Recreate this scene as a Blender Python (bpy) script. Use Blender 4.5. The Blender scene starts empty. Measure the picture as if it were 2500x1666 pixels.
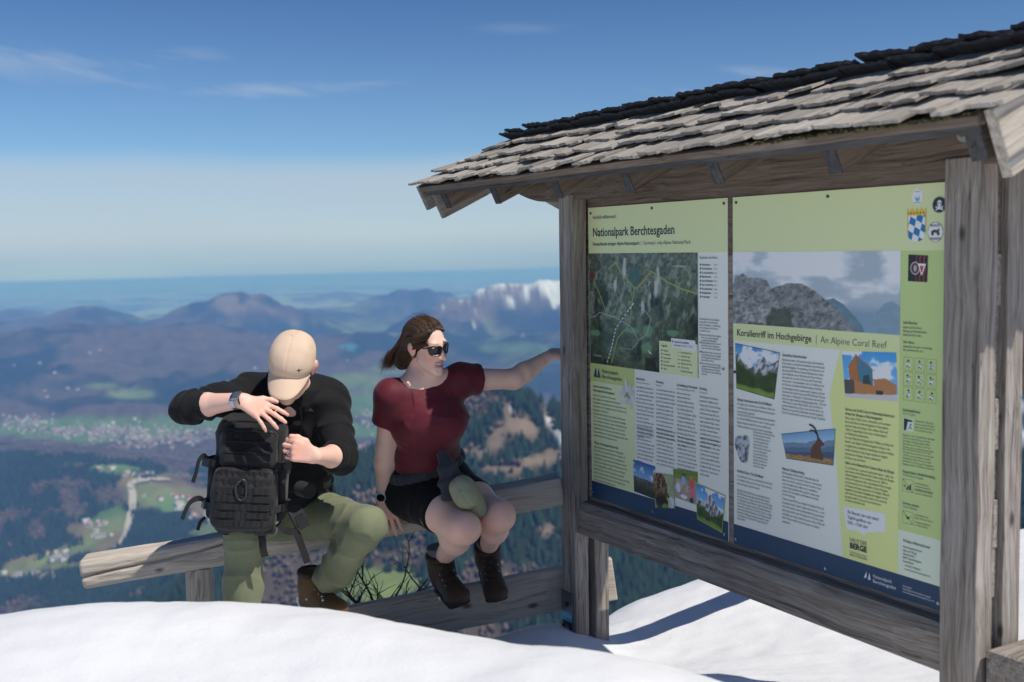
import bpy, bmesh, math, random
import numpy as np
from mathutils import Vector, Matrix

# ------------------------------------------------------------------ camera
SC = bpy.context.scene
COL = SC.collection
CAM_Z = 1.5
FPX = 2695.0                      # focal length in pixels of the 2500 px photograph
PITCH, ROLL = math.radians(4.866), math.radians(1.159)
_cp, _sp = math.cos(PITCH), math.sin(PITCH)
_F = np.array([0, _cp, -_sp]); _R0 = np.array([1.0, 0, 0]); _U0 = np.array([0, _sp, _cp])
_R = _R0*math.cos(ROLL) - _U0*math.sin(ROLL)
_U = _U0*math.cos(ROLL) + _R0*math.sin(ROLL)
CAMP = np.array([0, 0, CAM_Z])
cam = bpy.data.cameras.new('camera')
cam.sensor_width = 36.0
cam.lens = FPX*36.0/2500.0
cam.clip_start = 0.05; cam.clip_end = 300000.0
cam.dof.use_dof = True
cam.dof.focus_distance = 4.15
cam.dof.aperture_fstop = 2.8
cam_o = bpy.data.objects.new('camera', cam); COL.objects.link(cam_o)
cam_o.matrix_world = Matrix(((_R[0], _U[0], -_F[0], 0), (_R[1], _U[1], -_F[1], 0), (_R[2], _U[2], -_F[2], CAM_Z), (0, 0, 0, 1)))
SC.camera = cam_o

# ------------------------------------------------------------------ sun and sky
SUN_DIR = Vector((0.535, -0.385, 1.0)).normalized()      # towards the sun
sun = bpy.data.lights.new('sun', 'SUN'); sun.energy = 3.1; sun.angle = math.radians(0.53); sun.color = (1.0, 0.945, 0.865)
sun_o = bpy.data.objects.new('sun', sun); COL.objects.link(sun_o)
sun_o.rotation_euler = SUN_DIR.to_track_quat('Z', 'Y').to_euler(); sun_o.location = (20, -12, 40)

world = bpy.data.worlds.new('World'); SC.world = world; world.use_nodes = True
_wt = world.node_tree; _wt.nodes.clear()
def wn(t, **kw):
    n = _wt.nodes.new(t)
    for k, v in kw.items(): setattr(n, k, v)
    return n
def wl(a, b): _wt.links.new(a, b)
sky = wn('ShaderNodeTexSky', sky_type='NISHITA'); sky.sun_disc = False
sky.sun_elevation = math.asin(SUN_DIR.z); sky.sun_rotation = math.atan2(SUN_DIR.x, SUN_DIR.y)
sky.altitude = 1800; sky.air_density = 1.0; sky.dust_density = 0.25; sky.ozone_density = 3.5
tc = wn('ShaderNodeTexCoord'); sep = wn('ShaderNodeSeparateXYZ'); wl(tc.outputs['Generated'], sep.inputs[0])
def wmath(op, a, b=None, c=None):
    n = wn('ShaderNodeMath', operation=op)
    for i, v in enumerate((a, b, c)):
        if v is None: continue
        if isinstance(v, (int, float)): n.inputs[i].default_value = v
        else: wl(v, n.inputs[i])
    return n.outputs[0]
def wnoise(scale, det, vec, rough=0.55, dist=0.0):
    n = wn('ShaderNodeTexNoise'); n.inputs['Scale'].default_value = scale; n.inputs['Detail'].default_value = det
    n.inputs['Roughness'].default_value = rough; n.inputs['Distortion'].default_value = dist
    wl(vec, n.inputs['Vector']); return n.outputs['Fac']
def wmaprange(v, a, b, c=0.0, d=1.0):
    n = wn('ShaderNodeMapRange', interpolation_type='SMOOTHSTEP')
    wl(v, n.inputs['Value'])
    for k, x in zip(('From Min', 'From Max', 'To Min', 'To Max'), (a, b, c, d)): n.inputs[k].default_value = x
    return n.outputs['Result']
_cz = wn('ShaderNodeCombineXYZ'); wl(sep.outputs['X'], _cz.inputs[0]); wl(sep.outputs['Y'], _cz.inputs[1]); wl(wmath('MAXIMUM', sep.outputs['Z'], 0.012), _cz.inputs[2])
wl(_cz.outputs[0], sky.inputs['Vector'])
def wcomb(x, y, z=0.0):
    n = wn('ShaderNodeCombineXYZ')
    for i, v in enumerate((x, y, z)):
        if isinstance(v, (int, float)): n.inputs[i].default_value = v
        else: wl(v, n.inputs[i])
    return n.outputs[0]
# thin wisps: each a soft streak at its place in the sky, combed by stretched noise
ysafe = wmath('MAXIMUM', sep.outputs['Y'], 0.05); su = wmath('DIVIDE', sep.outputs['X'], ysafe); sv = wmath('DIVIDE', sep.outputs['Z'], ysafe)
comb = wnoise(5.0, 7, wcomb(wmath('MULTIPLY', su, 2.2), wmath('ADD', wmath('MULTIPLY', sv, 13.0), wmath('MULTIPLY', su, 3.0)), 0.7), 0.62, 0.6)
front = wmaprange(sep.outputs['Y'], 0.05, 0.3)
cirrus = None
for (wx, wy, ha, hb, sl, wt) in ((95, 150, 0.105, 0.016, -0.16, 0.95), (245, 180, 0.060, 0.008, -0.17, 0.9), (400, 143, 0.045, 0.011, 0.06, 0.8), (610, 208, 0.085, 0.0075, 0.0, 0.85), (840, 193, 0.06, 0.004, 0.03, 0.5), (1760, 168, 0.055, 0.006, -0.08, 0.7), (1560, 215, 0.06, 0.006, -0.10, 0.6), (1200, 66, 0.05, 0.006, 0.0, 0.35)):
    d_ = _F + _R*(wx*2500/2353-1250)/FPX - _U*(wy*2500/2353-833)/FPX; cu_, cv_ = d_[0]/d_[1], d_[2]/d_[1]
    du = wmath('SUBTRACT', su, float(cu_)); dv = wmath('SUBTRACT', wmath('SUBTRACT', sv, float(cv_)), wmath('MULTIPLY', du, sl))
    a_ = wmath('DIVIDE', du, ha); b_ = wmath('DIVIDE', dv, hb)
    g_ = wmath('MULTIPLY', wmath('EXPONENT', wmath('MULTIPLY', wmath('ADD', wmath('MULTIPLY', a_, a_), wmath('MULTIPLY', b_, b_)), -1.0)), wt)
    cirrus = g_ if cirrus is None else wmath('MAXIMUM', cirrus, g_)
cirrus = wmath('MULTIPLY', wmath('MULTIPLY', cirrus, front), wmaprange(comb, 0.30, 0.66, 0.12, 1.0))
# high veil low over the horizon with a soft wavy top edge
wv = wnoise(2.6, 4, wcomb(sep.outputs['X'], wmath('MULTIPLY', sep.outputs['Y'], 0.6), 1.3), 0.5)
topz = wmath('ADD', sep.outputs['Z'], wmath('MULTIPLY', wmath('SUBTRACT', wv, 0.5), 0.035))
veil = wmaprange(topz, 0.098, 0.062)
low = wmaprange(sep.outputs['Z'], -0.02, 0.03, 1.0, 1.0)
veil2 = wmaprange(sep.outputs['Z'], 0.26, 0.07, 0.0, 0.12)
patch = wmaprange(wnoise(3.0, 5, wcomb(sep.outputs['X'], sep.outputs['Y'], wmath('MULTIPLY', sep.outputs['Z'], 9.0)), 0.5), 0.25, 0.75, 0.66, 0.86)
veil = wmath('MAXIMUM', wmath('MULTIPLY', wmath('MULTIPLY', veil, patch), low), veil2)
cover = wmath('MAXIMUM', veil, wmath('MULTIPLY', cirrus, 0.50))
mixc = wn('ShaderNodeMix', data_type='RGBA'); wl(cover, mixc.inputs['Factor'])
_m1 = wn('ShaderNodeVectorMath', operation='MULTIPLY'); wl(sky.outputs[0], _m1.inputs[0]); _m1.inputs[1].default_value = (0.105, 0.105, 0.105)
_gm = wn('ShaderNodeGamma'); _gm.inputs['Gamma'].default_value = 1.35; wl(_m1.outputs[0], _gm.inputs['Color'])
_m2 = wn('ShaderNodeVectorMath', operation='MULTIPLY'); wl(_gm.outputs[0], _m2.inputs[0]); _m2.inputs[1].default_value = (5.45, 6.6, 7.15)
wl(_m2.outputs[0], mixc.inputs['A']); 
_cl = wn('ShaderNodeMix', data_type='RGBA'); wl(wmaprange(sep.outputs['Z'], -0.022, 0.022), _cl.inputs['Factor'])
_cl.inputs['A'].default_value = (1.75, 2.65, 3.9, 1.0); _cl.inputs['B'].default_value = (3.3, 3.9, 4.6, 1.0); wl(_cl.outputs['Result'], mixc.inputs['B'])
bg = wn('ShaderNodeBackground'); bg.inputs['Strength'].default_value = 0.105
wl(mixc.outputs['Result'], bg.inputs['Color'])
wo = wn('ShaderNodeOutputWorld'); wl(bg.outputs[0], wo.inputs['Surface'])

SC.view_settings.view_transform = 'Standard'; SC.view_settings.look = 'None'
SC.view_settings.exposure = 0.45; SC.view_settings.gamma = 1.0; SC.view_settings.use_curve_mapping = False
SC.render.engine = 'CYCLES'
SC.cycles.use_denoising = True
SC.cycles.max_bounces = 8; SC.cycles.diffuse_bounces = 4; SC.cycles.glossy_bounces = 3; SC.cycles.transmission_bounces = 4
SC.cycles.volume_bounces = 2; SC.cycles.transparent_max_bounces = 6
SC.cycles.caustics_reflective = False; SC.cycles.caustics_refractive = False

# ------------------------------------------------------------------ photo pixel -> direction (pixels of the 2353 px wide view)
KPX = 2500.0/2353.0
def ray(x, y): return _F + _R*(x*KPX - 1250)/FPX - _U*(y*KPX - 833)/FPX
def at_depth(x, y, Y): r = ray(x, y); return Vector(CAMP + r*(Y/r[1]))
def at_height(x, y, z): r = ray(x, y); return Vector(CAMP + r*((z - CAM_Z)/r[2]))
def pix_arr(P):
    P = np.asarray(P, float) - CAMP; z = P@_F
    z = np.where(np.abs(z) < 1e-6, 1e-6, z)
    return (1250 + FPX*(P@_R)/z)/KPX, (833 - FPX*(P@_U)/z)/KPX

# ------------------------------------------------------------------ noise in numpy
def _hash(ix, iy, iz=0, seed=0):
    n = (ix.astype(np.int64)*374761393 + iy.astype(np.int64)*668265263 + np.int64(seed)*2147483647 + (iz.astype(np.int64) if hasattr(iz, 'astype') else np.int64(iz))*1274126177)
    n = (n ^ (n >> 13))*1274126177
    n = n ^ (n >> 16)
    return (n & 0xFFFFFF).astype(np.float64)/float(0xFFFFFF)
def vnoise2(x, y, seed=0):
    ix = np.floor(x); iy = np.floor(y); fx = x-ix; fy = y-iy
    fx = fx*fx*fx*(fx*(fx*6-15)+10); fy = fy*fy*fy*(fy*(fy*6-15)+10)
    a = _hash(ix, iy, 0, seed); b = _hash(ix+1, iy, 0, seed); c = _hash(ix, iy+1, 0, seed); d = _hash(ix+1, iy+1, 0, seed)
    return a+(b-a)*fx+(c-a)*fy+(a-b-c+d)*fx*fy
def fbm2(x, y, octv=5, seed=0, gain=0.5):
    x = np.asarray(x, float); y = np.asarray(y, float)
    s = 0; amp = 1.0; t = 0
    for i in range(octv):
        s = s+amp*vnoise2(x*2**i+17.3*i, y*2**i-9.1*i, seed+i*31); t += amp; amp *= gain
    return s/t
def vnoise3(x, y, z, seed=0):
    ix = np.floor(x); iy = np.floor(y); iz = np.floor(z); fx = x-ix; fy = y-iy; fz = z-iz
    fx = fx*fx*(3-2*fx); fy = fy*fy*(3-2*fy); fz = fz*fz*(3-2*fz)
    def L(k):
        a = _hash(ix, iy, iz+k, seed); b = _hash(ix+1, iy, iz+k, seed); c = _hash(ix, iy+1, iz+k, seed); d = _hash(ix+1, iy+1, iz+k, seed)
        return a+(b-a)*fx+(c-a)*fy+(a-b-c+d)*fx*fy
    a = L(0); b = L(1)
    return a+(b-a)*fz
def sstep(a, b, x):
    t = np.clip((x-a)/(b-a), 0, 1); return t*t*(3-2*t)

# ------------------------------------------------------------------ object helpers
WORLD = {}                               # world matrices of what we placed (parents need them)
def _mat(o): return WORLD.get(o.name, Matrix.Identity(4))
def link(name, data, mw=None, parent=None, mat=None, smooth=None):
    o = bpy.data.objects.new(name, data); COL.objects.link(o)
    mw = mw if mw is not None else Matrix.Identity(4)
    WORLD[o.name] = mw.copy()
    if parent is not None:
        o.parent = parent; o.matrix_local = _mat(parent).inverted() @ mw
    else:
        o.matrix_local = mw
    if mat is not None:
        if isinstance(mat, (list, tuple)):
            for m in mat: data.materials.append(m)
        elif len(data.materials) == 0: data.materials.append(mat)
    if smooth and data is not None: data.polygons.foreach_set('use_smooth', [True]*len(data.polygons))
    return o
def empty(name, loc, parent=None):
    o = link(name, None, Matrix.Translation(Vector(loc)), parent); o.empty_display_size = 0.1; return o
def tag(o, label, cat=None, group=None, kind=None):
    if label: o['label'] = label
    if cat: o['category'] = cat
    if group: o['group'] = group
    if kind: o['kind'] = kind
    return o
def mesh_np(name, V, F):
    """V (n,3) array, F list of faces or (m,k) array"""
    me = bpy.data.meshes.new(name)
    V = np.asarray(V, np.float32)
    if isinstance(F, np.ndarray):
        m, k = F.shape
        me.vertices.add(len(V)); me.vertices.foreach_set('co', V.ravel())
        me.loops.add(m*k); me.loops.foreach_set('vertex_index', F.astype(np.int32).ravel())
        me.polygons.add(m); me.polygons.foreach_set('loop_start', np.arange(0, m*k, k, dtype=np.int32))
        me.polygons.foreach_set('loop_total', np.full(m, k, np.int32))
        me.update(calc_edges=True)
    else:
        me.from_pydata([tuple(v) for v in V], [], F); me.update()
    return me
def set_col(me, C, name='Col'):
    a = me.color_attributes.new(name, 'FLOAT_COLOR', 'POINT')
    C = np.asarray(C, np.float32)
    if C.shape[1] == 3: C = np.concatenate([C, np.ones((len(C), 1), np.float32)], 1)
    a.data.foreach_set('color', C.ravel())
def smooth_me(me):
    me.polygons.foreach_set('use_smooth', np.ones(len(me.polygons), bool)); return me
def grid_faces(nu, nv, wrap_u=False):
    """vertex index = i*nv + j"""
    iu = np.arange(nu if wrap_u else nu-1); jv = np.arange(nv-1)
    I, J = np.meshgrid(iu, jv, indexing='ij'); I2 = (I+1) % nu
    return np.stack([I*nv+J, I2*nv+J, I2*nv+J+1, I*nv+J+1], -1).reshape(-1, 4)
def frame_mat(p0, xdir, up):
    x = Vector(xdir).normalized(); z = Vector(up); z = (z - x*z.dot(x)).normalized(); y = z.cross(x)
    return Matrix(((x.x, y.x, z.x, p0[0]), (x.y, y.y, z.y, p0[1]), (x.z, y.z, z.z, p0[2]), (0, 0, 0, 1)))
RNG = random.Random(7)
def bm_to_me(bm, name):
    me = bpy.data.meshes.new(name); bm.normal_update(); bm.to_mesh(me); bm.free(); return me
def box_me(name, lx, ly, lz, bevel=0.004, segs=2, x0=0.0, jitter=0.0, cuts=0):
    """box from x0 to x0+lx, centred in y and z"""
    bm = bmesh.new()
    bmesh.ops.create_cube(bm, size=1.0)
    for v in bm.verts: v.co = Vector((x0+(v.co.x+0.5)*lx, v.co.y*ly, v.co.z*lz))
    if cuts:
        ed = [e for e in bm.edges if abs((e.verts[0].co-e.verts[1].co).normalized().x) > 0.9]
        bmesh.ops.subdivide_edges(bm, edges=ed, cuts=cuts, use_grid_fill=True)
    if bevel > 0:
        sharp = [e for e in bm.edges if len(e.link_faces) == 2 and e.calc_face_angle(0) > 0.6]
        bmesh.ops.bevel(bm, geom=sharp, offset=bevel, segments=segs, affect='EDGES', profile=0.6)
    if jitter:
        for v in bm.verts:
            p = v.co*6.1
            v.co += Vector((math.sin(p.x*1.3+p.y*9), math.sin(p.x*2.1+1.7+p.z*7), math.cos(p.x*1.7+p.y*8)))*jitter
    return bm_to_me(bm, name)
def timber(name, p0, p1, w, h, up, parent, mat, bevel=0.004, jitter=0.0012, cuts=6):
    """squared timber from p0 to p1 (centre line); w across, h along 'up'"""
    p0 = Vector(p0); p1 = Vector(p1); L = (p1-p0).length
    me = box_me(name, L, w, h, bevel, 2, 0.0, jitter, cuts)
    return link(name, me, frame_mat(p0, p1-p0, up), parent, mat)
def tube_np(path, radii, nseg=10, cap=True):
    """swept tube, returns V, faces"""
    P = [Vector(p) for p in path]; n = len(P)
    if not hasattr(radii, '__len__'): radii = [radii]*n
    V = []; F = []
    ref = Vector((0, 0, 1))
    t0 = (P[1]-P[0]).normalized()
    if abs(t0.dot(ref)) > 0.9: ref = Vector((1, 0, 0))
    u = (ref - t0*ref.dot(t0)).normalized()
    for i in range(n):
        t = (P[min(i+1, n-1)]-P[max(i-1, 0)]).normalized()
        u = (u - t*u.dot(t)).normalized(); w = t.cross(u)
        for k in range(nseg):
            a = 2*math.pi*k/nseg
            V.append(P[i]+(u*math.cos(a)+w*math.sin(a))*radii[i])
    for i in range(n-1):
        for k in range(nseg):
            k2 = (k+1) % nseg
            F.append((i*nseg+k, i*nseg+k2, (i+1)*nseg+k2, (i+1)*nseg+k))
    if cap:
        F.append(tuple(range(nseg-1, -1, -1))); F.append(tuple((n-1)*nseg+k for k in range(nseg)))
    return V, F
def tube(name, path, radii, parent, mat, nseg=10):
    V, F = tube_np(path, radii, nseg)
    me = bpy.data.meshes.new(name); me.from_pydata([tuple(v) for v in V], [], F); me.update()
    return link(name, smooth_me(me), None, parent, mat)
def catmull(pts, n=8):
    P = [np.array(p, float) for p in pts]; P = [2*P[0]-P[1]]+P+[2*P[-1]-P[-2]]
    out = []
    for i in range(1, len(P)-2):
        for k in range(n):
            t = k/n
            out.append(0.5*((2*P[i])+(-P[i-1]+P[i+1])*t+(2*P[i-1]-5*P[i]+4*P[i+1]-P[i+2])*t*t+(-P[i-1]+3*P[i]-3*P[i+1]+P[i+2])*t**3))
    out.append(P[-2]); return out
def ribbon(name, pts, width, thick, normal, parent, mat, n=6):
    """flat strap along pts; 'normal' is the direction its broad face looks to (one vector or one per point)"""
    C = [Vector(p) for p in catmull(pts, n)]
    V = []; F = []
    m = len(C)
    for i, c in enumerate(C):
        t = (C[min(i+1, m-1)]-C[max(i-1, 0)]).normalized()
        nn = Vector(normal) if not callable(normal) else Vector(normal(i/(m-1)))
        nn = (nn - t*nn.dot(t)).normalized(); s = t.cross(nn)
        for a, b in ((-1, -1), (1, -1), (1, 1), (-1, 1)): V.append(c+s*(a*width/2)+nn*(b*thick/2))
    for i in range(m-1):
        for k in range(4): F.append((i*4+k, i*4+(k+1) % 4, (i+1)*4+(k+1) % 4, (i+1)*4+k))
    F.append((3, 2, 1, 0)); F.append(tuple((m-1)*4+k for k in range(4)))
    me = bpy.data.meshes.new(name); me.from_pydata([tuple(v) for v in V], [], F); me.update()
    return link(name, me, None, parent, mat)

# ------------------------------------------------------------------ material helpers
class NT:
    def __init__(s, name):
        s.m = bpy.data.materials.new(name); s.m.use_nodes = True; s.t = s.m.node_tree
        s.b = next(n for n in s.t.nodes if n.type == 'BSDF_PRINCIPLED')
    def n(s, t, **kw):
        x = s.t.nodes.new(t)
        for k, v in kw.items(): setattr(x, k, v)
        return x
    def l(s, a, b): s.t.links.new(a, b)
    def put(s, sock, v):
        if hasattr(v, 'is_output') or hasattr(v, 'links'): s.l(v, sock)
        else: sock.default_value = v
    def coord(s, kind='Object', scale=(1, 1, 1), rnd=True):
        t = s.n('ShaderNodeTexCoord'); mp = s.n('ShaderNodeMapping'); mp.inputs['Scale'].default_value = scale
        s.l(t.outputs[kind], mp.inputs['Vector'])
        if rnd:
            oi = s.n('ShaderNodeObjectInfo'); vm = s.n('ShaderNodeVectorMath', operation='SCALE'); vm.inputs[0].default_value = (13.7, 7.3, 29.1)
            s.l(oi.outputs['Random'], vm.inputs['Scale']); s.l(vm.outputs[0], mp.inputs['Location'])
        return mp.outputs[0]
    def noise(s, vec, scale, det=4, rough=0.55, dist=0.0):
        x = s.n('ShaderNodeTexNoise'); s.l(vec, x.inputs['Vector']) if vec is not None else None
        x.inputs['Scale'].default_value = scale; x.inputs['Detail'].default_value = det; x.inputs['Roughness'].default_value = rough; x.inputs['Distortion'].default_value = dist
        return x.outputs['Fac']
    def ramp(s, fac, stops, interp='LINEAR'):
        x = s.n('ShaderNodeValToRGB'); x.color_ramp.interpolation = interp
        e = x.color_ramp.elements
        while len(e) > 1: e.remove(e[-1])
        e[0].position = stops[0][0]; e[0].color = (*stops[0][1], 1)
        for p, c in stops[1:]:
            k = e.new(p); k.color = (*c, 1)
        s.l(fac, x.inputs[0]); return x.outputs['Color']
    def mix(s, fac, a, b, mode='MIX'):
        x = s.n('ShaderNodeMix', data_type='RGBA', blend_type=mode)
        s.put(x.inputs['Factor'], fac)
        for sock, v in ((x.inputs['A'], a), (x.inputs['B'], b)):
            if isinstance(v, (tuple, list)): sock.default_value = (*v[:3], 1)
            else: s.l(v, sock)
        return x.outputs['Result']
    def math(s, op, a, b=0.0, clamp=False):
        x = s.n('ShaderNodeMath', operation=op, use_clamp=clamp); s.put(x.inputs[0], a); s.put(x.inputs[1], b); return x.outputs[0]
    def mr(s, v, a, b, c=0.0, d=1.0):
        x = s.n('ShaderNodeMapRange'); s.l(v, x.inputs['Value'])
        for k, y in zip(('From Min', 'From Max', 'To Min', 'To Max'), (a, b, c, d)): x.inputs[k].default_value = y
        return x.outputs['Result']
    def bump(s, h, strength=0.3, dist=0.01):
        x = s.n('ShaderNodeBump'); x.inputs['Strength'].default_value = strength; x.inputs['Distance'].default_value = dist
        s.l(h, x.inputs['Height']); s.l(x.outputs['Normal'], s.b.inputs['Normal'])
    def set(s, **kw):
        names = {'color': 'Base Color', 'rough': 'Roughness', 'metal': 'Metallic', 'spec': 'Specular IOR Level', 'sheen': 'Sheen Weight', 'sss': 'Subsurface Weight', 'coat': 'Coat Weight'}
        for k, v in kw.items():
            sock = s.b.inputs[names[k]]
            if isinstance(v, (tuple, list)): sock.default_value = (*v[:3], 1)
            else: s.put(sock, v)
        return s
def plain(name, col, rough=0.7, metal=0.0, spec=0.5, bump=None, var=0.0, scale=40):
    t = NT(name); t.set(color=col, rough=rough, metal=metal, spec=spec)
    if var or bump:
        v = t.coord('Object', (1, 1, 1)); n = t.noise(v, scale, 4)
        if var: t.set(color=t.mix(n, tuple(c*(1-var) for c in col), tuple(min(1, c*(1+var)) for c in col)))
        if bump: t.bump(n, bump[0], bump[1])
    return t.m
def wood(name, cols, grain=(1.3, 58, 58), knots=True, rough=0.85, bumps=0.55, patch=None, crack=0.5, tint=0.12):
    """weathered timber; the grain runs along the object's own x axis"""
    t = NT(name)
    v = t.coord('Object', (1, 1, 1))
    mp = t.n('ShaderNodeMapping'); mp.inputs['Scale'].default_value = grain; t.l(v, mp.inputs['Vector'])
    warp = t.n('ShaderNodeTexNoise'); warp.inputs['Scale'].default_value = 2.2; warp.inputs['Detail'].default_value = 2; t.l(v, warp.inputs['Vector'])
    vm = t.n('ShaderNodeVectorMath', operation='MULTIPLY_ADD'); t.l(warp.outputs['Color'], vm.inputs[0]); vm.inputs[1].default_value = (0.0, 3.4, 3.4); t.l(mp.outputs[0], vm.inputs[2])
    gv = vm.outputs[0]
    g1 = t.noise(gv, 1.0, 6, 0.66); g2 = t.noise(gv, 3.7, 3, 0.6)
    g = t.math('ADD', t.math('MULTIPLY', g1, 0.65), t.math('MULTIPLY', g2, 0.35))
    c = t.ramp(g, [(0.34, cols[0]), (0.45, cols[1]), (0.55, cols[2]), (0.68, cols[3])])
    big = t.noise(v, 3.1, 3, 0.6)
    c = t.mix(t.mr(big, 0.35, 0.72, 0.0, 0.55), c, patch or cols[1])
    h = g
    if crack:
        cv = t.noise(gv, 0.9, 2, 0.4); line = t.math('ABSOLUTE', t.math('SUBTRACT', cv, 0.5))
        cm = t.math('MULTIPLY', t.mr(line, 0.0, 0.012, 1.0, 0.0), t.mr(t.noise(v, 1.7, 1), 0.5, 0.6, 0.0, 1.0))
        c = t.mix(t.math('MULTIPLY', cm, crack), c, tuple(x*0.22 for x in cols[0]))
        h = t.math('SUBTRACT', h, t.math('MULTIPLY', cm, 0.8))
    if knots:
        vo = t.n('ShaderNodeTexVoronoi'); vo.inputs['Scale'].default_value = 1.0
        m2 = t.n('ShaderNodeMapping'); m2.inputs['Scale'].default_value = (4.2, 8.5, 8.5); t.l(v, m2.inputs['Vector']); t.l(m2.outputs[0], vo.inputs['Vector'])
        k = t.mr(vo.outputs['Distance'], 0.06, 0.13, 1.0, 0.0)
        sel = t.n('ShaderNodeSeparateColor'); t.l(vo.outputs['Color'], sel.inputs[0])
        k = t.math('MULTIPLY', k, t.mr(sel.outputs[0], 0.62, 0.64, 0.0, 0.85))
        c = t.mix(k, c, tuple(x*0.38 for x in cols[0]))
    oi = t.n('ShaderNodeObjectInfo'); tv_ = t.mr(oi.outputs['Random'], 0, 1, 1-tint, 1.0)
    cc = t.n('ShaderNodeCombineColor'); [t.l(tv_, cc.inputs[q]) for q in range(3)]
    c = t.mix(1.0, c, cc.outputs[0], 'MULTIPLY')
    t.set(color=c, rough=rough, spec=0.25)
    t.bump(h, bumps, 0.006)
    return t.m
GREYWOOD = wood('weathered_grey_wood', [(0.085, 0.068, 0.055), (0.26, 0.225, 0.192), (0.40, 0.36, 0.318), (0.55, 0.515, 0.47)], patch=(0.21, 0.175, 0.145))
BROWNWOOD = wood('weathered_brown_wood', [(0.055, 0.037, 0.027), (0.150, 0.110, 0.082), (0.225, 0.172, 0.132), (0.32, 0.265, 0.22)], patch=(0.17, 0.135, 0.108))
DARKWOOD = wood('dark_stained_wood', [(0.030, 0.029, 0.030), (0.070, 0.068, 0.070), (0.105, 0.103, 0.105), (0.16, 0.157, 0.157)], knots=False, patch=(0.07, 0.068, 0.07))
PALEWOOD = wood('sun_bleached_wood', [(0.24, 0.19, 0.14), (0.47, 0.405, 0.33), (0.60, 0.535, 0.45), (0.70, 0.645, 0.565)], grain=(1.2, 46, 46), patch=(0.42, 0.375, 0.315), bumps=0.7)
SHINGLE = wood('split_shingle_wood', [(0.20, 0.172, 0.140), (0.42, 0.375, 0.322), (0.56, 0.51, 0.445), (0.70, 0.655, 0.59)], grain=(3.0, 70, 70), knots=False, patch=(0.38, 0.345, 0.30), bumps=1.0, crack=0.9, tint=0.35)
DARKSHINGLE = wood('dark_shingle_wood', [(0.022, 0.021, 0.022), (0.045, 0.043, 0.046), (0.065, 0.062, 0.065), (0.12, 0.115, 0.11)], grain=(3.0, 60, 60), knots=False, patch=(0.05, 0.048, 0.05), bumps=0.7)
STEEL = plain('galvanised_steel', (0.16, 0.18, 0.19), 0.5, 0.75, 0.5, bump=(0.1, 0.002), var=0.2)
SCREW = plain('screw_steel', (0.42, 0.44, 0.46), 0.35, 0.9)
# ------------------------------------------------------------------ far landscape
NAZ, NRAD = 640, 520
az = np.radians(np.linspace(-36, 36, NAZ))
rad = np.concatenate([np.geomspace(7.5, 1150, 40, endpoint=False), np.geomspace(1150, 9000, 300, endpoint=False), np.geomspace(9000, 95000, NRAD-340)])
AZ, RD = np.meshgrid(az, rad, indexing='ij')
TX = np.sin(AZ)*RD; TY = np.cos(AZ)*RD
def place(px, py, r):
    d = ray(px, py); h = math.hypot(d[0], d[1]); return CAMP + d*(r/h)
def ridge(pts, r, sf, sb, X, Y, width=0.0):
    """height field of one ridge: crest given by photo points at range r, falling with slope sf towards us and sb behind"""
    P = np.array([place(x, y, rr) for (x, y), rr in zip(pts, r if hasattr(r, '__len__') else [r]*len(pts))])
    best = np.full(X.shape, -1e9)
    for a, b in zip(P[:-1], P[1:]):
        ab = b[:2]-a[:2]; L2 = ab@ab
        t = np.clip(((X-a[0])*ab[0]+(Y-a[1])*ab[1])/L2, 0, 1)
        dx = X-(a[0]+ab[0]*t); dy = Y-(a[1]+ab[1]*t); dd = np.hypot(dx, dy)
        front = (np.hypot(X, Y) < np.hypot(a[0]+ab[0]*t, a[1]+ab[1]*t))
        sl = np.where(front, sf, sb)
        dd = np.sqrt(dd*dd+width*width)-width
        best = np.maximum(best, a[2]+(b[2]-a[2])*t-dd*sl)
    return best
def smax(a, b, k):
    h = np.clip(0.5+0.5*(a-b)/k, 0, 1); return b+(a-b)*h+k*h*(1-h)
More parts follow.
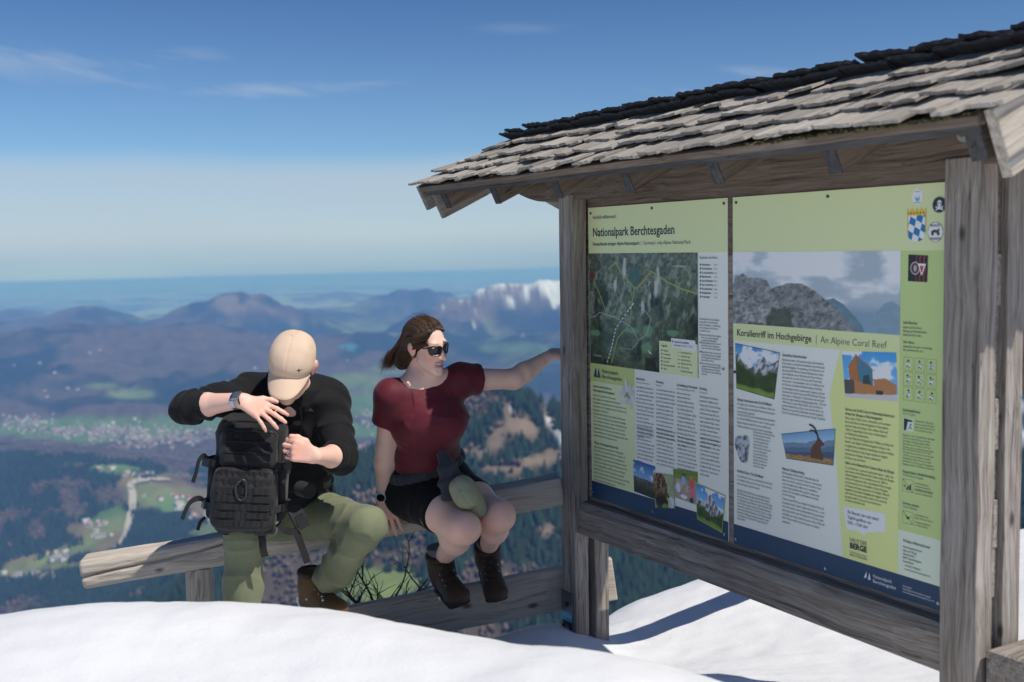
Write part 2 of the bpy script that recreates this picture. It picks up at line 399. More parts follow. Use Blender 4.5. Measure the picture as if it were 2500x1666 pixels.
def land_height(X, Y):
    R = np.hypot(X, Y)
    n1 = fbm2(X/2600, Y/2600, 5, 3); n2 = fbm2(X/700, Y/700, 5, 11); n3 = fbm2(X/160, Y/160, 4, 23)
    near = -3.0-0.50*(R-7)                              # our own mountain side, hidden below the edge
    near = np.where(R > 1100, -550-(R-1100)*0.27, near)
    floor = -1150+60*(n1-0.5)+25*(n2-0.5)
    floor = floor+sstep(7600, 11500, R)*(190+420*(n1-0.5)+170*(n2-0.5)) - sstep(17000, 26000, R)*(330+330*(n1-0.5))
    z = smax(near, floor, 60)
    def add(z, h, k, rough=0.0):
        h = h+rough*((n2-0.5)*1.0+(n3-0.5)*0.35); return smax(z, h, k)
    # dark wooded hill on the left
    z = add(z, ridge([(-260, 1075), (-60, 1052), (90, 1046), (200, 1052), (290, 1085), (345, 1165)], [5000, 4900, 4800, 4650, 4500, 4350], 0.55, 0.5, X, Y, 120), 40, 60)
    # low brown wooded rise before the town
    z = add(z, ridge([(-200, 1010), (0, 1020), (180, 1032), (330, 1050), (420, 1062)], [6000, 6000, 5900, 5700, 5600], 0.25, 0.4, X, Y, 150), 40, 40)
    # small wooded knoll right of the road, and behind the pack
    z = add(z, ridge([(340, 1098), (420, 1082), (520, 1072), (640, 1080), (800, 1075)], [5250, 5250, 5250, 5200, 5200], 0.35, 0.4, X, Y, 60), 30, 30)
    z = add(z, ridge([(330, 1215), (420, 1190), (520, 1172), (640, 1165)], [4080, 4080, 4050, 4000], 0.3, 0.4, X, Y, 60), 30, 30)
    # rocky wooded ridge on the right, close by
    z = add(z, ridge([(470, 1265), (600, 1205), (740, 1120), (850, 1050), (960, 985), (1060, 915), (1120, 890), (1170, 900), (1240, 935), (1300, 962), (1420, 1010), (1600, 1085)],
                     [2900, 2750, 2550, 2400, 2250, 2100, 2000, 1960, 1930, 1900, 1900, 1900], 0.62, 0.7, X, Y, 25), 20, 120)
    # middle hills
    z = add(z, ridge([(-300, 770), (0, 765), (120, 770), (260, 752), (400, 775), (560, 800), (700, 792), (860, 770), (1000, 790), (1300, 760)], [9600]*10, 0.16, 0.2, X, Y, 700), 150, 170)
    z = add(z, ridge([(-400, 705), (-200, 745), (0, 738), (110, 722), (160, 708), (195, 690), (225, 710), (280, 738), (330, 754)], 13500, 0.36, 0.4, X, Y, 20), 35, 70)
    z = add(z, ridge([(320, 748), (390, 716), (450, 699), (510, 684), (520, 681), (548, 674), (575, 682), (600, 697), (640, 722), (700, 752)], 12500, 0.36, 0.4, X, Y, 25), 50, 190)
    z = add(z, ridge([(660, 745), (760, 722), (830, 704), (880, 680), (930, 665), (975, 660), (1020, 671), (1085, 704)], 16500, 0.36, 0.4, X, Y, 60), 70, 190)
    z = add(z, ridge([(985, 722), (1040, 688), (1090, 662), (1130, 650), (1165, 641), (1215, 646), (1260, 636), (1320, 630), (1500, 612), (1800, 604), (2050, 640)], 11500, 0.42, 0.5, X, Y, 60), 100, 260)
    z = add(z, ridge([(560, 690), (680, 672), (780, 668), (860, 676)], 24000, 0.2, 0.2, X, Y, 400), 80, 60)
    # snowy range at the right edge and the wooded shoulder below it
    z = add(z, ridge([(2080, 640), (2230, 602), (2330, 588), (2352, 572), (2400, 590), (2520, 560), (2700, 600)], 5600, 0.75, 0.7, X, Y, 30), 60, 260)
    z = add(z, ridge([(2150, 1190), (2280, 1120), (2345, 1085), (2450, 1060), (2700, 1020)], 1500, 0.6, 0.6, X, Y, 20), 20, 40)
    z = z + (n3-0.5)*np.clip(R/160, 0, 26) + (n2-0.5)*np.clip((R-2500)/60, 0, 60)*0.7
    return z - R*R/(2*7.4e6) - sstep(26000, 80000, R)*280
TZ = land_height(TX, TY) + CAM_Z
PXX, PYY = pix_arr(np.stack([TX, TY, TZ], -1).reshape(-1, 3)); PXX = PXX.reshape(TX.shape); PYY = PYY.reshape(TX.shape)
# ground cover, as a map on the land: 0 leafless wood, 1 conifers, then meadows etc.
def cover_map(X, Y, Z, px, py):
    R = np.hypot(X, Y)
    m1 = fbm2(X/900, Y/900, 5, 41); m2 = fbm2(X/260, Y/260, 5, 57); m3 = fbm2(X/3200, Y/3200, 4, 71); m4 = fbm2(X/70, Y/70, 3, 77); m5 = fbm2(X/1500, Y/600, 4, 83)
    con = np.array([0.016, 0.030, 0.017]); dec = np.array([0.112, 0.086, 0.064]); mea = np.array([0.115, 0.20, 0.055]); dry = np.array([0.29, 0.23, 0.115])
    C = np.empty(X.shape+(3,))
    f = sstep(0.42, 0.60, m1*0.55+m2*0.45)[..., None]
    C[:] = con*(1-f)+dec*f
    # conifers keep the near ridge and the hill on the left; leafless woods mix in by noise
    nearcon = np.maximum((R < 3150)*1.0, ((px < 560)*(py > 1040)*(R < 5400)))*np.where(R < 3150, sstep(0.62, 0.50, m2*0.6+m4*0.4), sstep(0.74, 0.60, m2*0.6+m4*0.4))
    C[:] = C*(1-nearcon[..., None])+con*nearcon[..., None]
    C *= (0.7+0.6*m4)[..., None]
    wooded = np.ones(X.shape)
    def paint(mask, col, wood=0.0):
        nonlocal wooded
        mm = np.clip(mask, 0, 1)[..., None]
        C[:] = C*(1-mm)+np.asarray(col)*mm*(0.85+0.3*m4)[..., None]
        wooded = wooded*(1-np.clip(mask, 0, 1)*(1-wood))
    def blob(cx, cy, rx, ry, edge=0.35, ang=0.0, warp=0.55):
        u = (px-cx); v = (py-cy); ca, sa = math.cos(ang), math.sin(ang)
        q = np.hypot((u*ca+v*sa)/rx, (-u*sa+v*ca)/ry)+(m2-0.5)*warp*1.6+(m4-0.5)*warp*0.5
        return 1-sstep(1-edge, 1+edge*0.4, q)
    # open country far out: meadow mosaic among woods
    op = sstep(0.50, 0.58, m5*0.6+m2*0.4)*sstep(-640, -760, Z)*sstep(7200, 9500, R)*(1-sstep(15000, 20000, R)*0.2)
    paint(op*0.75*sstep(0.40, 0.55, m3), mea*0.8+dry*0.25, 0.1)
    m7 = fbm2(X/2600, Y/1300, 5, 89); paint(sstep(14500, 19000, R)*sstep(0.47, 0.53, m7)*0.95*sstep(-620, -800, Z), (0.34, 0.40, 0.22), 0.0)
    valley = (Z < -1075)*(R > 3300)*(R < 8200)
    # valley floor of the town
    for cx, cy, rx, ry, w in ((200, 985, 300, 30, 1), (420, 972, 240, 14, 1), (300, 905, 60, 12, 1), (235, 890, 40, 9, .7), (700, 960, 110, 40, 1), (830, 930, 90, 36, .8), (820, 875, 80, 22, .8), (610, 985, 160, 24, 1), (790, 990, 120, 20, 1), (1180, 800, 90, 14, .7), (900, 850, 60, 14, .7)):
        paint(blob(cx, cy, rx, ry)*w, mea*1.05 if rx > 80 else mea*0.9+dry*0.25)
    for cx, cy, rx, ry, a, col in ((265, 1078, 78, 15, 0.05, mea*1.1), (325, 1112, 40, 14, 0, dry*0.8), (250, 1205, 62, 45, -0.4, mea*0.9), (235, 1228, 80, 30, -0.5, mea*0.6+dry*0.4), (375, 1140, 100, 32, 0.0, mea*0.7+dry*0.35), (405, 1165, 58, 20, 0.1, mea*1.1), (380, 1108, 55, 12, 0.1, dry*0.85),
                                   (290, 1108, 22, 26, 0.9, dry*0.8), (470, 1160, 40, 40, 0.3, dry*0.7), (500, 1205, 70, 18, -0.3, mea*0.7+dry*0.3), (60, 1285, 62, 15, -0.1, dry*0.8), (130, 1275, 110, 20, -0.3, mea*0.75+dry*0.4), (70, 1310, 140, 18, -0.15, mea*0.6+dry*0.45), (255, 1245, 60, 14, -0.6, dry*0.8),
                                   (880, 1350, 120, 50, -0.2, mea*0.9+dry*0.35), (830, 1330, 60, 40, 0, mea*0.85+dry*0.3), (180, 1215, 30, 20, 0, dry*.7), (420, 1092, 60, 8, 0, dry*.7)):
        paint(blob(cx, cy, rx, ry, 0.3, a), col)
    # bare brown woods and clearings
    for cx, cy, rx, ry, a in ((120, 1035, 190, 14, 0.05), (330, 1050, 120, 14, 0.1), (255, 1132, 55, 26, 0.1), (85, 1215, 26, 34, 0.4), (170, 1165, 40, 30, 0.3), (430, 1110, 80, 12, 0.1), (640, 1330, 60, 60, 0), (700, 1290, 60, 40, 0.2), (930, 1180, 50, 40, 0.3), (600, 1400, 80, 40, 0)):
        paint(blob(cx, cy, rx, ry)*0.8, dec*1.15, 0.6)
    for cx, cy, rx, ry, a in ((1140, 915, 9, 26, 0.35), (1165, 945, 10, 42, -0.25), (1185, 975, 30, 34, 0.5), (1140, 1010, 24, 40, 0.3), (1215, 985, 22, 30, -0.3), (1255, 960, 12, 30, -0.5), (1100, 1040, 36, 18, 0.1), (1230, 1060, 60, 16, -0.1), (1160, 1080, 70, 14, 0.1), (1270, 1045, 24, 14, 0), (1240, 1140, 50, 18, -.2), (1260, 1220, 30, 20, 0), (930, 1080, 30, 30, .3)):
        paint(blob(cx, cy, rx, ry, 0.5, a, 0.9)*0.85, (0.30, 0.225, 0.165), 0.25)
    for cx, cy, rx, ry, a in ((1262, 968, 7, 20, -0.5), (1172, 935, 3, 16, -0.2), (1288, 1000, 10, 26, -.4), (1250, 935, 4, 8, 0)):
        paint(blob(cx, cy, rx, ry, 0.4, a, 0.7)*0.8, (0.75, 0.76, 0.78), 0.0)
    # rock and snow high on the mountains
    m6 = fbm2(X/150+Y/900, Y/420, 5, 97, 0.62); zone = (R > 9000)*(R < 13500)*sstep(940, 1040, px)
    paint(zone*sstep(-720, -520, Z+(m2-0.5)*200)*0.6, (0.27, 0.20, 0.165))
    paint(zone*sstep(0.42, 0.56, m6*0.75+0.25*m4+np.clip((Z+480)/900.0, -0.35, 0.24)), (0.86, 0.87, 0.89))
    mid = sstep(-610, -480, Z+(m2-0.5)*260)*(R > 11000)*(R < 13500)*(px < 800)
    paint(mid*0.55*sstep(0.45, 0.6, m2), (0.33, 0.25, 0.20))
    east = sstep(0.12, 0.30, np.arctan2(X, Y))*(R > 3500)*(R < 9000)
    paint(east*sstep(0.44, 0.52, m2*0.7+m4*0.3+(Z+350)/1800.0), (0.85, 0.87, 0.9))
    own = (px > 2050)*(R < 2500)
    paint(own*0.95, con*0.7, 1.0)
    # lake
    lk = blob(800, 797, 24, 5.5, 0.2, 0, 0.15)
    paint(lk, (0.06, 0.22, 0.30))
    return C, wooded
TC, TW = cover_map(TX, TY, TZ, PXX, PYY)
me = mesh_np('terrain', np.stack([TX, TY, TZ], -1).reshape(-1, 3), grid_faces(NAZ, NRAD)[:, ::-1].copy())
set_col(me, TC.reshape(-1, 3)); smooth_me(me)
t = NT('landscape'); ca = t.n('ShaderNodeVertexColor', layer_name='Col')
g = t.noise(t.coord('Object', (0.011, 0.011, 0.004), False), 1.0, 6, 0.7)
t.set(color=t.mix(t.mr(g, 0.3, 0.7, 0.0, 0.55), ca.outputs['Color'], t.mix(1.0, ca.outputs['Color'], (0.35, 0.4, 0.4), 'MULTIPLY')), rough=0.95, spec=0.1)
terrain = link('terrain', me, None, None, t.m); terrain['kind'] = 'structure'; terrain['label'] = 'wooded valley and mountains far below the ridge'
def land_z(x, y):
    """height of the land sheet as built, by bilinear lookup"""
    x = np.atleast_1d(np.asarray(x, float)); y = np.atleast_1d(np.asarray(y, float))
    a = np.arctan2(x, y); r = np.hypot(x, y)
    fi = np.clip((a-az[0])/(az[1]-az[0]), 0, NAZ-1.001); i = fi.astype(int); fi = fi-i
    j = np.clip(np.searchsorted(rad, r)-1, 0, NRAD-2); fj = np.clip((r-rad[j])/(rad[j+1]-rad[j]), 0, 1)
    return TZ[i, j]*(1-fi)*(1-fj)+TZ[i+1, j]*fi*(1-fj)+TZ[i, j+1]*(1-fi)*fj+TZ[i+1, j+1]*fi*fj
def hit_land(px, py, r0=1300, r1=30000):
    """where the line of sight of a photo pixel meets the land"""
    d = ray(px, py); h = math.hypot(d[0], d[1]); rr = np.geomspace(r0, r1, 1500)
    zz = land_z(d[0]/h*rr, d[1]/h*rr); sight = CAM_Z+d[2]/h*rr
    k = np.argmax(zz >= sight)
    return Vector((d[0]/h*rr[k], d[1]/h*rr[k], zz[k])) if (zz >= sight).any() else None

# ------------------------------------------------------------------ forests on the nearer slopes: single trees, nobody could count them
nr = np.random.RandomState(5)
def scatter(n, r0, r1, a0, a1):
    a = np.radians(nr.uniform(a0, a1, n)); r = np.sqrt(nr.uniform(r0*r0, r1*r1, n)); return np.sin(a)*r, np.cos(a)*r
def cover_at(x, y, G):
    a = np.arctan2(x, y); r = np.hypot(x, y)
    i = np.clip(np.round((a-az[0])/(az[1]-az[0])).astype(int), 0, NAZ-1); j = np.clip(np.searchsorted(rad, r), 0, NRAD-1); return G[i, j]
def forest(name, n, r0, r1, a0, a1, kind, label, colname):
    x, y = scatter(n, r0, r1, a0, a1)
    w = cover_at(x, y, TW); c = cover_at(x, y, TC)
    isdec = c[:, 0] > c[:, 1]*1.05
    keep = (w > nr.uniform(0.25, 0.95, n)) & (isdec if kind == 'dec' else ~isdec)
    x = x[keep]; y = y[keep]; z = land_z(x, y); m = len(x)
    s = nr.uniform(0.65, 1.3, m)
    if kind == 'con':
        ang = np.arange(5)*2*np.pi/5
        base = np.array([[0, 0, 21.0]]+[[4.6*np.cos(q), 4.6*np.sin(q), 2.0] for q in ang]); tri = np.array([[0, 1+k, 1+(k+1) % 5] for k in range(5)])
    else:
        base = np.array([[0, 0, 12.0], [4.4, 0, 6], [0, 4.8, 6.5], [-4.4, 0, 6], [0, -4.8, 6.5], [0, 0, 0.0]]); tri = np.array([[0, 1, 2], [0, 2, 3], [0, 3, 4], [0, 4, 1], [5, 2, 1], [5, 3, 2], [5, 4, 3], [5, 1, 4]])
    k = len(base); rot = nr.uniform(0, 6.28, m); cr, sr = np.cos(rot), np.sin(rot)
    B = base[None]*s[:, None, None]*np.stack([np.ones(m), np.ones(m), nr.uniform(0.8, 1.25, m)], -1)[:, None, :]
    V = np.stack([B[..., 0]*cr[:, None]-B[..., 1]*sr[:, None]+x[:, None], B[..., 0]*sr[:, None]+B[..., 1]*cr[:, None]+y[:, None], B[..., 2]+z[:, None]-1.5], -1)
    Fc = (tri[None]+np.arange(m)[:, None, None]*k).reshape(-1, 3)
    me = mesh_np(name, V.reshape(-1, 3), Fc)
    tint = nr.uniform(0.6, 1.35, (m, 1))
    basec = (np.array([0.019, 0.037, 0.020]) if kind == 'con' else np.array([0.135, 0.104, 0.080]))*tint*(1+0.15*nr.uniform(-1, 1, (m, 3)))
    set_col(me, np.repeat(basec, k, 0))
    mt = NT(colname); mt.set(color=mt.n('ShaderNodeVertexColor', layer_name='Col').outputs['Color'], rough=0.95, spec=0.05)
    o = link(name, me, None, None, mt.m); tag(o, label, None, None, 'stuff'); return o
forest('conifer_forest', 150000, 1250, 5600, -27, 5, 'con', 'dark conifer woods on the slopes and hills below', 'conifer_foliage')
forest('leafless_forest', 110000, 1250, 6500, -27, 5, 'dec', 'leafless brown woods on the slopes below', 'bare_twigs')
forest('conifer_slope', 14000, 1250, 2700, 4.5, 13, 'con', 'dark conifers on the slope seen under the info board', 'conifer_foliage_low')
forest('leafless_slope', 6000, 1250, 2700, 4.5, 13, 'dec', 'leafless trees on the slope seen under the info board', 'bare_twigs_low')
forest('conifer_shoulder', 6000, 900, 1700, 20, 34, 'con', 'dark conifers on the shoulder right of the info board', 'conifer_foliage_near')

# ------------------------------------------------------------------ settlements
HW = [plain('house_render_%d' % i, c, 0.9) for i, c in enumerate(((0.78, 0.76, 0.72), (0.70, 0.66, 0.58), (0.80, 0.79, 0.78)))]
HR = [plain('roof_cover_%d' % i, c, 0.85) for i, c in enumerate(((0.33, 0.13, 0.10), (0.27, 0.24, 0.23), (0.42, 0.36, 0.32), (0.50, 0.48, 0.47)))]
def house_np(w, l, h, rh):
    V = [(-l/2, -w/2, -4), (l/2, -w/2, -4), (l/2, w/2, -4), (-l/2, w/2, -4), (-l/2, -w/2, h), (l/2, -w/2, h), (l/2, w/2, h), (-l/2, w/2, h), (-l/2, 0, h+rh), (l/2, 0, h+rh)]
    F = [(0, 1, 5, 4), (2, 3, 7, 6), (1, 2, 6, 9, 5), (3, 0, 4, 8, 7)]
    e = 1.0
    RV = [(-l/2-e, -w/2-e, h-e*rh/(w/2)), (l/2+e, -w/2-e, h-e*rh/(w/2)), (l/2+e, 0, h+rh+.5), (-l/2-e, 0, h+rh+.5), (l/2+e, w/2+e, h-e*rh/(w/2)), (-l/2-e, w/2+e, h-e*rh/(w/2)),
          (-l/2-e, -w/2-e, h-e*rh/(w/2)-.4), (l/2+e, -w/2-e, h-e*rh/(w/2)-.4), (l/2+e, w/2+e, h-e*rh/(w/2)-.4), (-l/2-e, w/2+e, h-e*rh/(w/2)-.4)]
    RF = [(0, 1, 2, 3), (3, 2, 4, 5), (6, 7, 1, 0), (5, 4, 8, 9)]
    return V, F, RV, RF
hmesh = []
for i, (w, l, h, rh) in enumerate(((11, 16, 6, 4), (13, 22, 7, 4.5), (10, 13, 6, 3.5), (15, 30, 6, 4.5))):
    V, F, RV, RF = house_np(w, l, h, rh); a = bpy.data.meshes.new('wall'); a.from_pydata(V, [], F); b = bpy.data.meshes.new('roof'); b.from_pydata(RV, [], RF); hmesh.append((a, b))
hr = random.Random(3); nh = 0
clusters = [((225, 1205, 30, 9, 7), 'farm on the round meadow beside the valley road'), ((232, 1232, 22, 6, 4), 'farmstead below the round meadow'), ((395, 1142, 36, 10, 8), 'red roofed farm group on the meadow right of the valley road'), ((402, 1162, 14, 5, 2), 'farm at the lower meadow right of the valley road'),
            ((142, 1278, 44, 12, 10), 'hamlet on the meadow above the river road'), ((40, 1325, 60, 16, 14), 'roadside village at the foot of the wooded slope'), ((100, 1325, 40, 10, 8), 'roadside village at the foot of the wooded slope'), ((320, 1093, 34, 7, 9), 'hamlet where the valley road leaves the field'), ((245, 1080, 30, 5, 5), 'farms along the green field'), ((440, 1190, 60, 16, 10), 'village houses in the wood behind the log rail')]
for (cx, cy, rx, ry, n), desc in clusters:
    done = 0; tries = 0
    while done < n and tries < n*6:
        tries += 1
        p = hit_land(cx+hr.gauss(0, rx*0.5), cy+hr.gauss(0, ry*0.5))
        if p is None: continue
        k = hr.randrange(4); mw = Matrix.Translation(p) @ Matrix.Rotation(hr.uniform(0, 3.14), 4, 'Z') @ Matrix.Scale(hr.uniform(0.9, 1.35), 4)
        e = empty('house', p); e.matrix_local = mw; WORLD[e.name] = mw
        a, b = hmesh[k]
        for nm, me0, mats in (('wall', a, HW), ('roof', b, HR)):
            if not me0.materials: me0.materials.append(None)
            o = link(nm, me0, mw, e); m = hr.choice(mats) if not (nm == 'roof' and 'red' in desc) else HR[0]
            o.material_slots[0].link = 'OBJECT'; o.material_slots[0].material = m
        tag(e, 'tiny house in the %s' % desc, 'house', 'houses of the %s' % desc); nh += 1; done += 1
# the town further out: too many and too small to count
TV = []; TF = []; TCc = []
for (cx, cy, rx, ry, n) in ((250, 990, 130, 15, 260), (330, 1012, 90, 14, 170), (180, 995, 90, 10, 100), (60, 975, 70, 14, 120), (440, 1005, 130, 16, 200), (520, 990, 60, 12, 60), (290, 1030, 36, 5, 26), (840, 1030, 40, 8, 40), (860, 955, 30, 10, 30), (880, 975, 90, 8, 40), (690, 1000, 120, 12, 80), (1000, 920, 100, 30, 30), (215, 812, 40, 10, 5), (620, 870, 200, 60, 14), (120, 890, 120, 40, 12)):
    for _ in range(int(n*0.65)):
        p = hit_land(cx+hr.gauss(0, rx*0.55), cy+hr.gauss(0, ry*0.55), 4300)
        if p is None: continue
        V, F, RV, RF = house_np(hr.uniform(8, 14), hr.uniform(11, 24), hr.uniform(5, 8), 4)
        a = hr.uniform(0, 3.14); ca_, sa_ = math.cos(a), math.sin(a); wc = hr.choice(((0.5, 0.47, 0.44), (0.42, 0.38, 0.34), (0.7, 0.68, 0.66))); rc = hr.choice(((0.30, 0.16, 0.13), (0.25, 0.22, 0.21), (0.2, 0.17, 0.16), (0.5, 0.47, 0.46)))
        for VV, FF, cc in ((V, F, wc), (RV, RF, rc)):
            o0 = len(TV)
            TV += [(v[0]*ca_-v[1]*sa_+p.x, v[0]*sa_+v[1]*ca_+p.y, v[2]+p.z) for v in VV]; TF += [tuple(q+o0 for q in f_) for f_ in FF]; TCc += [cc]*len(VV)
me = bpy.data.meshes.new('town'); me.from_pydata(TV, [], TF); set_col(me, np.array(TCc))
mt = NT('town_buildings'); mt.set(color=mt.n('ShaderNodeVertexColor', layer_name='Col').outputs['Color'], rough=0.85)
tag(link('town', me, None, None, mt.m), 'pale town spread over the valley floor', None, None, 'stuff')
# valley road
rp = [(268, 1262), (278, 1252), (288, 1235), (297, 1205), (303, 1170), (305, 1140), (300, 1122), (312, 1112), (345, 1105), (392, 1105)]
P3 = [hit_land(x, y) for x, y in [tuple(q) for q in catmull(rp, 6)]]
P3 = [p for p in P3 if p is not None]
V = []
for i, p in enumerate(P3):
    tdir = (P3[min(i+1, len(P3)-1)]-P3[max(i-1, 0)]); tdir.z = 0; tdir.normalize(); s = Vector((-tdir.y, tdir.x, 0))
    for q in (-1, 1):
        v = p+s*q*13; v.z = max(float(land_z(v.x, v.y)[0]), p.z-1)+3.0; V.append(tuple(v))
me = bpy.data.meshes.new('valley_road'); me.from_pydata(V, [], [(2*i, 2*i+1, 2*i+3, 2*i+2) for i in range(len(P3)-1)])
road = link('valley_road', me, None, None, plain('gravel_road', (0.42, 0.38, 0.33), 0.9)); road['kind'] = 'structure'; road['label'] = 'pale road running through the valley meadows'

# ------------------------------------------------------------------ snow ground (thin-plate surface through surveyed points)
cp = []
def crest(px, py, Y): p = at_depth(px, py, Y); cp.append((p.x, p.y, p.z)); return p
for px, py, Y in ((-200, 1450, 2.8), (0, 1418, 2.8), (120, 1402, 2.8), (250, 1391, 2.8), (420, 1394, 2.8), (600, 1407, 2.78), (790, 1421, 2.72), (900, 1438, 2.66), (1050, 1463, 2.58), (1180, 1482, 2.5), (1290, 1495, 2.45), (1395, 1508, 2.42), (1550, 1545, 2.38)):
    p = crest(px, py, Y)
    cp.append((p.x*0.62, 1.9, p.z-0.075-0.02*(p.x+1))); cp.append((p.x*0.40, 1.0, p.z-0.26)); cp.append((p.x*1.02-0.02, Y-0.28, p.z-0.012)); cp.append((p.x*1.04, Y+0.2, p.z-0.07)); cp.append((p.x*1.1, Y+0.5, p.z-0.26))
# behind the bank, down to the fence
for x, y, z in ((-1.7, 3.7, 0.05), (-1.2, 3.75, 0.10), (-0.75, 3.75, 0.16), (-0.3, 3.75, 0.12), (0.1, 3.8, 0.0), (-1.7, 4.3, -0.32), (-1.0, 4.1, -0.06), (-0.72, 4.25, 0.05), (-0.4, 4.3, -0.02), (-0.15, 4.45, -0.12), (0.15, 4.58, -0.09), (0.35, 4.3, -0.17), (0.3, 4.75, -0.22), (-0.5, 4.75, -0.32), (-1.2, 4.6, -0.40), (-1.4, 5.0, -0.85), (-3.5, 3.6, -0.1), (-3.2, 4.8, -1.0), (-2.2, 3.4, 0.22),
                (0.7, 3.75, -0.02), (1.0, 3.3, 0.08), (1.35, 2.8, 0.16), (1.5, 2.3, 0.2), (0.8, 4.6, -0.16), (1.4, 4.2, -0.06), (1.9, 3.6, 0.05), (2.5, 3.2, 0.18), (3.2, 3.0, 0.25)):
    cp.append((x, y, z))
for px, py, Y in ((1398, 1421, 5.3), (1480, 1383, 5.4), (1590, 1335, 5.45), (1800, 1290, 5.5), (2050, 1262, 5.5), (2340, 1226, 5.5), (2600, 1200, 5.5)):
    crest(px, py, Y)
for x, y, z in ((0.2, 5.5, -0.75), (0.9, 6.5, -0.65), (2.0, 6.8, -0.6), (3.2, 7.0, -0.5), (-1.0, 6.0, -1.6), (-4, 6.5, -2.4), (5, 6.5, 0.1), (6, 3.5, 0.6), (1, 9, -2.2), (5, 9, -1.5), (-3, 9, -3.5), (0, 0.3, -0.02), (3, 0.5, 0.2), (-2.5, 0.5, 0.3), (0, -3, -0.1), (5, -4, 0.2), (-5, -4, 0.1), (0, -14, 0.2), (-16, -8, 0.0), (18, -6, 1.2), (-9, 1.5, 0.3), (-20, 0.5, -0.2), (-16, 6, -3.0), (18, 8, 1.0), (0, -34, 0.5), (-34, -20, -0.5), (30, -20, 2.0)):
    cp.append((x, y, z))
cp = np.array(cp)
def tps_fit(P, lam=2e-4):
    n = len(P); d = np.hypot(P[:, None, 0]-P[None, :, 0], P[:, None, 1]-P[None, :, 1]); Kk = np.where(d > 0, d*d*np.log(d+1e-12), 0)+lam*np.eye(n)
    A = np.zeros((n+3, n+3)); A[:n, :n] = Kk; A[:n, n] = 1; A[:n, n+1:] = P[:, :2]; A[n:, :n] = A[:n, n:].T
    return np.linalg.solve(A, np.concatenate([P[:, 2], np.zeros(3)]))
TPS = tps_fit(cp)
def snow_z(x, y):
    x = np.atleast_1d(np.asarray(x, float)); y = np.atleast_1d(np.asarray(y, float)); out = np.full(x.shape, TPS[-3])+TPS[-2]*x+TPS[-1]*y
    for i in range(len(cp)):
        d2 = (x-cp[i, 0])**2+(y-cp[i, 1])**2+1e-14; out = out+TPS[i]*0.5*d2*np.log(d2)
    return out
gx = np.concatenate([np.linspace(-34, -7, 10, endpoint=False), np.linspace(-7, -2.6, 25, endpoint=False), np.linspace(-2.6, 3.2, 300), np.linspace(3.25, 8, 25), np.linspace(9, 30, 8)]); gy = np.concatenate([np.linspace(-34, 0.0, 18, endpoint=False), np.linspace(0.0, 2.0, 50, endpoint=False), np.linspace(2.0, 6.2, 240), np.linspace(6.25, 10, 30)])
GX, GY = np.meshgrid(gx, gy, indexing='ij'); GZ = snow_z(GX.ravel(), GY.ravel()).reshape(GX.shape)
GZ += (fbm2(GX*1.6, GY*1.6, 3, 5)-0.5)*0.03+(fbm2(GX*9, GY*9, 4, 9)-0.5)*0.012+(fbm2(GX*2.2, GY*7.0, 3, 19)-0.5)*0.012
GZ -= np.maximum(0, GY-8.0)**2*0.25
me = mesh_np('snow_ground', np.stack([GX, GY, GZ], -1).reshape(-1, 3), grid_faces(len(gx), len(gy))); smooth_me(me)
t = NT('snow'); v = t.coord('Object', (1, 1, 1), False)
n1 = t.noise(v, 85, 7, 0.75); n2 = t.noise(v, 9, 5, 0.62)
t.set(color=t.mix(n2, (0.77, 0.78, 0.795), (0.82, 0.825, 0.835)), rough=0.62, spec=0.3)
t.b.inputs['Subsurface Weight'].default_value = 0.0
t.bump(t.math('ADD', t.math('MULTIPLY', n1, 0.55), n2), 0.35, 0.02)
snow = link('snow_ground', me, None, None, t.m); snow['kind'] = 'structure'; snow['label'] = 'deep white snow on the mountain ridge'

# ------------------------------------------------------------------ haze
# the layer of hazy air lies over the land and sinks away with the curve of the plain; its lid clears camera and peaks
_az = np.radians(np.linspace(-180, 180, 73)[:-1]); _rr = np.array([0.0, 40.0, 2500, 15000, 60000, 110000])
_sl = np.interp(np.degrees(_az), [-180, -100, -60, 4, 13, 60, 100, 180], [0.0, 0.0, 0.0208, 0.0208, 0.0, 0.0, 0.0, 0.0])
HV = [(0, 0, 9.0)]; HF = []
for r_ in _rr[1:]:
    for a_, s_ in zip(_az, _sl): HV.append((math.sin(a_)*r_, math.cos(a_)*r_, 9.0-s_*max(0.0, r_-60)-(r_ > 20000)*r_*r_/(2*7.4e6)*0.0))
nA = len(_az)
for k in range(nA): HF.append((0, 1+(k+1) % nA, 1+k))
for q in range(len(_rr)-2):
    for k in range(nA): HF.append((1+q*nA+k, 1+q*nA+(k+1) % nA, 1+(q+1)*nA+(k+1) % nA, 1+(q+1)*nA+k))
b0 = len(HV); last = 1+(len(_rr)-2)*nA
for a_ in _az: HV.append((math.sin(a_)*110000, math.cos(a_)*110000, -3400.0))
for k in range(nA): HF.append((last+k, last+(k+1) % nA, b0+(k+1) % nA, b0+k))
HF.append(tuple(b0+k for k in range(nA)))
HZ = bpy.data.meshes.new('haze'); HZ.from_pydata(HV, [], HF)
bm = bmesh.new(); bm.from_mesh(HZ); bmesh.ops.recalc_face_normals(bm, faces=bm.faces); bm.to_mesh(HZ); bm.free()
hm = bpy.data.materials.new('haze_air'); hm.use_nodes = True; ht = hm.node_tree; ht.nodes.clear()
pv = ht.nodes.new('ShaderNodeVolumePrincipled'); ho = ht.nodes.new('ShaderNodeOutputMaterial')
pv.inputs['Color'].default_value = (0.21, 0.405, 0.85, 1); pv.inputs['Absorption Color'].default_value = (0.45, 0.66, 0.9, 1); pv.inputs['Density'].default_value = 9.4e-5; pv.inputs['Anisotropy'].default_value = 0.0
ht.links.new(pv.outputs[0], ho.inputs['Volume'])
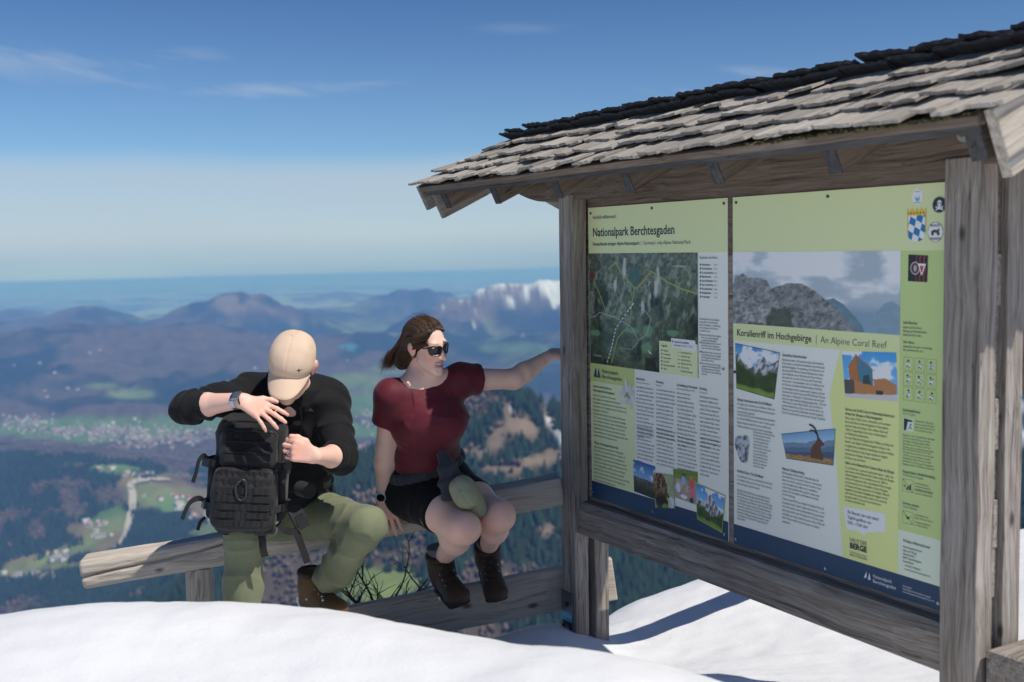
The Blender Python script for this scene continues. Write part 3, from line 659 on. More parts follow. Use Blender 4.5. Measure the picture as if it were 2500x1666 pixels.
haze = link('haze', HZ, None, None, hm); tag(haze, 'blue haze of air over the whole valley', None, None, 'stuff')
# ------------------------------------------------------------------ the roofed info board
TH = math.radians(59.985)
SD = Vector((math.cos(TH), -math.sin(TH), 0)); SB = Vector((-math.sin(TH), -math.cos(TH), 0)); SO = Vector((0.32285, 4.50075, CAM_Z+0.15166))
UP = Vector((0, 0, 1))
def SG(a, b, z): return SO+SD*a+SB*b+UP*z
board = empty('info_board', (SG(0.87, 0, 0).x, SG(0.87, 0, 0).y, float(snow_z(SG(.87, 0, 0).x, SG(.87, 0, 0).y)[0])))
tag(board, 'roofed weathered timber board holding two large green printed panels', 'info board')
def sgt(name, p0, p1, w, h, up, mat, parent=board, **kw):
    return timber(name, SG(*p0), SG(*p1), w, h, up, parent, mat, **kw)
# posts: front pair and back pair clamp the plank wall
def post(at, ab, b, w, d, z0, z1, mat=GREYWOOD):
    # at / ab: centre along the board at the top and at the bottom
    p0 = SG(ab, b, z0); p1 = SG(at, b, z1); L = (p1-p0).length
    me = box_me('post', L, w, d, 0.004, 2, 0.0, 0.0012, 10)
    return link('post', me, frame_mat(p0, p1-p0, SB), board, mat)
post(-0.058, -0.088, 0.0425, 0.103, 0.066, -2.3, 0.055)
post(1.832, 1.835, 0.0425, 0.114, 0.066, -2.0, 0.055)
post(-0.058, -0.084, -0.056, 0.105, 0.070, -2.3, 0.055)
post(1.84, 1.845, -0.058, 0.112, 0.070, -2.0, 0.055)
# plank wall behind the panels: ten boards, ends showing on the right
zz = 0.05; k = 0
prnd = random.Random(4)
while zz > -1.215:
    hgt = prnd.uniform(0.118, 0.138)
    zb = max(zz-hgt, -1.225)
    if zz-zb < 0.03: break
    sgt('plank', (-0.10+prnd.uniform(-.004, .004), -0.0125, (zz+zb)/2), (1.878+prnd.uniform(-.008, .006), -0.0125, (zz+zb)/2), 0.021, zz-zb-0.0004, UP, BROWNWOOD if k < 2 else GREYWOOD, bevel=0.002, cuts=3)
    zz = zb; k += 1
# lower beam, butted against the posts
def prism(name, prof, p0, p1, mat, parent, outdir, bev=0.002):
    """profile in (out, up) swept from p0 to p1"""
    p0 = Vector(p0); p1 = Vector(p1); x = (p1-p0); L = x.length; x.normalize(); o = Vector(outdir)
    bm = bmesh.new(); n = 8
    rings = []
    for i in range(n+1):
        rings.append([bm.verts.new((L*i/n, -q[0], q[1])) for q in prof])
    m = len(prof)
    for i in range(n):
        for k2 in range(m): bm.faces.new((rings[i][k2], rings[i][(k2+1) % m], rings[i+1][(k2+1) % m], rings[i+1][k2]))
    bm.faces.new(rings[0][::-1]); bm.faces.new(rings[-1])
    bmesh.ops.recalc_face_normals(bm, faces=bm.faces)
    # local frame: x along, y = -out, z up
    return link(name, bm_to_me(bm, name), frame_mat(p0, x, UP), parent, mat)
prism('lower_beam', [(0.002, -0.130), (0.058, -0.130), (0.0605, -0.127), (0.0605, -0.028), (0.040, 0.0), (0.002, 0.004)], SG(-0.032, 0, -1.21), SG(1.778, 0, -1.207), GREYWOOD, board, SB)
# roof beam with a curved cut at its far end
bm = bmesh.new()
prof = []
for i in range(13):
    q = i/12.0; prof.append((-0.50+0.30*q, 0.100-0.066*math.sin(q*math.pi/2)**0.9))
prof += [(2.18, 0.034), (2.18, 0.215), (-0.50, 0.215)]
for y in (0.068, -0.075):
    vs = [bm.verts.new(SG(a, y, z)-SG(0, 0, 0)) for a, z in prof]; bm.faces.new(vs if y > 0 else vs[::-1])
bm.verts.ensure_lookup_table(); m = len(prof)
for i in range(m): bm.faces.new((bm.verts[i], bm.verts[m+i], bm.verts[m+(i+1) % m], bm.verts[(i+1) % m]))
bmesh.ops.recalc_face_normals(bm, faces=bm.faces)
bm.transform((Matrix.Translation(SG(0, 0, 0)-SO) @ frame_mat(SO, SD, UP)).inverted() @ Matrix.Translation(SO))
link('roof_beam', bm_to_me(bm, 'roof_beam'), frame_mat(SO, SD, UP), board, BROWNWOOD)
# screw with washer in the beam
def disc(name, c, nrm, r, t, parent, mat, seg=20):
    bm = bmesh.new(); bmesh.ops.create_cone(bm, cap_ends=True, segments=seg, radius1=r, radius2=r*0.93, depth=t)
    mw = frame_mat(c, Vector(nrm).orthogonal(), nrm); return link(name, bm_to_me(bm, name), mw, parent, mat)
p = SG(1.83, 0.072, 0.115)
w = disc('washer', p, SB, 0.021, 0.006, board, plain('zinc_washer', (0.42, 0.50, 0.50), 0.45, 0.5)); disc('screw_head', p+SB*0.005, SB, 0.0085, 0.008, w, plain('brass_screw', (0.35, 0.26, 0.10), 0.4, 0.8))
# rafters under the front slope (and their mirror behind)
PITCHR = math.radians(25.5); RZ = 0.300; RB = -0.035          # ridge line of the rafters' top edge
def slope_pt(a, s, lift, front=1):
    """point on the roof plane, s metres down from the ridge, lift above it"""
    return SG(a, RB+front*(s*math.cos(PITCHR)+lift*math.sin(PITCHR)), RZ-s*math.sin(PITCHR)+lift*math.cos(PITCHR))
def slope_n(front=1): return (SB*front*math.sin(PITCHR)+UP*math.cos(PITCHR)).normalized()
for a in (-0.60, -0.16, 0.30, 0.735, 1.18, 1.64, 2.075):
    for f in (1, -1):
        p0 = slope_pt(a, 0.03, -0.0475, f); p1 = slope_pt(a, 0.445, -0.0475, f)
        timber('rafter', p0, p1, 0.045, 0.092, slope_n(f), board, BROWNWOOD if f == 1 else GREYWOOD, bevel=0.003, cuts=3)
        # dark end grain stain on the tail
        e = (p1-p0).normalized()
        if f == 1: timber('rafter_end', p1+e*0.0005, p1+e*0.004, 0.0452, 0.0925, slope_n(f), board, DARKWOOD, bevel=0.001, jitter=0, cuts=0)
# gable boards: an outer short one over a deeper inner one, both ends
for side, a in ((-1, -0.705), (1, 2.155)):
    for f in (1, -1):
        nrm = slope_n(f)
        timber('gable_board', slope_pt(a+side*0.012, 0.0, -0.02, f), slope_pt(a+side*0.012, 0.492, -0.02, f), 0.028, 0.115, nrm, board, PALEWOOD if side > 0 and f > 0 else GREYWOOD, bevel=0.003, cuts=3)
        timber('gable_board', slope_pt(a-side*0.018, 0.0, -0.072, f), slope_pt(a-side*0.018, 0.455, -0.072, f), 0.026, 0.13, nrm, board, PALEWOOD if side > 0 and f > 0 else GREYWOOD, bevel=0.003, cuts=3)
# roof boards: deck planks, eave board
for f in (1, -1):
    for i in range(3):
        s0 = 0.005+i*0.160; timber('roof_plank', slope_pt(-0.69, s0+0.079, 0.012, f), slope_pt(2.14, s0+0.079, 0.012, f), 0.155, 0.020, slope_n(f), board, BROWNWOOD, bevel=0.002, cuts=3)
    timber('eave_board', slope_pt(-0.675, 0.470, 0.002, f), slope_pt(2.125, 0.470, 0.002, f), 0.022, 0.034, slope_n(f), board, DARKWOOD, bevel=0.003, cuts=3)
    timber('eave_lath', slope_pt(-0.69, 0.488, 0.022, f), slope_pt(2.14, 0.488, 0.022, f), 0.030, 0.022, slope_n(f), board, BROWNWOOD, bevel=0.003, cuts=3)
# shingles: every one is a part
srnd = random.Random(21)
def shingle_me(w, l, t, seed, thick_end=1.0):
    r = random.Random(seed); n = max(3, int(w/0.016))
    V = []; F = []
    tip = [r.uniform(-0.006, 0.006) for _ in range(n+1)]
    arch = r.uniform(0.0, 0.012); rid = [r.uniform(-0.0022, 0.0022) for _ in range(n+1)]
    for i in range(n+1):
        y = -w/2+w*i/n; q = 2*i/n-1
        xe = l+tip[i]-arch*q*q
        V += [(0, y, t*0.25), (l*0.55, y, t*0.62+rid[i]*.5), (xe, y, t+rid[i]), (xe-0.002, y, rid[i]*0.3), (0, y, 0.0)]
    for i in range(n):
        for k in range(4): F.append((i*5+k, i*5+k+1, (i+1)*5+k+1, (i+1)*5+k))
        F.append((i*5+4, i*5, (i+1)*5, (i+1)*5+4))
    F.append((0, 4, 3, 2, 1)); F.append(tuple(n*5+k for k in range(5)))
    me = bpy.data.meshes.new('shingle'); me.from_pydata(V, [], [tuple(f[::-1]) for f in F]); me.update()
    bm = bmesh.new(); bm.from_mesh(me); bmesh.ops.recalc_face_normals(bm, faces=bm.faces); bm.to_mesh(me); bm.free()
    return me
WID = [0.055, 0.072, 0.090, 0.108, 0.130]
SH = {w: [shingle_me(w-0.003, 0.245, 0.0100, 100+i*7+j) for j in range(8)] for i, w in enumerate(WID)}
expo = 0.121
for row in range(4):
    s_tip = 0.520-row*expo
    a = -0.735+srnd.uniform(-.02, .01)+(row*0.012 if row else 0)
    while a < 2.17:
        w = srnd.choice(WID); w = min(w, 2.20-a) if 2.20-a < 0.16 and 2.20-a > 0.05 else w
        if w not in SH: w = min(WID, key=lambda q: abs(q-w))
        me = srnd.choice(SH[w])
        tip = s_tip+srnd.uniform(-0.014, 0.014)
        L = 0.245
        tilt = srnd.uniform(0.035, 0.075)                       # lies on the course below
        xd = (slope_pt(a, 1, 0)-slope_pt(a, 0, 0)).normalized()*math.cos(tilt)+slope_n()*math.sin(tilt)*-0.0
        base = slope_pt(a+w/2, tip-L, 0.024+srnd.uniform(0, .003))
        x = (slope_pt(a+w/2, tip, 0.024+0.020+srnd.uniform(0, .013))-base).normalized()
        up = slope_n()+SD*srnd.uniform(-0.08, 0.08)
        mw = frame_mat(base, x, up) @ Matrix.Rotation(srnd.uniform(-0.03, 0.03), 4, 'Z')
        o = link('shingle', me, mw, board, SHINGLE)
        a += w+srnd.uniform(0.0, 0.004)
# dark ridge shingles: the back slope's top course leans over the ridge
for layer in range(2):
    a = -0.655+layer*0.05
    while a < 2.25:
        w = srnd.uniform(0.15, 0.235)
        me = shingle_me(w, 0.30, 0.0095, srnd.randrange(9999))
        # starts low behind, ends above the front slope
        end = SG(a+w/2, 0.052-layer*0.012, 0.345+0.017*layer+srnd.uniform(-.003, .004)); beg = SG(a+w/2, -0.235, 0.252+0.014*layer)
        mw = frame_mat(beg, end-beg, UP+SD*srnd.uniform(-0.02, 0.10)) @ Matrix.Rotation(srnd.uniform(-0.03, 0.03), 4, 'Z')
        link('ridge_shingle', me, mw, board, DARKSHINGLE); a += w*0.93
# the back slope cannot be told apart from here: one part
bmv = []; bmf = []
for row in range(4):
    a = -0.735
    while a < 2.17:
        w = srnd.choice(WID); base = slope_pt(a+w/2, 0.26-0.245+row*0.088, 0.026, -1); x = (slope_pt(a+w/2, 0.26+row*0.088, 0.046, -1)-base).normalized()
        mw = frame_mat(base, x, slope_n(-1)); o0 = len(bmv)
        for q in ((0, -w/2, 0), (.245, -w/2, 0), (.245, w/2, 0), (0, w/2, 0), (0, -w/2, .006), (.245, -w/2, .016), (.245, w/2, .016), (0, w/2, .006)): bmv.append(tuple(mw @ Vector(q)))
        bmf += [tuple(o0+i for i in f_) for f_ in ((0, 3, 2, 1), (4, 5, 6, 7), (0, 1, 5, 4), (1, 2, 6, 5), (2, 3, 7, 6), (3, 0, 4, 7))]; a += w+.002
me = bpy.data.meshes.new('back_shingles'); me.from_pydata(bmv, [], bmf); o = link('back_shingles', me, None, board, SHINGLE); o['kind'] = 'stuff'
# moss along the eave on the right
mv = []; mf = []
for i in range(140):
    a = srnd.triangular(1.2, 2.15, 2.0); c = slope_pt(a, 0.512+srnd.uniform(-.012, .004), 0.036+srnd.uniform(-.004, .004)); r = srnd.uniform(0.003, 0.008); o0 = len(mv)
    for q in ((r, 0, 0), (0, r, 0), (-r, 0, 0), (0, -r, 0), (0, 0, r*.8), (0, 0, -r*.5)): mv.append(tuple(c+Vector(q)))
    mf += [tuple(o0+i for i in f_) for f_ in ((0, 1, 4), (1, 2, 4), (2, 3, 4), (3, 0, 4), (1, 0, 5), (2, 1, 5), (3, 2, 5), (0, 3, 5))]
me = bpy.data.meshes.new('moss'); me.from_pydata(mv, [], mf); o = link('moss', me, None, board, plain('moss_green', (0.10, 0.09, 0.03), 0.95, var=0.5, scale=300)); o['kind'] = 'stuff'
# steel post anchor with stickers on the far front post
pa = SG(-0.088, 0.0765, -1.80)
anch = link('post_anchor', box_me('post_anchor', 0.46, 0.088, 0.005, 0.0015, 1), frame_mat(SG(-0.0895, 0.0785, -2.06), SG(-0.0865, 0.0785, -1.6)-SG(-0.0895, 0.0785, -2.06), SB), board, STEEL)
disc('bolt', SG(-0.0865, 0.083, -1.655), SB, 0.011, 0.010, anch, plain('dark_bolt', (0.07, 0.075, 0.08), 0.4, 0.8), 6)
# fence timber that leaves the near end of the board, and the brace behind it
fr = empty('fence_rail', SG(1.95, -0.9, -1.3)); tag(fr, 'squared grey fence timber bolted across the near end posts of the info board', 'fence')
timber('rail', SG(1.962, 0.055, -1.305), SG(1.968, -2.6, -1.32), 0.118, 0.150, UP, fr, GREYWOOD, bevel=0.016)
timber('post', SG(1.96, -2.2, -2.4), SG(1.96, -2.2, -1.1), 0.1, 0.1, SB, fr, GREYWOOD, bevel=0.006)
br = timber('brace', SG(1.87, -0.10, -0.22), SG(1.87, -0.72, -1.85), 0.045, 0.135, SB, board, GREYWOOD, bevel=0.004)
# unseen rail and post, added only to cast a shadow band on the snow
timber('shadow_caster_rail', SG(0.36, -0.024, -1.17), SG(0.33, -2.2, -1.15), 0.10, 0.10, UP, board, GREYWOOD, bevel=0.03)
timber('shadow_caster_post', SG(0.33, -2.15, -2.3), SG(0.33, -2.15, -1.2), 0.07, 0.07, SB, board, GREYWOOD, bevel=0.006)

# ------------------------------------------------------------------ log fence with the two sitters
RL = Vector((-1.796, 4.50, 0.252)); RR = Vector((0.180, 4.615, 0.533)); RDIR = (RR-RL).normalized(); RN = Vector((RDIR.y, -RDIR.x, 0)).normalized()   # RN looks to the camera
fence = empty('log_fence', ((RL.x+RR.x)/2, (RL.y+RR.y)/2, float(snow_z((RL.x+RR.x)/2, (RL.y+RR.y)/2)[0]))); tag(fence, 'weathered log rail on posts beside the info board, used as a seat', 'fence')
def log_me(L, w, h, nx=150, na=72, seed=0, crack=None):
    """rounded squared log along x with a wandering drying crack cut into its face"""
    xs = np.linspace(0, L, nx); th = np.linspace(0, 2*np.pi, na, endpoint=False)
    Xg, Tg = np.meshgrid(xs, th, indexing='ij')
    p = 4.6
    cy, cz = np.cos(Tg), np.sin(Tg); r = (np.abs(cy)**p+np.abs(cz)**p)**(-1/p)
    y = cy*r*w/2; z = cz*r*h/2
    # worn surface
    wob = (fbm2(Xg*2.2+3, Tg*0.6, 3, 60+seed)-0.5)*0.014+(fbm2(Xg*9, Tg*9, 4, 70+seed)-0.5)*0.0050+(fbm2(Xg*3, Tg*22, 3, 75+seed)-0.5)*0.0030
    endr = np.minimum(np.minimum(Xg, L-Xg)/0.012, 1.0); endr = 1-0.10*(1-endr)**2
    if crack:
        c0, amp, x0, x1, dep = crack
        tc_ = c0-1.05*Xg+amp*(fbm2(Xg*2.6, np.zeros_like(Xg)+4.2, 4, 91+seed)-0.5)
        dd = np.abs((Tg-tc_+np.pi) % (2*np.pi)-np.pi)*0.07
        wdt = 0.0052*sstep(x0, x0+0.1, Xg)*(1-sstep(x1-0.3, x1, Xg))+0.0002
        wob = wob-dep*np.exp(-(dd/np.maximum(wdt, 1e-4))**2)*sstep(x0, x0+0.1, Xg)*(1-sstep(x1-0.3, x1, Xg))
    f = 1+wob/np.hypot(y, z)
    y = y*f*endr; z = z*f*endr
    V = np.stack([Xg, y, z], -1).reshape(-1, 3)
    F = grid_faces(nx, na)
    wrap = np.stack([np.arange(nx-1)*na+na-1, (np.arange(nx-1)+1)*na+na-1, (np.arange(nx-1)+1)*na, np.arange(nx-1)*na], -1)
    F = np.concatenate([F, wrap])
    me = mesh_np('rail', V, F); bm = bmesh.new(); bm.from_mesh(me); bm.verts.ensure_lookup_table()
    bm.faces.new([bm.verts[i] for i in range(na)]); bm.faces.new([bm.verts[(nx-1)*na+i] for i in range(na)])
    bmesh.ops.recalc_face_normals(bm, faces=bm.faces); bm.to_mesh(me); bm.free()
    for pl in me.polygons: pl.use_smooth = len(pl.vertices) == 4
    return me
RAILLEN = (RR-RL).length+0.02
rail = link('rail', log_me(RAILLEN, 0.125, 0.128, 220, 110, 1, (0.15, 0.5, -0.1, 1.0, 0.024)), frame_mat(RL-UP*0.064, RDIR, UP) @ Matrix.Rotation(math.pi, 4, 'X'), fence, PALEWOOD)
def rail_pt(s, out=0.0, z=0.0): return RL+RDIR*s+RN*out+UP*z
timber('post', rail_pt(0.475, 0.005, -1.25), rail_pt(0.475, 0.005, -0.122), 0.10, 0.105, RN, fence, PALEWOOD, bevel=0.010)
_b0 = Vector((-0.95, 4.50, -0.115)); _b1 = Vector((0.19, 4.645, 0.034)); _bd = (_b1-_b0).normalized()
timber('lower_board', _b0, _b1+_bd*0.235, 0.045, 0.186, UP, fence, PALEWOOD, bevel=0.006, cuts=10)
# ------------------------------------------------------------------ printed panels
INK = plain('print_navy_ink', (0.016, 0.035, 0.060), 0.45); GREYINK = plain('print_grey_ink', (0.075, 0.095, 0.115), 0.45); SOFTINK = plain('print_soft_ink', (0.20, 0.24, 0.25), 0.45); WHITEINK = plain('print_white_ink', (0.80, 0.83, 0.86), 0.4)
def ink(name, c): return plain('print_'+name, c, 0.38)
PALE = ink('pale_grey', (0.90, 0.92, 0.84)); HEADG = ink('header_green', (0.80, 0.86, 0.46)); COLG = ink('column_green', (0.82, 0.89, 0.50)); LOGOG = ink('logo_green', (0.62, 0.71, 0.25)); CHART = ink('chartreuse', (0.84, 0.89, 0.35)); RCOL = ink('leaf_green', (0.61, 0.75, 0.29)); NAVY = ink('navy', (0.014, 0.055, 0.13)); WHITE = ink('white', (0.88, 0.90, 0.90)); MINT = ink('mint', (0.80, 0.89, 0.70))
VCOL = NT('print_picture'); VCOL.set(color=VCOL.n('ShaderNodeVertexColor', layer_name='Col').outputs['Color'], rough=0.38); VCOL = VCOL.m
PANB = 0.0045
PFRAME = frame_mat(SG(0, PANB, 0), SD, SB)
def panel_obj(a0, a1, label):
    me = box_me('panel', a1-a0, 1.189, 0.004, 0.0008, 1); o = link('panel', me, frame_mat(SG(a0, PANB-0.0021, -0.5945), SD, SB), board, PALE); o['label'] = label; return o
pan1 = panel_obj(0.0, 0.841, 'left panel headed Nationalpark Berchtesgaden with an aerial map'); pan2 = panel_obj(0.869, 1.755, 'right panel headed Korallenriff im Hochgebirge with a mountain photo')
CUR = [pan1]
def poly(name, pts, mat, lift=0.0006):
    V = [(a, -t_, lift) for a, t_ in pts]; me = bpy.data.meshes.new(name)
    bm = bmesh.new(); f = bm.faces.new([bm.verts.new(v) for v in V])
    bm.normal_update()
    if f.normal.z < 0: f.normal_flip()
    bmesh.ops.triangulate(bm, faces=bm.faces); bm.to_mesh(me); bm.free()
    return link(name, me, PFRAME, CUR[0], mat)
def polys(name, plist, mat, lift=0.0010):
    me = bpy.data.meshes.new(name); bm = bmesh.new()
    for pts in plist:
        f = bm.faces.new([bm.verts.new((a, -t_, lift)) for a, t_ in pts]); f.normal_update()
        if f.normal.z < 0: f.normal_flip()
    bmesh.ops.triangulate(bm, faces=bm.faces); bm.to_mesh(me); bm.free()
    o = link(name, me, PFRAME, CUR[0], mat)
    if name.startswith('icon_'): o['kind'] = 'stuff'
    return o
def rect(name, a0, t0, a1, t1, mat, lift=0.0006): return poly(name, [(a0, t0), (a1, t0), (a1, t1), (a0, t1)], mat, lift)
def stroke(pts, w):
    out = []
    for (a0, t0), (a1, t1) in zip(pts[:-1], pts[1:]):
        dx, dy = a1-a0, t1-t0; L = math.hypot(dx, dy) or 1e-9; nx, ny = -dy/L*w/2, dx/L*w/2; out.append([(a0+nx, t0+ny), (a1+nx, t1+ny), (a1-nx, t1-ny), (a0-nx, t0-ny)])
    return out
def ell(ca, ct, ra, rt, n=24, rot=0.0):
    return [(ca+ra*math.cos(q)*math.cos(rot)-rt*math.sin(q)*math.sin(rot), ct+ra*math.cos(q)*math.sin(rot)+rt*math.sin(q)*math.cos(rot)) for q in [2*math.pi*i/n for i in range(n)]]
def pic(name, quad, nx, ny, fn, lift=0.0012, mask=None, gain=1.35):
    u, v = np.meshgrid(np.linspace(0, 1, nx), np.linspace(0, 1, ny), indexing='ij')
    Q = [np.array(q) for q in quad]                     # TL TR BR BL
    P = (Q[0]*(1-u)[..., None]*(1-v)[..., None]+Q[1]*u[..., None]*(1-v)[..., None]+Q[2]*u[..., None]*v[..., None]+Q[3]*(1-u)[..., None]*v[..., None])
    C = np.clip(fn(u, v)*gain, 0.002, 0.92)
    V = np.stack([P[..., 0], -P[..., 1], np.full(u.shape, lift)], -1).reshape(-1, 3)
    F = grid_faces(nx, ny)[:, ::-1].copy()
    if mask is not None:
        M = mask(u, v).reshape(-1); F = F[M[F].all(1)]
    me = mesh_np(name, V, F); set_col(me, C.reshape(-1, 3)); return link(name, me, PFRAME, CUR[0], VCOL)
TEXTQ = []
def text(s, a, t_, cap, width=None, mat=INK, bold=0.0, name='text', maxw=None, line=1.35, lift=0.0018):
    """s may hold several lines; (a, t_) is the first baseline; width fits the longest line"""
    cu = bpy.data.curves.new(name, 'FONT'); cu.body = s; cu.size = 1.0; cu.space_line = line; cu.resolution_u = 2; cu.offset = bold; cu.fill_mode = 'FRONT'
    o = bpy.data.objects.new('tmp_text', cu); COL.objects.link(o); TEXTQ.append((o, name, a, t_, cap, width, maxw, mat, CUR[0], lift, PFRAME))
def flush_text():
    dg = bpy.context.evaluated_depsgraph_get(); dg.update()
    for o, name, a, t_, cap, width, maxw, mat, par, lift, pf in TEXTQ:
        me = bpy.data.meshes.new_from_object(o.evaluated_get(dg))
        n = len(me.vertices)
        if n:
            V = np.empty(n*3, np.float32); me.vertices.foreach_get('co', V); V = V.reshape(-1, 3)
            s = cap/0.70; w = V[:, 0].max()-V[:, 0].min()
            sx = (width/w) if width else (min(s*0.86, maxw/w) if maxw else s*0.86)
            V2 = np.stack([V[:, 0]*sx+a, V[:, 1]*s-t_, np.full(n, lift)], -1)
            me.vertices.foreach_set('co', V2.astype(np.float32).ravel()); me.update()
            me.materials.clear(); me.name = name
            link(name, me, pf, par, mat)
        cu = o.data; bpy.data.objects.remove(o); bpy.data.curves.remove(cu)
    TEXTQ.clear()
def screws(lst, dark):
    for a, t_ in lst:
        disc('screw', SG(a, PANB+0.002, -t_), SB, 0.0052, 0.003, CUR[0], SCREW if not dark else plain('dark_screw', (0.08, 0.10, 0.09), 0.4, 0.6), 10)
def mixc3(a, b, f): return np.asarray(a)*(1-f)[..., None]+np.asarray(b)*f[..., None]
# ---- left panel
rect('color_field', 0.0003, 0.0003, 0.8407, 0.184, HEADG); rect('color_field', 0.0003, 0.630, 0.303, 0.704, LOGOG); rect('color_field', 0.0003, 0.704, 0.303, 1.119, COLG); rect('color_field', 0.0003, 1.119, 0.8407, 1.1887, NAVY)
text('Herzlich willkommen!', 0.034, 0.047, 0.0150, 0.160, GREYINK, 0.0, 'welcome_text')
text('Nationalpark Berchtesgaden', 0.0325, 0.116, 0.0345, 0.521, INK, 0.012, 'title_text')
text('Deutschlands einziger Alpen-Nationalpark', 0.0315, 0.153, 0.0140, 0.313, INK, 0.008, 'subtitle_text'); text('|', 0.3535, 0.153, 0.0150, 0.0012, INK, 0.0, 'subtitle_text'); text("Germany's only Alpine National Park", 0.367, 0.153, 0.0140, 0.280, GREYINK, -0.004, 'subtitle_text')
def plines(u, v, pts):
    dmin = np.full(u.shape, 9.0)
    for (x0, y0), (x1, y1) in zip(pts[:-1], pts[1:]):
        L2 = (x1-x0)**2+(y1-y0)**2; tt = np.clip(((u-x0)*(x1-x0)+(v-y0)*(y1-y0))/L2, 0, 1); dmin = np.minimum(dmin, np.hypot(u-x0-tt*(x1-x0), (v-y0-tt*(y1-y0))*0.9))
    return dmin
def f_map(u, v):
    n = fbm2(u*9, v*9, 5, 301); n2 = fbm2(u*40, v*40, 4, 302); st = fbm2(u*34, v*7, 4, 303)
    C = mixc3((0.018, 0.034, 0.018), (0.125, 0.165, 0.090), np.clip(n*1.9-0.4, 0, 1)*n2*1.5); rel = sstep(0.50, 0.66, fbm2(u*30+v*9, v*13-u*4, 5, 308, 0.6))*sstep(0.9, 0.3, v); C = C+np.array([0.20, 0.205, 0.175])*(rel*0.75)[..., None]
    top = sstep(0.42, 0.0, v+(n-0.5)*0.3); C = C*(1-top[..., None]*0.5)+np.array([0.17, 0.19, 0.16])*(n2*1.3)[..., None]*(top*0.5)[..., None]
    def peak(cx, cy, w, h, k=1.0):
        q = np.clip(1-np.abs(u-cx)/(w*(0.25+np.clip(v-cy, 0, 1)/h)), 0, 1)*(v > cy-0.01)*sstep(cy+h, cy+h*0.3, v)
        return np.clip(q*1.6, 0, 1)*sstep(0.42, 0.62, st)*k
    for cx, cy, w, h in ((0.27, 0.10, 0.10, 0.36), (0.36, 0.05, 0.06, 0.30), (0.66, 0.13, 0.07, 0.22), (0.52, 0.42, 0.05, 0.12), (0.62, 0.25, 0.16, 0.30)):
        C = mixc3(C, (0.47, 0.48, 0.44), peak(cx, cy, w, h)*0.9) if False else C*(1-(peak(cx, cy, w, h)*0.9)[..., None])+np.array([0.46, 0.47, 0.43])*(peak(cx, cy, w, h)*0.9)[..., None]
    sh = sstep(0.60, 0.72, fbm2(u*12+5, v*5, 4, 306))*sstep(0.25, 0.4, v); C = C*(1-0.75*sh[..., None])
    for cx, cy, rx, ry in ((0.42, 0.67, 0.07, 0.025), (0.57, 0.66, 0.05, 0.05), (0.79, 0.66, 0.05, 0.03), (0.56, 0.80, 0.05, 0.045), (0.05, 0.72, 0.05, 0.03)):
        m = sstep(1.2, 0.7, np.hypot((u-cx)/rx, (v-cy)/ry)+(n2-0.5)); C = C*(1-0.8*m[..., None])+np.array([0.15, 0.28, 0.14])*(0.8*m)[..., None]
    lk = sstep(1.1, 0.8, np.hypot((u-0.45)/0.06, (v-0.22)/0.10)+(n-0.5)); C = C*(1-0.7*lk[..., None])+np.array([0.03, 0.10, 0.09])*(0.7*lk)[..., None]
    def ln(pts, w, col, dash=0):
        d = plines(u, v, pts); m = sstep(w, w*0.5, d)
        if dash: m = m*(np.sin(v*dash) > -0.2)
        return C*(1-m[..., None])+np.array(col)*m[..., None]
    C = ln([(0.20, 0.14), (0.27, 0.08), (0.33, 0.18), (0.45, 0.30), (0.52, 0.26), (0.60, 0.15), (0.75, 0.24), (0.86, 0.29), (1.0, 0.33)], 0.006, (0.30, 0.34, 0.09))
    C = ln([(0.22, 0.97), (0.28, 0.75), (0.40, 0.62), (0.42, 0.45), (0.45, 0.30)], 0.0055, (0.26, 0.30, 0.08)); C = ln([(0.05, 0.25), (0.12, 0.4), (0.18, 0.55), (0.3, 0.56)], 0.005, (0.26, 0.30, 0.09))
    C = ln([(0.0, 0.58), (0.06, 0.57), (0.10, 0.53), (0.17, 0.545), (0.30, 0.58), (0.42, 0.64), (0.48, 0.75), (0.56, 0.69), (0.60, 0.55), (0.50, 0.44)], 0.0035, (0.32, 0.36, 0.42)); C = ln([(0.28, 0.83), (0.42, 0.83), (0.48, 0.76)], 0.003, (0.36, 0.38, 0.36))
    C = ln([(0.17, 0.99), (0.22, 0.84), (0.265, 0.66), (0.44, 0.43)], 0.0055, (0.66, 0.67, 0.64), 190); C = ln([(0.60, 0.15), (0.52, 0.24), (0.46, 0.30)], 0.004, (0.30, 0.10, 0.05))
    return C
pic('map_print', [(0.0035, 0.184), (0.685, 0.184), (0.685, 0.630), (0.0035, 0.630)], 240, 180, f_map)
polys('map_marker', [ell(0.024, 0.270, 0.008, 0.012), [(0.018, 0.276), (0.030, 0.276), (0.024, 0.292)]], ink('red', (0.35, 0.02, 0.02)), 0.0016); polys('north_arrow', [[(0.390, 0.548), (0.420, 0.565), (0.400, 0.562), (0.412, 0.580)]], WHITEINK, 0.0016)
text('HAGENGEBIRGE', 0.545, 0.236, 0.006, 0.075, WHITEINK, 0.0, 'map_name'); text('AM KÖNIGSSEE', 0.03, 0.600, 0.006, 0.055, WHITEINK, 0.0, 'map_name')
rect('legend_field', 0.461, 0.510, 0.683, 0.630, COLG, 0.0016); text('Legende', 0.474, 0.531, 0.0095, 0.036, INK, 0.004, 'legend_text', lift=0.0022)
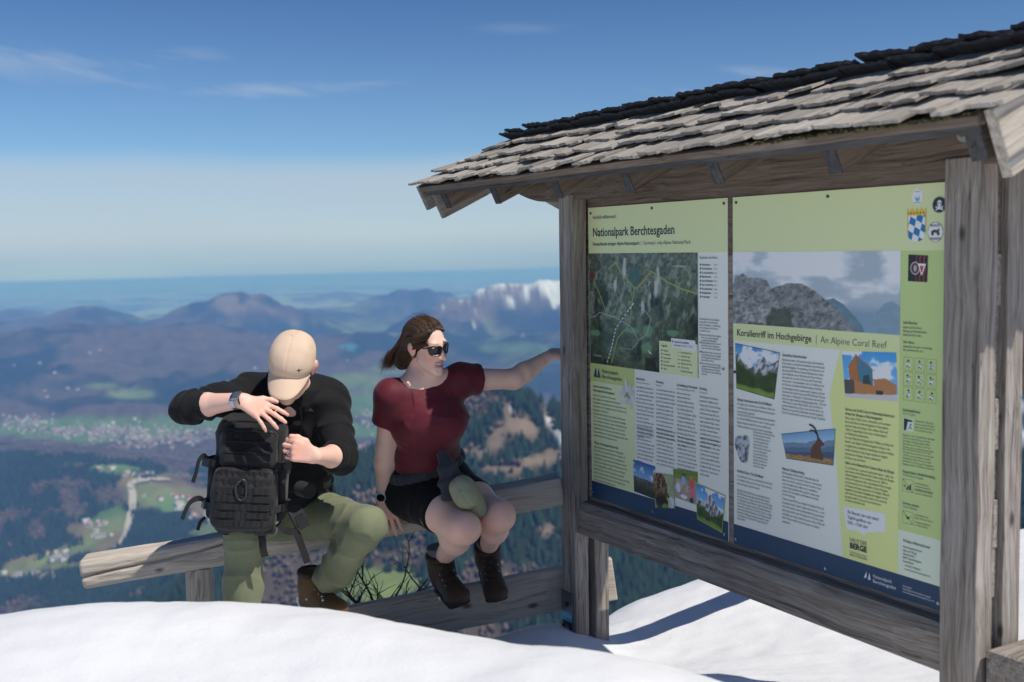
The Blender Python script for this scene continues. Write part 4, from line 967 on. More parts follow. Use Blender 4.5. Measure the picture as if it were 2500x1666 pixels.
for i, (l1, l2) in enumerate((('Berghütte', 'Nationalpark-Grenze'), ('Gondelstation', 'Gesicherter Weg'), ('Aussichtspunkt', 'Einfacher Bergweg'), ('Jausenstelle', 'Mittelschwerer Weg'), ('Nationalpark-Infostelle', 'Schwerer Weg'), ('Gipfel', 'Menschliche Kontakte'))):
    ty = 0.548+i*0.0135; text(l1, 0.487, ty, 0.0058, None, GREYINK, 0.01, 'legend_text', maxw=0.075, lift=0.0022); text(l2, 0.590, ty, 0.0058, None, GREYINK, 0.01, 'legend_text', maxw=0.085, lift=0.0022)
    polys('legend_mark', [ell(0.477, ty-0.003, 0.0035, 0.0035, 8)], INK, 0.0022); polys('legend_mark', [[(0.572, ty-0.004), (0.582, ty-0.004), (0.582, ty-0.001), (0.572, ty-0.001)]], [ink('line_a', (0.5, 0.5, 0.5)), ink('line_b', (0.7, 0.6, 0.1)), ink('line_c', (0.1, 0.25, 0.4)), ink('line_d', (0.45, 0.05, 0.04)), INK, WHITEINK][i], 0.0022)
poly('location_note', [(0.533, 0.496), (0.670, 0.497), (0.679, 0.538), (0.539, 0.531)], WHITE, 0.0024); text('Standort Rossfeldalm', 0.551, 0.512, 0.0075, 0.085, GREYINK, 0.012, 'note_text', lift=0.003); text("Koordinaten  N 47,35°  E 13,02°", 0.551, 0.524, 0.0070, 0.105, GREYINK, 0.0, 'note_text', lift=0.003); polys('map_marker', [ell(0.543, 0.508, 0.003, 0.005, 10)], ink('red_mark', (0.35, 0.02, 0.02)), 0.003)
text('Berghütten und Almen', 0.697, 0.2065, 0.0100, 0.092, GREYINK, 0.0, 'hut_list_text')
for i, (h_, m_) in enumerate((('Kehlsteinhaus', '1834 m'), ('Purtschellerhaus', '1692 m'), ('Dr.-Hugo-Beck-Haus', '1260 m'), ('Mitterkaseralm', '1530 m'), ('Jenner Bergstation', '1800 m'), ('Carl-von-Stahl-Haus', '1736 m'), ('Schneibsteinhaus', '1668 m'), ('Königsbachalm', '1190 m'), ('Priesbergalm', '1454 m'))):
    ty = 0.230+i*0.01410; text(h_, 0.7085, ty, 0.0066, None, INK, 0.018, 'hut_list_text', maxw=0.060); text(m_, 0.772, ty, 0.0062, 0.018, SOFTINK, 0.0, 'hut_list_text'); polys('hut_mark', [[(0.697, ty), (0.697, ty-0.005), (0.700, ty-0.008), (0.703, ty-0.005), (0.703, ty)]], INK)
text('Bei allen Bergtouren in den Berchtesgadener\nAlpen empfiehlt es sich, Übernachtungen\ngerade in der Hauptsaison – eine Reservierung,\nInfos zu Öffnungszeiten und Preisen unter:\nwww.huettenwirte.com', 0.694, 0.421, 0.0062, 0.112, GREYINK, 0.006, 'hut_text', line=1.16)
for ty, s in ((0.477, 'Gesicherter Wege sind breit ausgebaut.\nKeine oder nur geringe Steigungen,\nes besteht keine Absturzgefahr.'), (0.5045, 'Einfache Bergwege sind oft schmal und\nsteil und können steile Passagen auf-\nweisen. Es besteht keine Absturzgefahr.'), (0.5375, 'Mittelschwere Wege sind schmal, oft\nsteil und steinig. Kurze absturzgefähr-\ndete Passagen sind mit Seil gesichert.\nSchwindelfreiheit nötig.'), (0.578, 'Schwere Wege sind schmal, häufig\nausgesetzt und oft absturzgefährlich.\nDurchgehend gesicherte Passagen\nTrittsicherheit und alpine Erfahrung\nsind nötig.')):
    text(s, 0.703, ty, 0.0060, 0.105, GREYINK, 0.006, 'trail_text', line=1.10); polys('trail_mark', [ell(0.6965, ty-0.003, 0.0025, 0.0036, 8)], INK)
# logo, edelweiss
def nplogo(a, t_, w, h, m1, m2, lift=0.0014):
    polys('park_logo', [[(a, t_), (a+w*0.34, t_), (a+w*0.34, t_-h*1.0), (a+w*0.22, t_-h*0.72)], [(a+w*0.5, t_), (a+w*0.84, t_), (a+w*0.70, t_-h)]], m1, lift); polys('park_logo', [[(a+w*0.36, t_), (a+w*0.5, t_), (a+w*0.36, t_-h*0.95)], [(a+w*0.86, t_), (a+w, t_), (a+w*0.72, t_-h*0.97)], [(a, t_), (a+w*0.24, t_-h*.18), (a+w*.5, t_)]], m2, lift+0.0003)
nplogo(0.024, 0.686, 0.052, 0.041, ink('logo_blue', (0.015, 0.09, 0.26)), ink('logo_dark_green', (0.05, 0.22, 0.06)))
text('Nationalpark', 0.085, 0.664, 0.0150, 0.111, INK, 0.0, 'logo_text'); text('Berchtesgaden', 0.0845, 0.6855, 0.0150, 0.134, INK, 0.0, 'logo_text')
pet = []
for k in range(9):
    q = k*2*math.pi/9+0.35; L = 0.050+0.012*math.sin(k*2.3); ca_, ct_ = 0.258+math.cos(q)*L*0.55, 0.735+math.sin(q)*L*0.55; pet.append(ell(ca_, ct_, L*0.55, 0.010, 14, q))
for k, p_ in enumerate(pet): polys('edelweiss_petal', [p_], ink('petal_%d' % (k % 3), (0.74-0.05*(k % 3), 0.77-0.05*(k % 3), 0.76-0.04*(k % 3))), 0.0014+0.0002*k)
polys('edelweiss_heart', [ell(0.258, 0.735, 0.010, 0.010), ell(0.270, 0.745, 0.006, 0.006), ell(0.246, 0.742, 0.006, 0.006)], ink('edelweiss_gold', (0.42, 0.36, 0.10)), 0.0036)
text('«Servus und Grüß di» im\nNationalpark Berchtesgaden!', 0.020, 0.728, 0.0093, 0.150, GREYINK, 0.018, 'body_heading', line=1.28)
text('Es gibt viel zu entdecken im Nationalpark\nBerchtesgaden, dem einzigen Alpen-Nationalpark\nDeutschlands! Die eigenständige Entwicklung der Tier- und\nPflanzenwelt steht im Schutzgebiet rund um Watzmann und\nKönigssee im Vordergrund.', 0.020, 0.764, 0.0078, 0.228, GREYINK, 0.0, 'body_text', line=1.36)
text('Vom Grund des Königssees bis zum Gipfel des Watzmanns\n(2.713 m) sind es 2.302 Meter Höhenunterschied. Unzählige\nTier- und Pflanzenarten finden in den vier Hauptlebensräumen\nWasser, Wald, Alm und Fels ein Zuhause. Sie wollen mehr\nerleben? Machen Sie mit bei unserem kostenlosen Angebot!\nDas aktuelle Wander- und Veranstaltungsprogramm gibt’s unter\nwww.nationalpark-berchtesgaden.bayern.de', 0.020, 0.840, 0.0078, 0.238, GREYINK, 0.0, 'body_text', line=1.34)
text('Welcome to Berchtesgaden National Park!', 0.021, 0.961, 0.0093, 0.172, GREYINK, 0.018, 'body_heading')
text('Many things are waiting to be discovered in Berchtesgaden\nNational Park, the only Alpine National Park in Germany. The\nindependent development of flora & fauna is predominant in\nthe protected area around Watzmann and Königssee. From the\nbottom of Lake Königssee to the top of Mt Watzmann (2,713 m)\nthere is a height difference of 2,302 m, the four main habitats\nwater, forest, alpine pasture and rock shelter innumerable\nspecies of animals and plants. Would you like to see more of it? Read\nall our free offers! Find the current excursion programme on\nwww.nationalpark-berchtesgaden.bayern.de', 0.019, 0.977, 0.0078, 0.246, GREYINK, 0.0, 'body_text', line=1.37)
cols = ((0.3155, 'Naturschutz', 'Nature Conservation', 0.112, 'Hauptaufgabe des Nationalparks ist\nes, der Natur sich selbst zu überlas-\nsen – ganz nach dem Motto: «Natur\nNatur sein lassen». Hier hat die\nWildnis eine Chance und natürliche\nProzesse können ungestört ablaufen.\nIn der Kernzone (75 %) des Schutz-\ngebietes findet keine menschl. Nut-\nzung statt. Hier bleibt die\nNatur sich selbst überlassen. In der\nangrenzenden Pflegezone (24 %)\nfinden traditionelle Nutzungen wie\nForstwirtschaft oder die Almpflege\nFischerei statt.', 0.701, "The National Park's main tasks are\nto leave nature to its own devices,\nto give wilderness a chance and\npermit natural processes to run\ntheir course. Nature in the core zone\nis not touched by human hand. The\nuse of the neighbouring buffer zone\nis only used in traditional ways, like\nAlpine lore or the fishery at Lake\nKönigssee.", 0.859),
        (0.4395, 'Forschung', 'Research', 0.116, 'Von welchen Beutetieren ernährt sich\nder Steinadler? Welche Auswirkungen\nhat der Klimawandel auf das Hochge-\nbirge? Wie entwickeln sich die Wälder?\nWir übergangsarmschaften und die\nLandschaft, wenn der Mensch nicht\neingreift? Die Forschung hilft dabei,\nnatürliche Abläufe besser zu verste-\nhen. Aus den Erkenntnissen lassen\nsich Hinweise für einen besseren\nSchutz von Arten, Lebensräumen\nund natürlichen Prozessen sowie für\nnaturverträgliche Nutzungen ableiten.', 0.699, "What's the Golden Eagle's main prey?\nWhat impact has climate change on\nmountains? How do biodiversity and\nlandscape change if man doesn't\ninterfere? Research helps to gain\na better understanding of natural\nprocesses and leads to improved\nprotection of species, biotopes and\nnatural development, as well as to\nmore sustainable use of the area.", 0.849),
        (0.5640, 'Umweltbildung & Pressearbeit', 'Environmental Education & PR', 0.112, '«Nur was man kennt, das\nschätzt und schützt man»\nGemäß diesem Motto bietet der\nNationalpark interessierten Besu-\nchern vielfältige Angebote. Ent-\ndecken Sie auf Exkursionen – geführt\nvon Nationalpark-Rangern – die\nGeheimnisse von Steinadler, Gams,\nMurmeltier und Co. Bildungs- und\nÖffentlichkeitsarbeit stellen darauf ab,\nden Nationalparkgedanken zu ver-\nmitteln, die Leistungen der Natur\ndarzustellen und Begeisterung für\ndiese zu wecken.', 0.699, '«We protect only what we know»\nTrue to this motto the interested\nvisitor will find numerous offers in\nthe National Park. Come and find\nout about the bald eagle, chamois,\nmarmot & Co. Environmental edu-\ncation is meant to communicate the\nNational Park philosophy, show\nnature excellence and arouse\nenthusiasm for these topics.', 0.861),
        (0.6925, 'Erholung', 'Recreation', 0.112, 'Der Nationalpark ist ein Besucher-\nmagnet! Rund 1,3 Millionen Gäste\nkommen jedes Jahr hierher. Erholung-\nsuchende, Wanderer, Bergsportler\nund Naturfreunde jeden Alters. Ein\nNetz von insgesamt 260 km Wander-\nwegen und alpinen Steigen verschie-\ndener Schwierigkeitsgrade erschließt\ndas Gebiet. Im Sommer laden be-\nwirtschaftete Almen zur Rast ein und\nBerghütten bieten Übernachtungs-\nmöglichkeiten bei mehrtägigen\nUnternehmungen.', 0.699, 'Every year the National Park attracts\naround 1.3 million visitors of all ages:\nholidaymakers, hikers, bikers, skiers\nhere, mountaineers, nature-friends.\nA 260 km network of hiking trails\nand alpine paths of different difficul-\nty grades opens the area. In summer\nthe alpine huts offer a place to rest\nduring the day or even accommo-\ndation overnight.', 0.847))
for a, h1, h2, w, de, t1, en, t2 in cols:
    text(h1, a, 0.670, 0.0088, None, GREYINK, 0.018, 'body_heading', maxw=0.117); text(h2, a, 0.683, 0.0078, None, SOFTINK, -0.002, 'body_heading', maxw=0.100)
    text(de, a, t1, 0.0076, w, GREYINK, 0.002, 'body_text', line=1.36); text(en, a, t2, 0.0076, w, GREYINK, 0.002, 'body_text', line=1.34)
# photographs on the left panel
def f_alps(u, v):
    n = fbm2(u*5, v*5, 5, 311); n2 = fbm2(u*14, v*14, 4, 312); skyc = mixc3((0.03, 0.10, 0.30), (0.20, 0.40, 0.62), v*1.8); C = skyc+(sstep(0.52, 0.75, n)*0.6)[..., None]
    m = (v > 0.50+0.08*(n-0.5)+0.05*np.abs(u-0.4))*1.0; land = mixc3((0.02, 0.03, 0.02), (0.16, 0.16, 0.13), n2*sstep(0.95, 0.5, v)); return C*(1-m[..., None])+land*m[..., None]
pic('photo_print', [(0.289, 0.986), (0.430, 0.991), (0.429, 1.118), (0.294, 1.111)], 50, 50, f_alps, 0.0016)
def f_eagle(u, v):
    n = fbm2(u*9, v*9, 4, 321); st = fbm2(u*26+v*10, v*10-u*8, 3, 322); C = mixc3((0.20, 0.27, 0.13), (0.36, 0.42, 0.28), n)
    head = sstep(1.1, 0.95, np.hypot((u-0.30)/0.36, (v-0.45)/0.46)); head = np.maximum(head, sstep(1.1, 0.9, np.hypot((u-0.45)/0.30, (v-0.70)/0.26))); C = C*(1-head[..., None])+mixc3((0.045, 0.022, 0.012), (0.28, 0.18, 0.11), sstep(0.45, 0.65, st)*sstep(0.85, 0.3, v))*head[..., None]
    dk = sstep(1.1, 0.8, np.hypot((u-0.35)/0.33, (v-0.86)/0.22)); C = C*(1-0.9*dk[..., None])+np.array([0.015, 0.012, 0.010])*0.9*dk[..., None]
    bk = sstep(1.1, 0.9, np.hypot((u-0.82)/0.15, (v-0.83)/0.17)); C = C*(1-bk[..., None])+mixc3((0.25, 0.30, 0.36), (0.55, 0.60, 0.66), u)*bk[..., None]; ge = sstep(1.1, 0.8, np.hypot((u-0.50)/0.16, (v-0.97)/0.10)); C = C*(1-ge[..., None])+np.array([0.12, 0.24, 0.03])*ge[..., None]
    ye = sstep(0.03, 0.02, plines(u, v, [(0.62, 0.70), (0.75, 0.84), (0.80, 0.92)])); return C*(1-ye[..., None])+np.array([0.42, 0.42, 0.12])*ye[..., None]
pic('photo_print', [(0.414, 1.016), (0.540, 1.005), (0.549, 1.129), (0.430, 1.148)], 60, 60, f_eagle, 0.0022)
def f_group(u, v):
    n = fbm2(u*10, v*10, 4, 331); n2 = fbm2(u*30, v*30, 3, 332); C = mixc3((0.06, 0.12, 0.02), (0.25, 0.34, 0.07), n2)*(1-sstep(0.25, 0.4, v))[..., None]+mixc3((0.20, 0.15, 0.12), (0.46, 0.38, 0.32), n2)*sstep(0.25, 0.4, v)[..., None]
    for cx, cy, rx, ry, col in ((0.20, 0.40, 0.08, 0.10, (0.45, 0.33, 0.18)), (0.17, 0.62, 0.11, 0.16, (0.50, 0.60, 0.68)), (0.45, 0.16, 0.06, 0.07, (0.10, 0.07, 0.05)), (0.42, 0.36, 0.10, 0.15, (0.25, 0.38, 0.62)), (0.74, 0.22, 0.06, 0.09, (0.42, 0.20, 0.08)), (0.78, 0.42, 0.12, 0.14, (0.60, 0.08, 0.12)), (0.66, 0.42, 0.06, 0.07, (0.30, 0.20, 0.12)), (0.82, 0.68, 0.10, 0.18, (0.62, 0.12, 0.22)), (0.78, 0.92, 0.10, 0.10, (0.05, 0.05, 0.06)), (0.42, 0.88, 0.16, 0.07, (0.70, 0.72, 0.72)), (0.3, 0.55, .05, .12, (0.5, 0.34, 0.26)), (0.55, 0.6, .05, .12, (0.5, 0.34, 0.26))):
        m = sstep(1.1, 0.85, np.hypot((u-cx)/rx, (v-cy)/ry)+(n-0.5)*0.3); C = C*(1-m[..., None])+np.array(col)*m[..., None]
    return C
pic('photo_print', [(0.538, 0.981), (0.680, 0.970), (0.671, 1.092), (0.550, 1.087)], 60, 60, f_group, 0.0018)
poly('photo_border', [(0.667, 1.010), (0.828, 1.029), (0.811, 1.165), (0.675, 1.143)], ink('lime_border', (0.45, 0.55, 0.06)), 0.0022)
def f_massif(u, v, ridge=((0, .45), (.3, .40), (.52, .12), (.62, .25), (.8, .42), (1, .5)), green=0.75, seed=341):
    n = fbm2(u*7, v*7, 5, seed); st = fbm2(u*18+v*5, v*8, 4, seed+1); C = mixc3((0.05, 0.22, 0.50), (0.30, 0.55, 0.75), v*1.5); cl = sstep(0.48, 0.62, fbm2(u*4, v*4, 4, seed+2)); C = C*(1-cl[..., None])+np.array([0.78, 0.80, 0.82])*cl[..., None]
    top = np.interp(u, [q[0] for q in ridge], [q[1] for q in ridge])+0.06*(n-0.5); m = (v > top)*1.0; rock = mixc3((0.10, 0.11, 0.13), (0.50, 0.51, 0.52), sstep(0.35, 0.65, st)); C = C*(1-m[..., None])+rock*m[..., None]
    gl = sstep(green-0.12, green+0.02, v+0.35*np.abs(u-0.5)*1.2+(n-0.5)*0.25); C = C*(1-gl[..., None])+mixc3((0.012, 0.03, 0.010), (0.06, 0.11, 0.03), n)*gl[..., None]
    me_ = sstep(0.86, 0.92, v+(n-0.5)*0.1); return C*(1-me_[..., None])+mixc3((0.10, 0.18, 0.03), (0.22, 0.32, 0.06), n)*me_[..., None]
pic('photo_print', [(0.670, 1.014), (0.825, 1.031), (0.809, 1.161), (0.677, 1.141)], 70, 60, f_massif, 0.0026)
screws([(0.020, 0.023), (0.424, 0.018), (0.825, 0.018)], True); screws([(0.82, 0.586), (0.010, 1.167), (0.414, 1.168), (0.822, 1.167)], False)
# ---- right panel
CUR[0] = pan2
rect('color_field', 0.8693, 0.0003, 1.7547, 0.184, HEADG); rect('color_field', 0.8693, 0.4245, 1.573, 0.483, ink('title_green', (0.79, 0.85, 0.43))); rect('color_field', 1.5745, 0.184, 1.7547, 0.988, RCOL); rect('color_field', 1.5745, 0.988, 1.7547, 1.1195, MINT); rect('color_field', 0.8693, 1.1195, 1.7547, 1.1887, NAVY)
poly('color_field', [(1.351, 0.483), (1.5745, 0.476), (1.5745, 1.1195), (1.365, 1.1195), (1.336, 0.82), (1.320, 0.716), (1.308, 0.619)], CHART, 0.0009)
def f_reef(u, v):
    n = fbm2(u*7, v*4, 6, 401); n2 = fbm2(u*40, v*20, 4, 402); st = fbm2(u*34+v*8, v*14-u*6, 5, 403, 0.6)
    cl = fbm2(u*5, v*4.5, 6, 404); C = mixc3((0.36, 0.42, 0.47), (0.72, 0.75, 0.76), sstep(0.35, 0.68, cl+0.15*sstep(0.4, 0.1, v)-0.05)); 
    blue = sstep(0.60, 0.80, v)*sstep(0.55, 0.7, u); C = C*(1-0.8*blue[..., None])+np.array([0.15, 0.27, 0.36])*(0.8*blue)[..., None]
    def mount(C, pts, cA, cB, amp=0.03, hz=0.0):
        top = np.interp(u, [p[0] for p in pts], [p[1] for p in pts])+amp*(fbm2(u*22, u*0+3, 4, 410)-0.5)*2; m = sstep(top-0.006, top+0.006, v); rg = 1-np.abs(2*fbm2(u*26+v*10, v*16-u*5, 5, 405, 0.62)-1); f = np.clip((st-0.32)*1.9, 0, 1)*0.65+0.55*sstep(0.55, 0.95, rg)*n2+0.25*(fbm2(u*90, v*45, 3, 406)-0.5); col = mixc3(cA, cB, np.clip(f, 0, 1)); col = col*(1-hz)+np.array([0.25, 0.36, 0.44])*hz
        return C*(1-m[..., None])+col*m[..., None]
    C = mount(C, [(0, 2), (.80, 2), (.86, .80), (.92, .62), (.96, .60), (1, .66)], (0.10, 0.16, 0.22), (0.22, 0.30, 0.38), 0.02, 0.55); C = mount(C, [(0, 2), (.55, 2), (.60, .62), (.64, .585), (.70, .66), (.80, .9), (.84, 1.1)], (0.05, 0.11, 0.14), (0.12, 0.2, 0.24), 0.01, 0.25)
    C = mount(C, [(0, 2), (.2, 2), (.25, .50), (.30, .46), (.38, .41), (.46, .42), (.54, .52), (.60, .62), (.66, .72), (.72, .88), (.80, 1.05)], (0.075, 0.08, 0.085), (0.33, 0.34, 0.34), 0.012)
    C = mount(C, [(0, .46), (.02, .33), (.07, .30), (.11, .36), (.18, .36), (.23, .38), (.27, .52), (.34, .75), (.42, 1.1)], (0.09, 0.095, 0.10), (0.36, 0.37, 0.37), 0.03); C = mount(C, [(0, .60), (.05, .58), (.13, .57), (.15, .68), (.20, .75), (.255, .74), (.26, 1.1)], (0.07, 0.07, 0.07), (0.46, 0.47, 0.46), 0.02)
    gv = sstep(1.1, 0.8, np.hypot((u-0.32)/0.09, (v-0.93)/0.20)+(n2-0.5)*0.6); return C*(1-0.8*gv[..., None])+np.array([0.035, 0.055, 0.03])*(0.8*gv)[..., None]
pic('photo_print', [(0.8693, 0.184), (1.5745, 0.184), (1.5745, 0.4245), (0.8693, 0.4245)], 260, 110, f_reef)
text('Korallenriff im Hochgebirge', 0.888, 0.466, 0.0225, 0.342, INK, 0.006, 'title_text'); text('|', 1.2505, 0.466, 0.024, 0.0014, INK, 0.0, 'title_text'); text('An Alpine Coral Reef', 1.270, 0.466, 0.0215, 0.257, GREYINK, -0.012, 'title_text')
poly('photo_border', [(0.880, 0.492), (1.093, 0.509), (1.068, 0.665), (0.885, 0.647)], GREYINK, 0.0010)
pic('photo_print', [(0.882, 0.494), (1.091, 0.511), (1.066, 0.662), (0.887, 0.645)], 80, 70, lambda u, v: f_massif(u, v, ((0, .18), (.15, .35), (.35, .48), (.52, .36), (.66, .12), (.8, .32), (1, .15)), 0.62, 421), 0.0014)
text('Gemütliche Kletterkünstler', 1.104, 0.520, 0.0088, 0.108, GREYINK, 0.016, 'body_heading')
text('Nirgendwo anders in Deutschland lassen sich Steinböcke\n(Capra ibex) so eindrucksvoll beobachten wie im National-\npark Berchtesgaden. Voraussetzung: Die Beobachter sind\nsehr gut zu Fuß! Mehrere Stunden Aufstieg durch steiles,\nalpines Gelände müssen Naturfreunde in Kauf nehmen –\ndann wird man mit einem Glück mit tollen Naturerleb-\nnissen belohnt. Am Schneibstein oder am Watzmann sind\ndie Chancen auf Steinbock-Beobachtungen am größten.', 1.104, 0.5345, 0.0076, 0.186, GREYINK, 0.0, 'body_text', line=1.02*1.03)
text('Im Nationalpark und den angrenzenden Gebieten auf öster-\nreichischer Seite leben heute rund 200 Steinböcke. Das war\nnicht immer so: Anfang des 19. Jahrhunderts war der Stein-\nbock hier wegen intensiver Bejagung ausgestorben. 1936 und\n1944 wurden im nahen Blühnbachtal und in der Röth im-\nportierte Steinböcke aus Zoos in der Schweiz, Berlin und\nMünchen sowie aus dem italienischen Aostatal ausgesetzt.\nDiese Tiere bilden den Grundstock der heutigen Population.', 1.104, 0.627, 0.0076, 0.190, GREYINK, 0.0, 'body_text', line=1.04)
text('Steinige Unterwasserwelt: Das Göll-Massiv', 0.889, 0.688, 0.0088, 0.168, GREYINK, 0.016, 'body_heading')
text('Wer glaubt, dass es Korallen nur im Pazifischen Ozean oder\nin der Karibik gibt, der liegt falsch! Man kann sie auch gleich\nhier um die Ecke entdecken!', 0.889, 0.702, 0.0076, 0.184, GREYINK, 0.0, 'body_text', line=1.22)
text('Der Hohe Göll (2.522 m) hat eine faszinierende Geschichte:\nVor 200 bis 500 Millionen Jahren, in der Trias-Zeit, war der\nBerg ein riesiges Korallenriff, das sich am Rande einer\nFlachwasserplattform erstreckte. Rund 30 verschiedene', 0.889, 0.739, 0.0076, 0.184, GREYINK, 0.0, 'body_text', line=1.22)
text('Korallenarten waren am Aufbau des Dachstein-\nkalk-Riffs beteiligt. Heute ist der Hohe\nGöll in höheren Bereichen aus bis zu\n1 km dickem massigem Dachstein-\nKalkstein aufgebaut. Das gesamte\nKalkmassiv ist stark verkarstet, entwäs-\nsert wird es überwiegend nach\nOsten zu den Gollinger Wasser-\nfall. Am Hohen Göll dominieren\neiszeitliche Landschaftsformen.\nBesonders markant sind seine\nsteilen Wände und Kare.', 0.968, 0.788, 0.0072, 0.103, GREYINK, 0.0, 'body_text', line=1.02)
text('Petrified Ocean: The Göll Massif', 0.888, 0.935, 0.0088, 0.128, GREYINK, 0.016, 'body_heading')
text("If you think that corals can only be found in the Pacific\nor Caribbean Ocean, you're wrong! They can also be\ndiscovered just around the corner!", 0.888, 0.951, 0.0076, 0.172, GREYINK, 0.0, 'body_text', line=1.2)
text('Mt Hoher Göll (2,522 m) has a fascinating history:\n200–500 million years ago, during Triassic period,\nthe mountain was a huge coral reef. Around 30 types\nof corals built up the limestone ridge. Today the Göll\nmassif’s higher regions consist of banded Dachstein\nLimestone, a layer up to 1 km thick. Water is mainly\nreleased into eastern direction, via Golling waterfall\n(Austria). A landscape shaped during the Ice Age\nis predominant at Hoher Göll: steep walls and\nalpine bowls.', 0.888, 1.001, 0.0076, 0.170, GREYINK, 0.0, 'body_text', line=1.0)
text('Relaxed Climbing Artists', 1.105, 0.891, 0.0088, 0.098, GREYINK, 0.016, 'body_heading')
text('Berchtesgaden National Park is the best place for\nibex observation in Germany. However, observation\nplaces can only be reached on foot! A several hours’\nascent through steep, alpine area is inevitable in\norder to be rewarded with awesome nature expe-\nriences. Mt Schneibstein and Watzmann are best\nfor ibex watching.', 1.105, 0.9035, 0.0076, 0.172, GREYINK, 0.0, 'body_text', line=1.09)
text('Today around 200 ibexes inhabit the National Park and\nits adjacent areas. It hasn’t always been this way – in the\nearly 19th century, due to widespread hunting, the ibex\nalmost got extinct here. 94 ibexes from German, Swiss\nand Italian zoos were released into the wild in 1936 and\n1944. These animals were the founders of today’s\npopulation.', 1.105, 0.989, 0.0076, 0.184, GREYINK, 0.0, 'body_text', line=1.16)
def f_stone(u, v):
    n = fbm2(u*9, v*9, 5, 431); return mixc3((0.07, 0.09, 0.11), (0.42, 0.46, 0.49), sstep(0.3, 0.7, n))
pic('stone_print', [(0.877, 0.790), (0.957, 0.790), (0.957, 0.897), (0.877, 0.897)], 50, 60, f_stone, 0.0014, lambda u, v: (np.hypot((u-0.50)/0.46, (v-0.52)/0.47)+0.16*np.sin(np.arctan2(v-.5, u-.5)*3+0.6)+0.10*(u-v)) < 0.98)
poly('photo_border', [(1.100, 0.774), (1.334, 0.725), (1.325, 0.842), (1.123, 0.852)], ink('teal_border', (0.05, 0.17, 0.16)), 0.0010)
def f_ibex(u, v):
    n = fbm2(u*10, v*8, 5, 441); C = mixc3((0.14, 0.30, 0.50), (0.45, 0.60, 0.70), v*1.6)
    for base, amp, col, sd in ((0.42, .16, (0.14, 0.22, 0.32), 442), (0.60, .14, (0.09, 0.15, 0.24), 443), (0.75, .12, (0.05, 0.09, 0.16), 444)):
        m = sstep(-0.01, 0.01, v-(base-amp*(fbm2(u*5, u*0, 4, sd)-0.3)-0.10*u)); C = C*(1-m[..., None])+np.array(col)*m[..., None]
    g = sstep(0.80, 0.86, v+(n-0.5)*0.12); return C*(1-g[..., None])+mixc3((0.18, 0.07, 0.02), (0.50, 0.28, 0.10), fbm2(u*30, v*20, 3, 445))*g[..., None]
pic('photo_print', [(1.102, 0.776), (1.332, 0.727), (1.323, 0.839), (1.125, 0.849)], 80, 50, f_ibex, 0.0014)
IBX = ink('ibex_brown', (0.14, 0.065, 0.035)); IBD = ink('ibex_dark', (0.05, 0.028, 0.018))
polys('ibex_print', [[(1.229, 0.832), (1.231, 0.808), (1.240, 0.790), (1.252, 0.780), (1.257, 0.770), (1.266, 0.764), (1.276, 0.770), (1.288, 0.780), (1.286, 0.786), (1.276, 0.787), (1.272, 0.795), (1.276, 0.806), (1.284, 0.820), (1.284, 0.832)]], IBX, 0.0018)
polys('ibex_horn', stroke([(1.262, 0.768), (1.258, 0.750), (1.249, 0.737), (1.236, 0.729), (1.224, 0.727)], 0.0055)+stroke([(1.266, 0.766), (1.256, 0.752), (1.244, 0.745), (1.232, 0.744), (1.226, 0.749)], 0.0045), IBD, 0.0022)
rect('photo_border', 1.352, 0.474, 1.574, 0.628, CHART, 0.0010)
def f_house(u, v):
    n = fbm2(u*4, v*4, 4, 451); C = mixc3((0.05, 0.28, 0.60), (0.20, 0.48, 0.74), v); cl = sstep(0.5, 0.7, n); C = C*(1-cl[..., None])+np.array([0.75, 0.80, 0.84])*cl[..., None]
    def fill(C, pts, col):
        inside = np.zeros(u.shape, bool); q = len(pts)
        for i in range(q):
            (x0, y0), (x1, y1) = pts[i], pts[(i+1) % q]; cond = ((y0 > v) != (y1 > v)) & (u < (x1-x0)*(v-y0)/((y1-y0) if abs(y1-y0) > 1e-9 else 1e-9)+x0); inside ^= cond
        return np.where(inside[..., None], np.broadcast_to(np.asarray(col), C.shape), C)
    C = fill(C, [(0, .62), (.2, .60), (.2, .95), (0, .95)], (0.09, 0.07, 0.06)); C = fill(C, [(.10, .34), (.26, .06), (.30, .65), (.12, .60)], (0.36, 0.14, 0.05)); C = fill(C, [(.26, .06), (.56, .36), (.56, .72), (.28, .70)], (0.30, 0.11, 0.04)); C = fill(C, [(.28, .13), (.54, .38), (.54, .70), (.30, .66)], (0.05, 0.18, 0.26)); C = fill(C, [(.20, .62), (.62, .72), (.62, .90), (.20, .92)], (0.42, 0.18, 0.06)); C = fill(C, [(.56, .58), (.78, .54), (.98, .66), (.98, .86), (.60, .90)], (0.40, 0.18, 0.07)); C = fill(C, [(.60, .80), (.74, .80), (.74, .89), (.60, .90)], (0.06, 0.03, 0.02)); C = fill(C, [(0, .92), (1, .87), (1, 1.01), (0, 1.01)], (0.52, 0.50, 0.48)); C = fill(C, [(.38, .52), (.48, .48), (.52, .70), (.36, .68)], (0.03, 0.06, 0.05)); return C
pic('photo_print', [(1.357, 0.484), (1.563, 0.475), (1.571, 0.616), (1.372, 0.624)], 90, 70, f_house, 0.0014)
text('Servus und Grüß Gott im Nationalparkzentrum\n«Haus der Berge» in Berchtesgaden!', 1.372, 0.664, 0.0085, 0.186, GREYINK, 0.014, 'body_heading', line=1.1)
text('Natur sehen, fühlen, hören, schmecken und verstehen –\ndas ist das Motto im Berchtesgadener Nationalpark-\nzentrum «Haus der Berge». Hier erleben Gäste auf\n1.000 m² Gesamtfläche das Leben im Nationalpark\nim Wechsel der Jahreszeiten.', 1.372, 0.690, 0.0076, 0.178, GREYINK, 0.0, 'body_text', line=1.10)
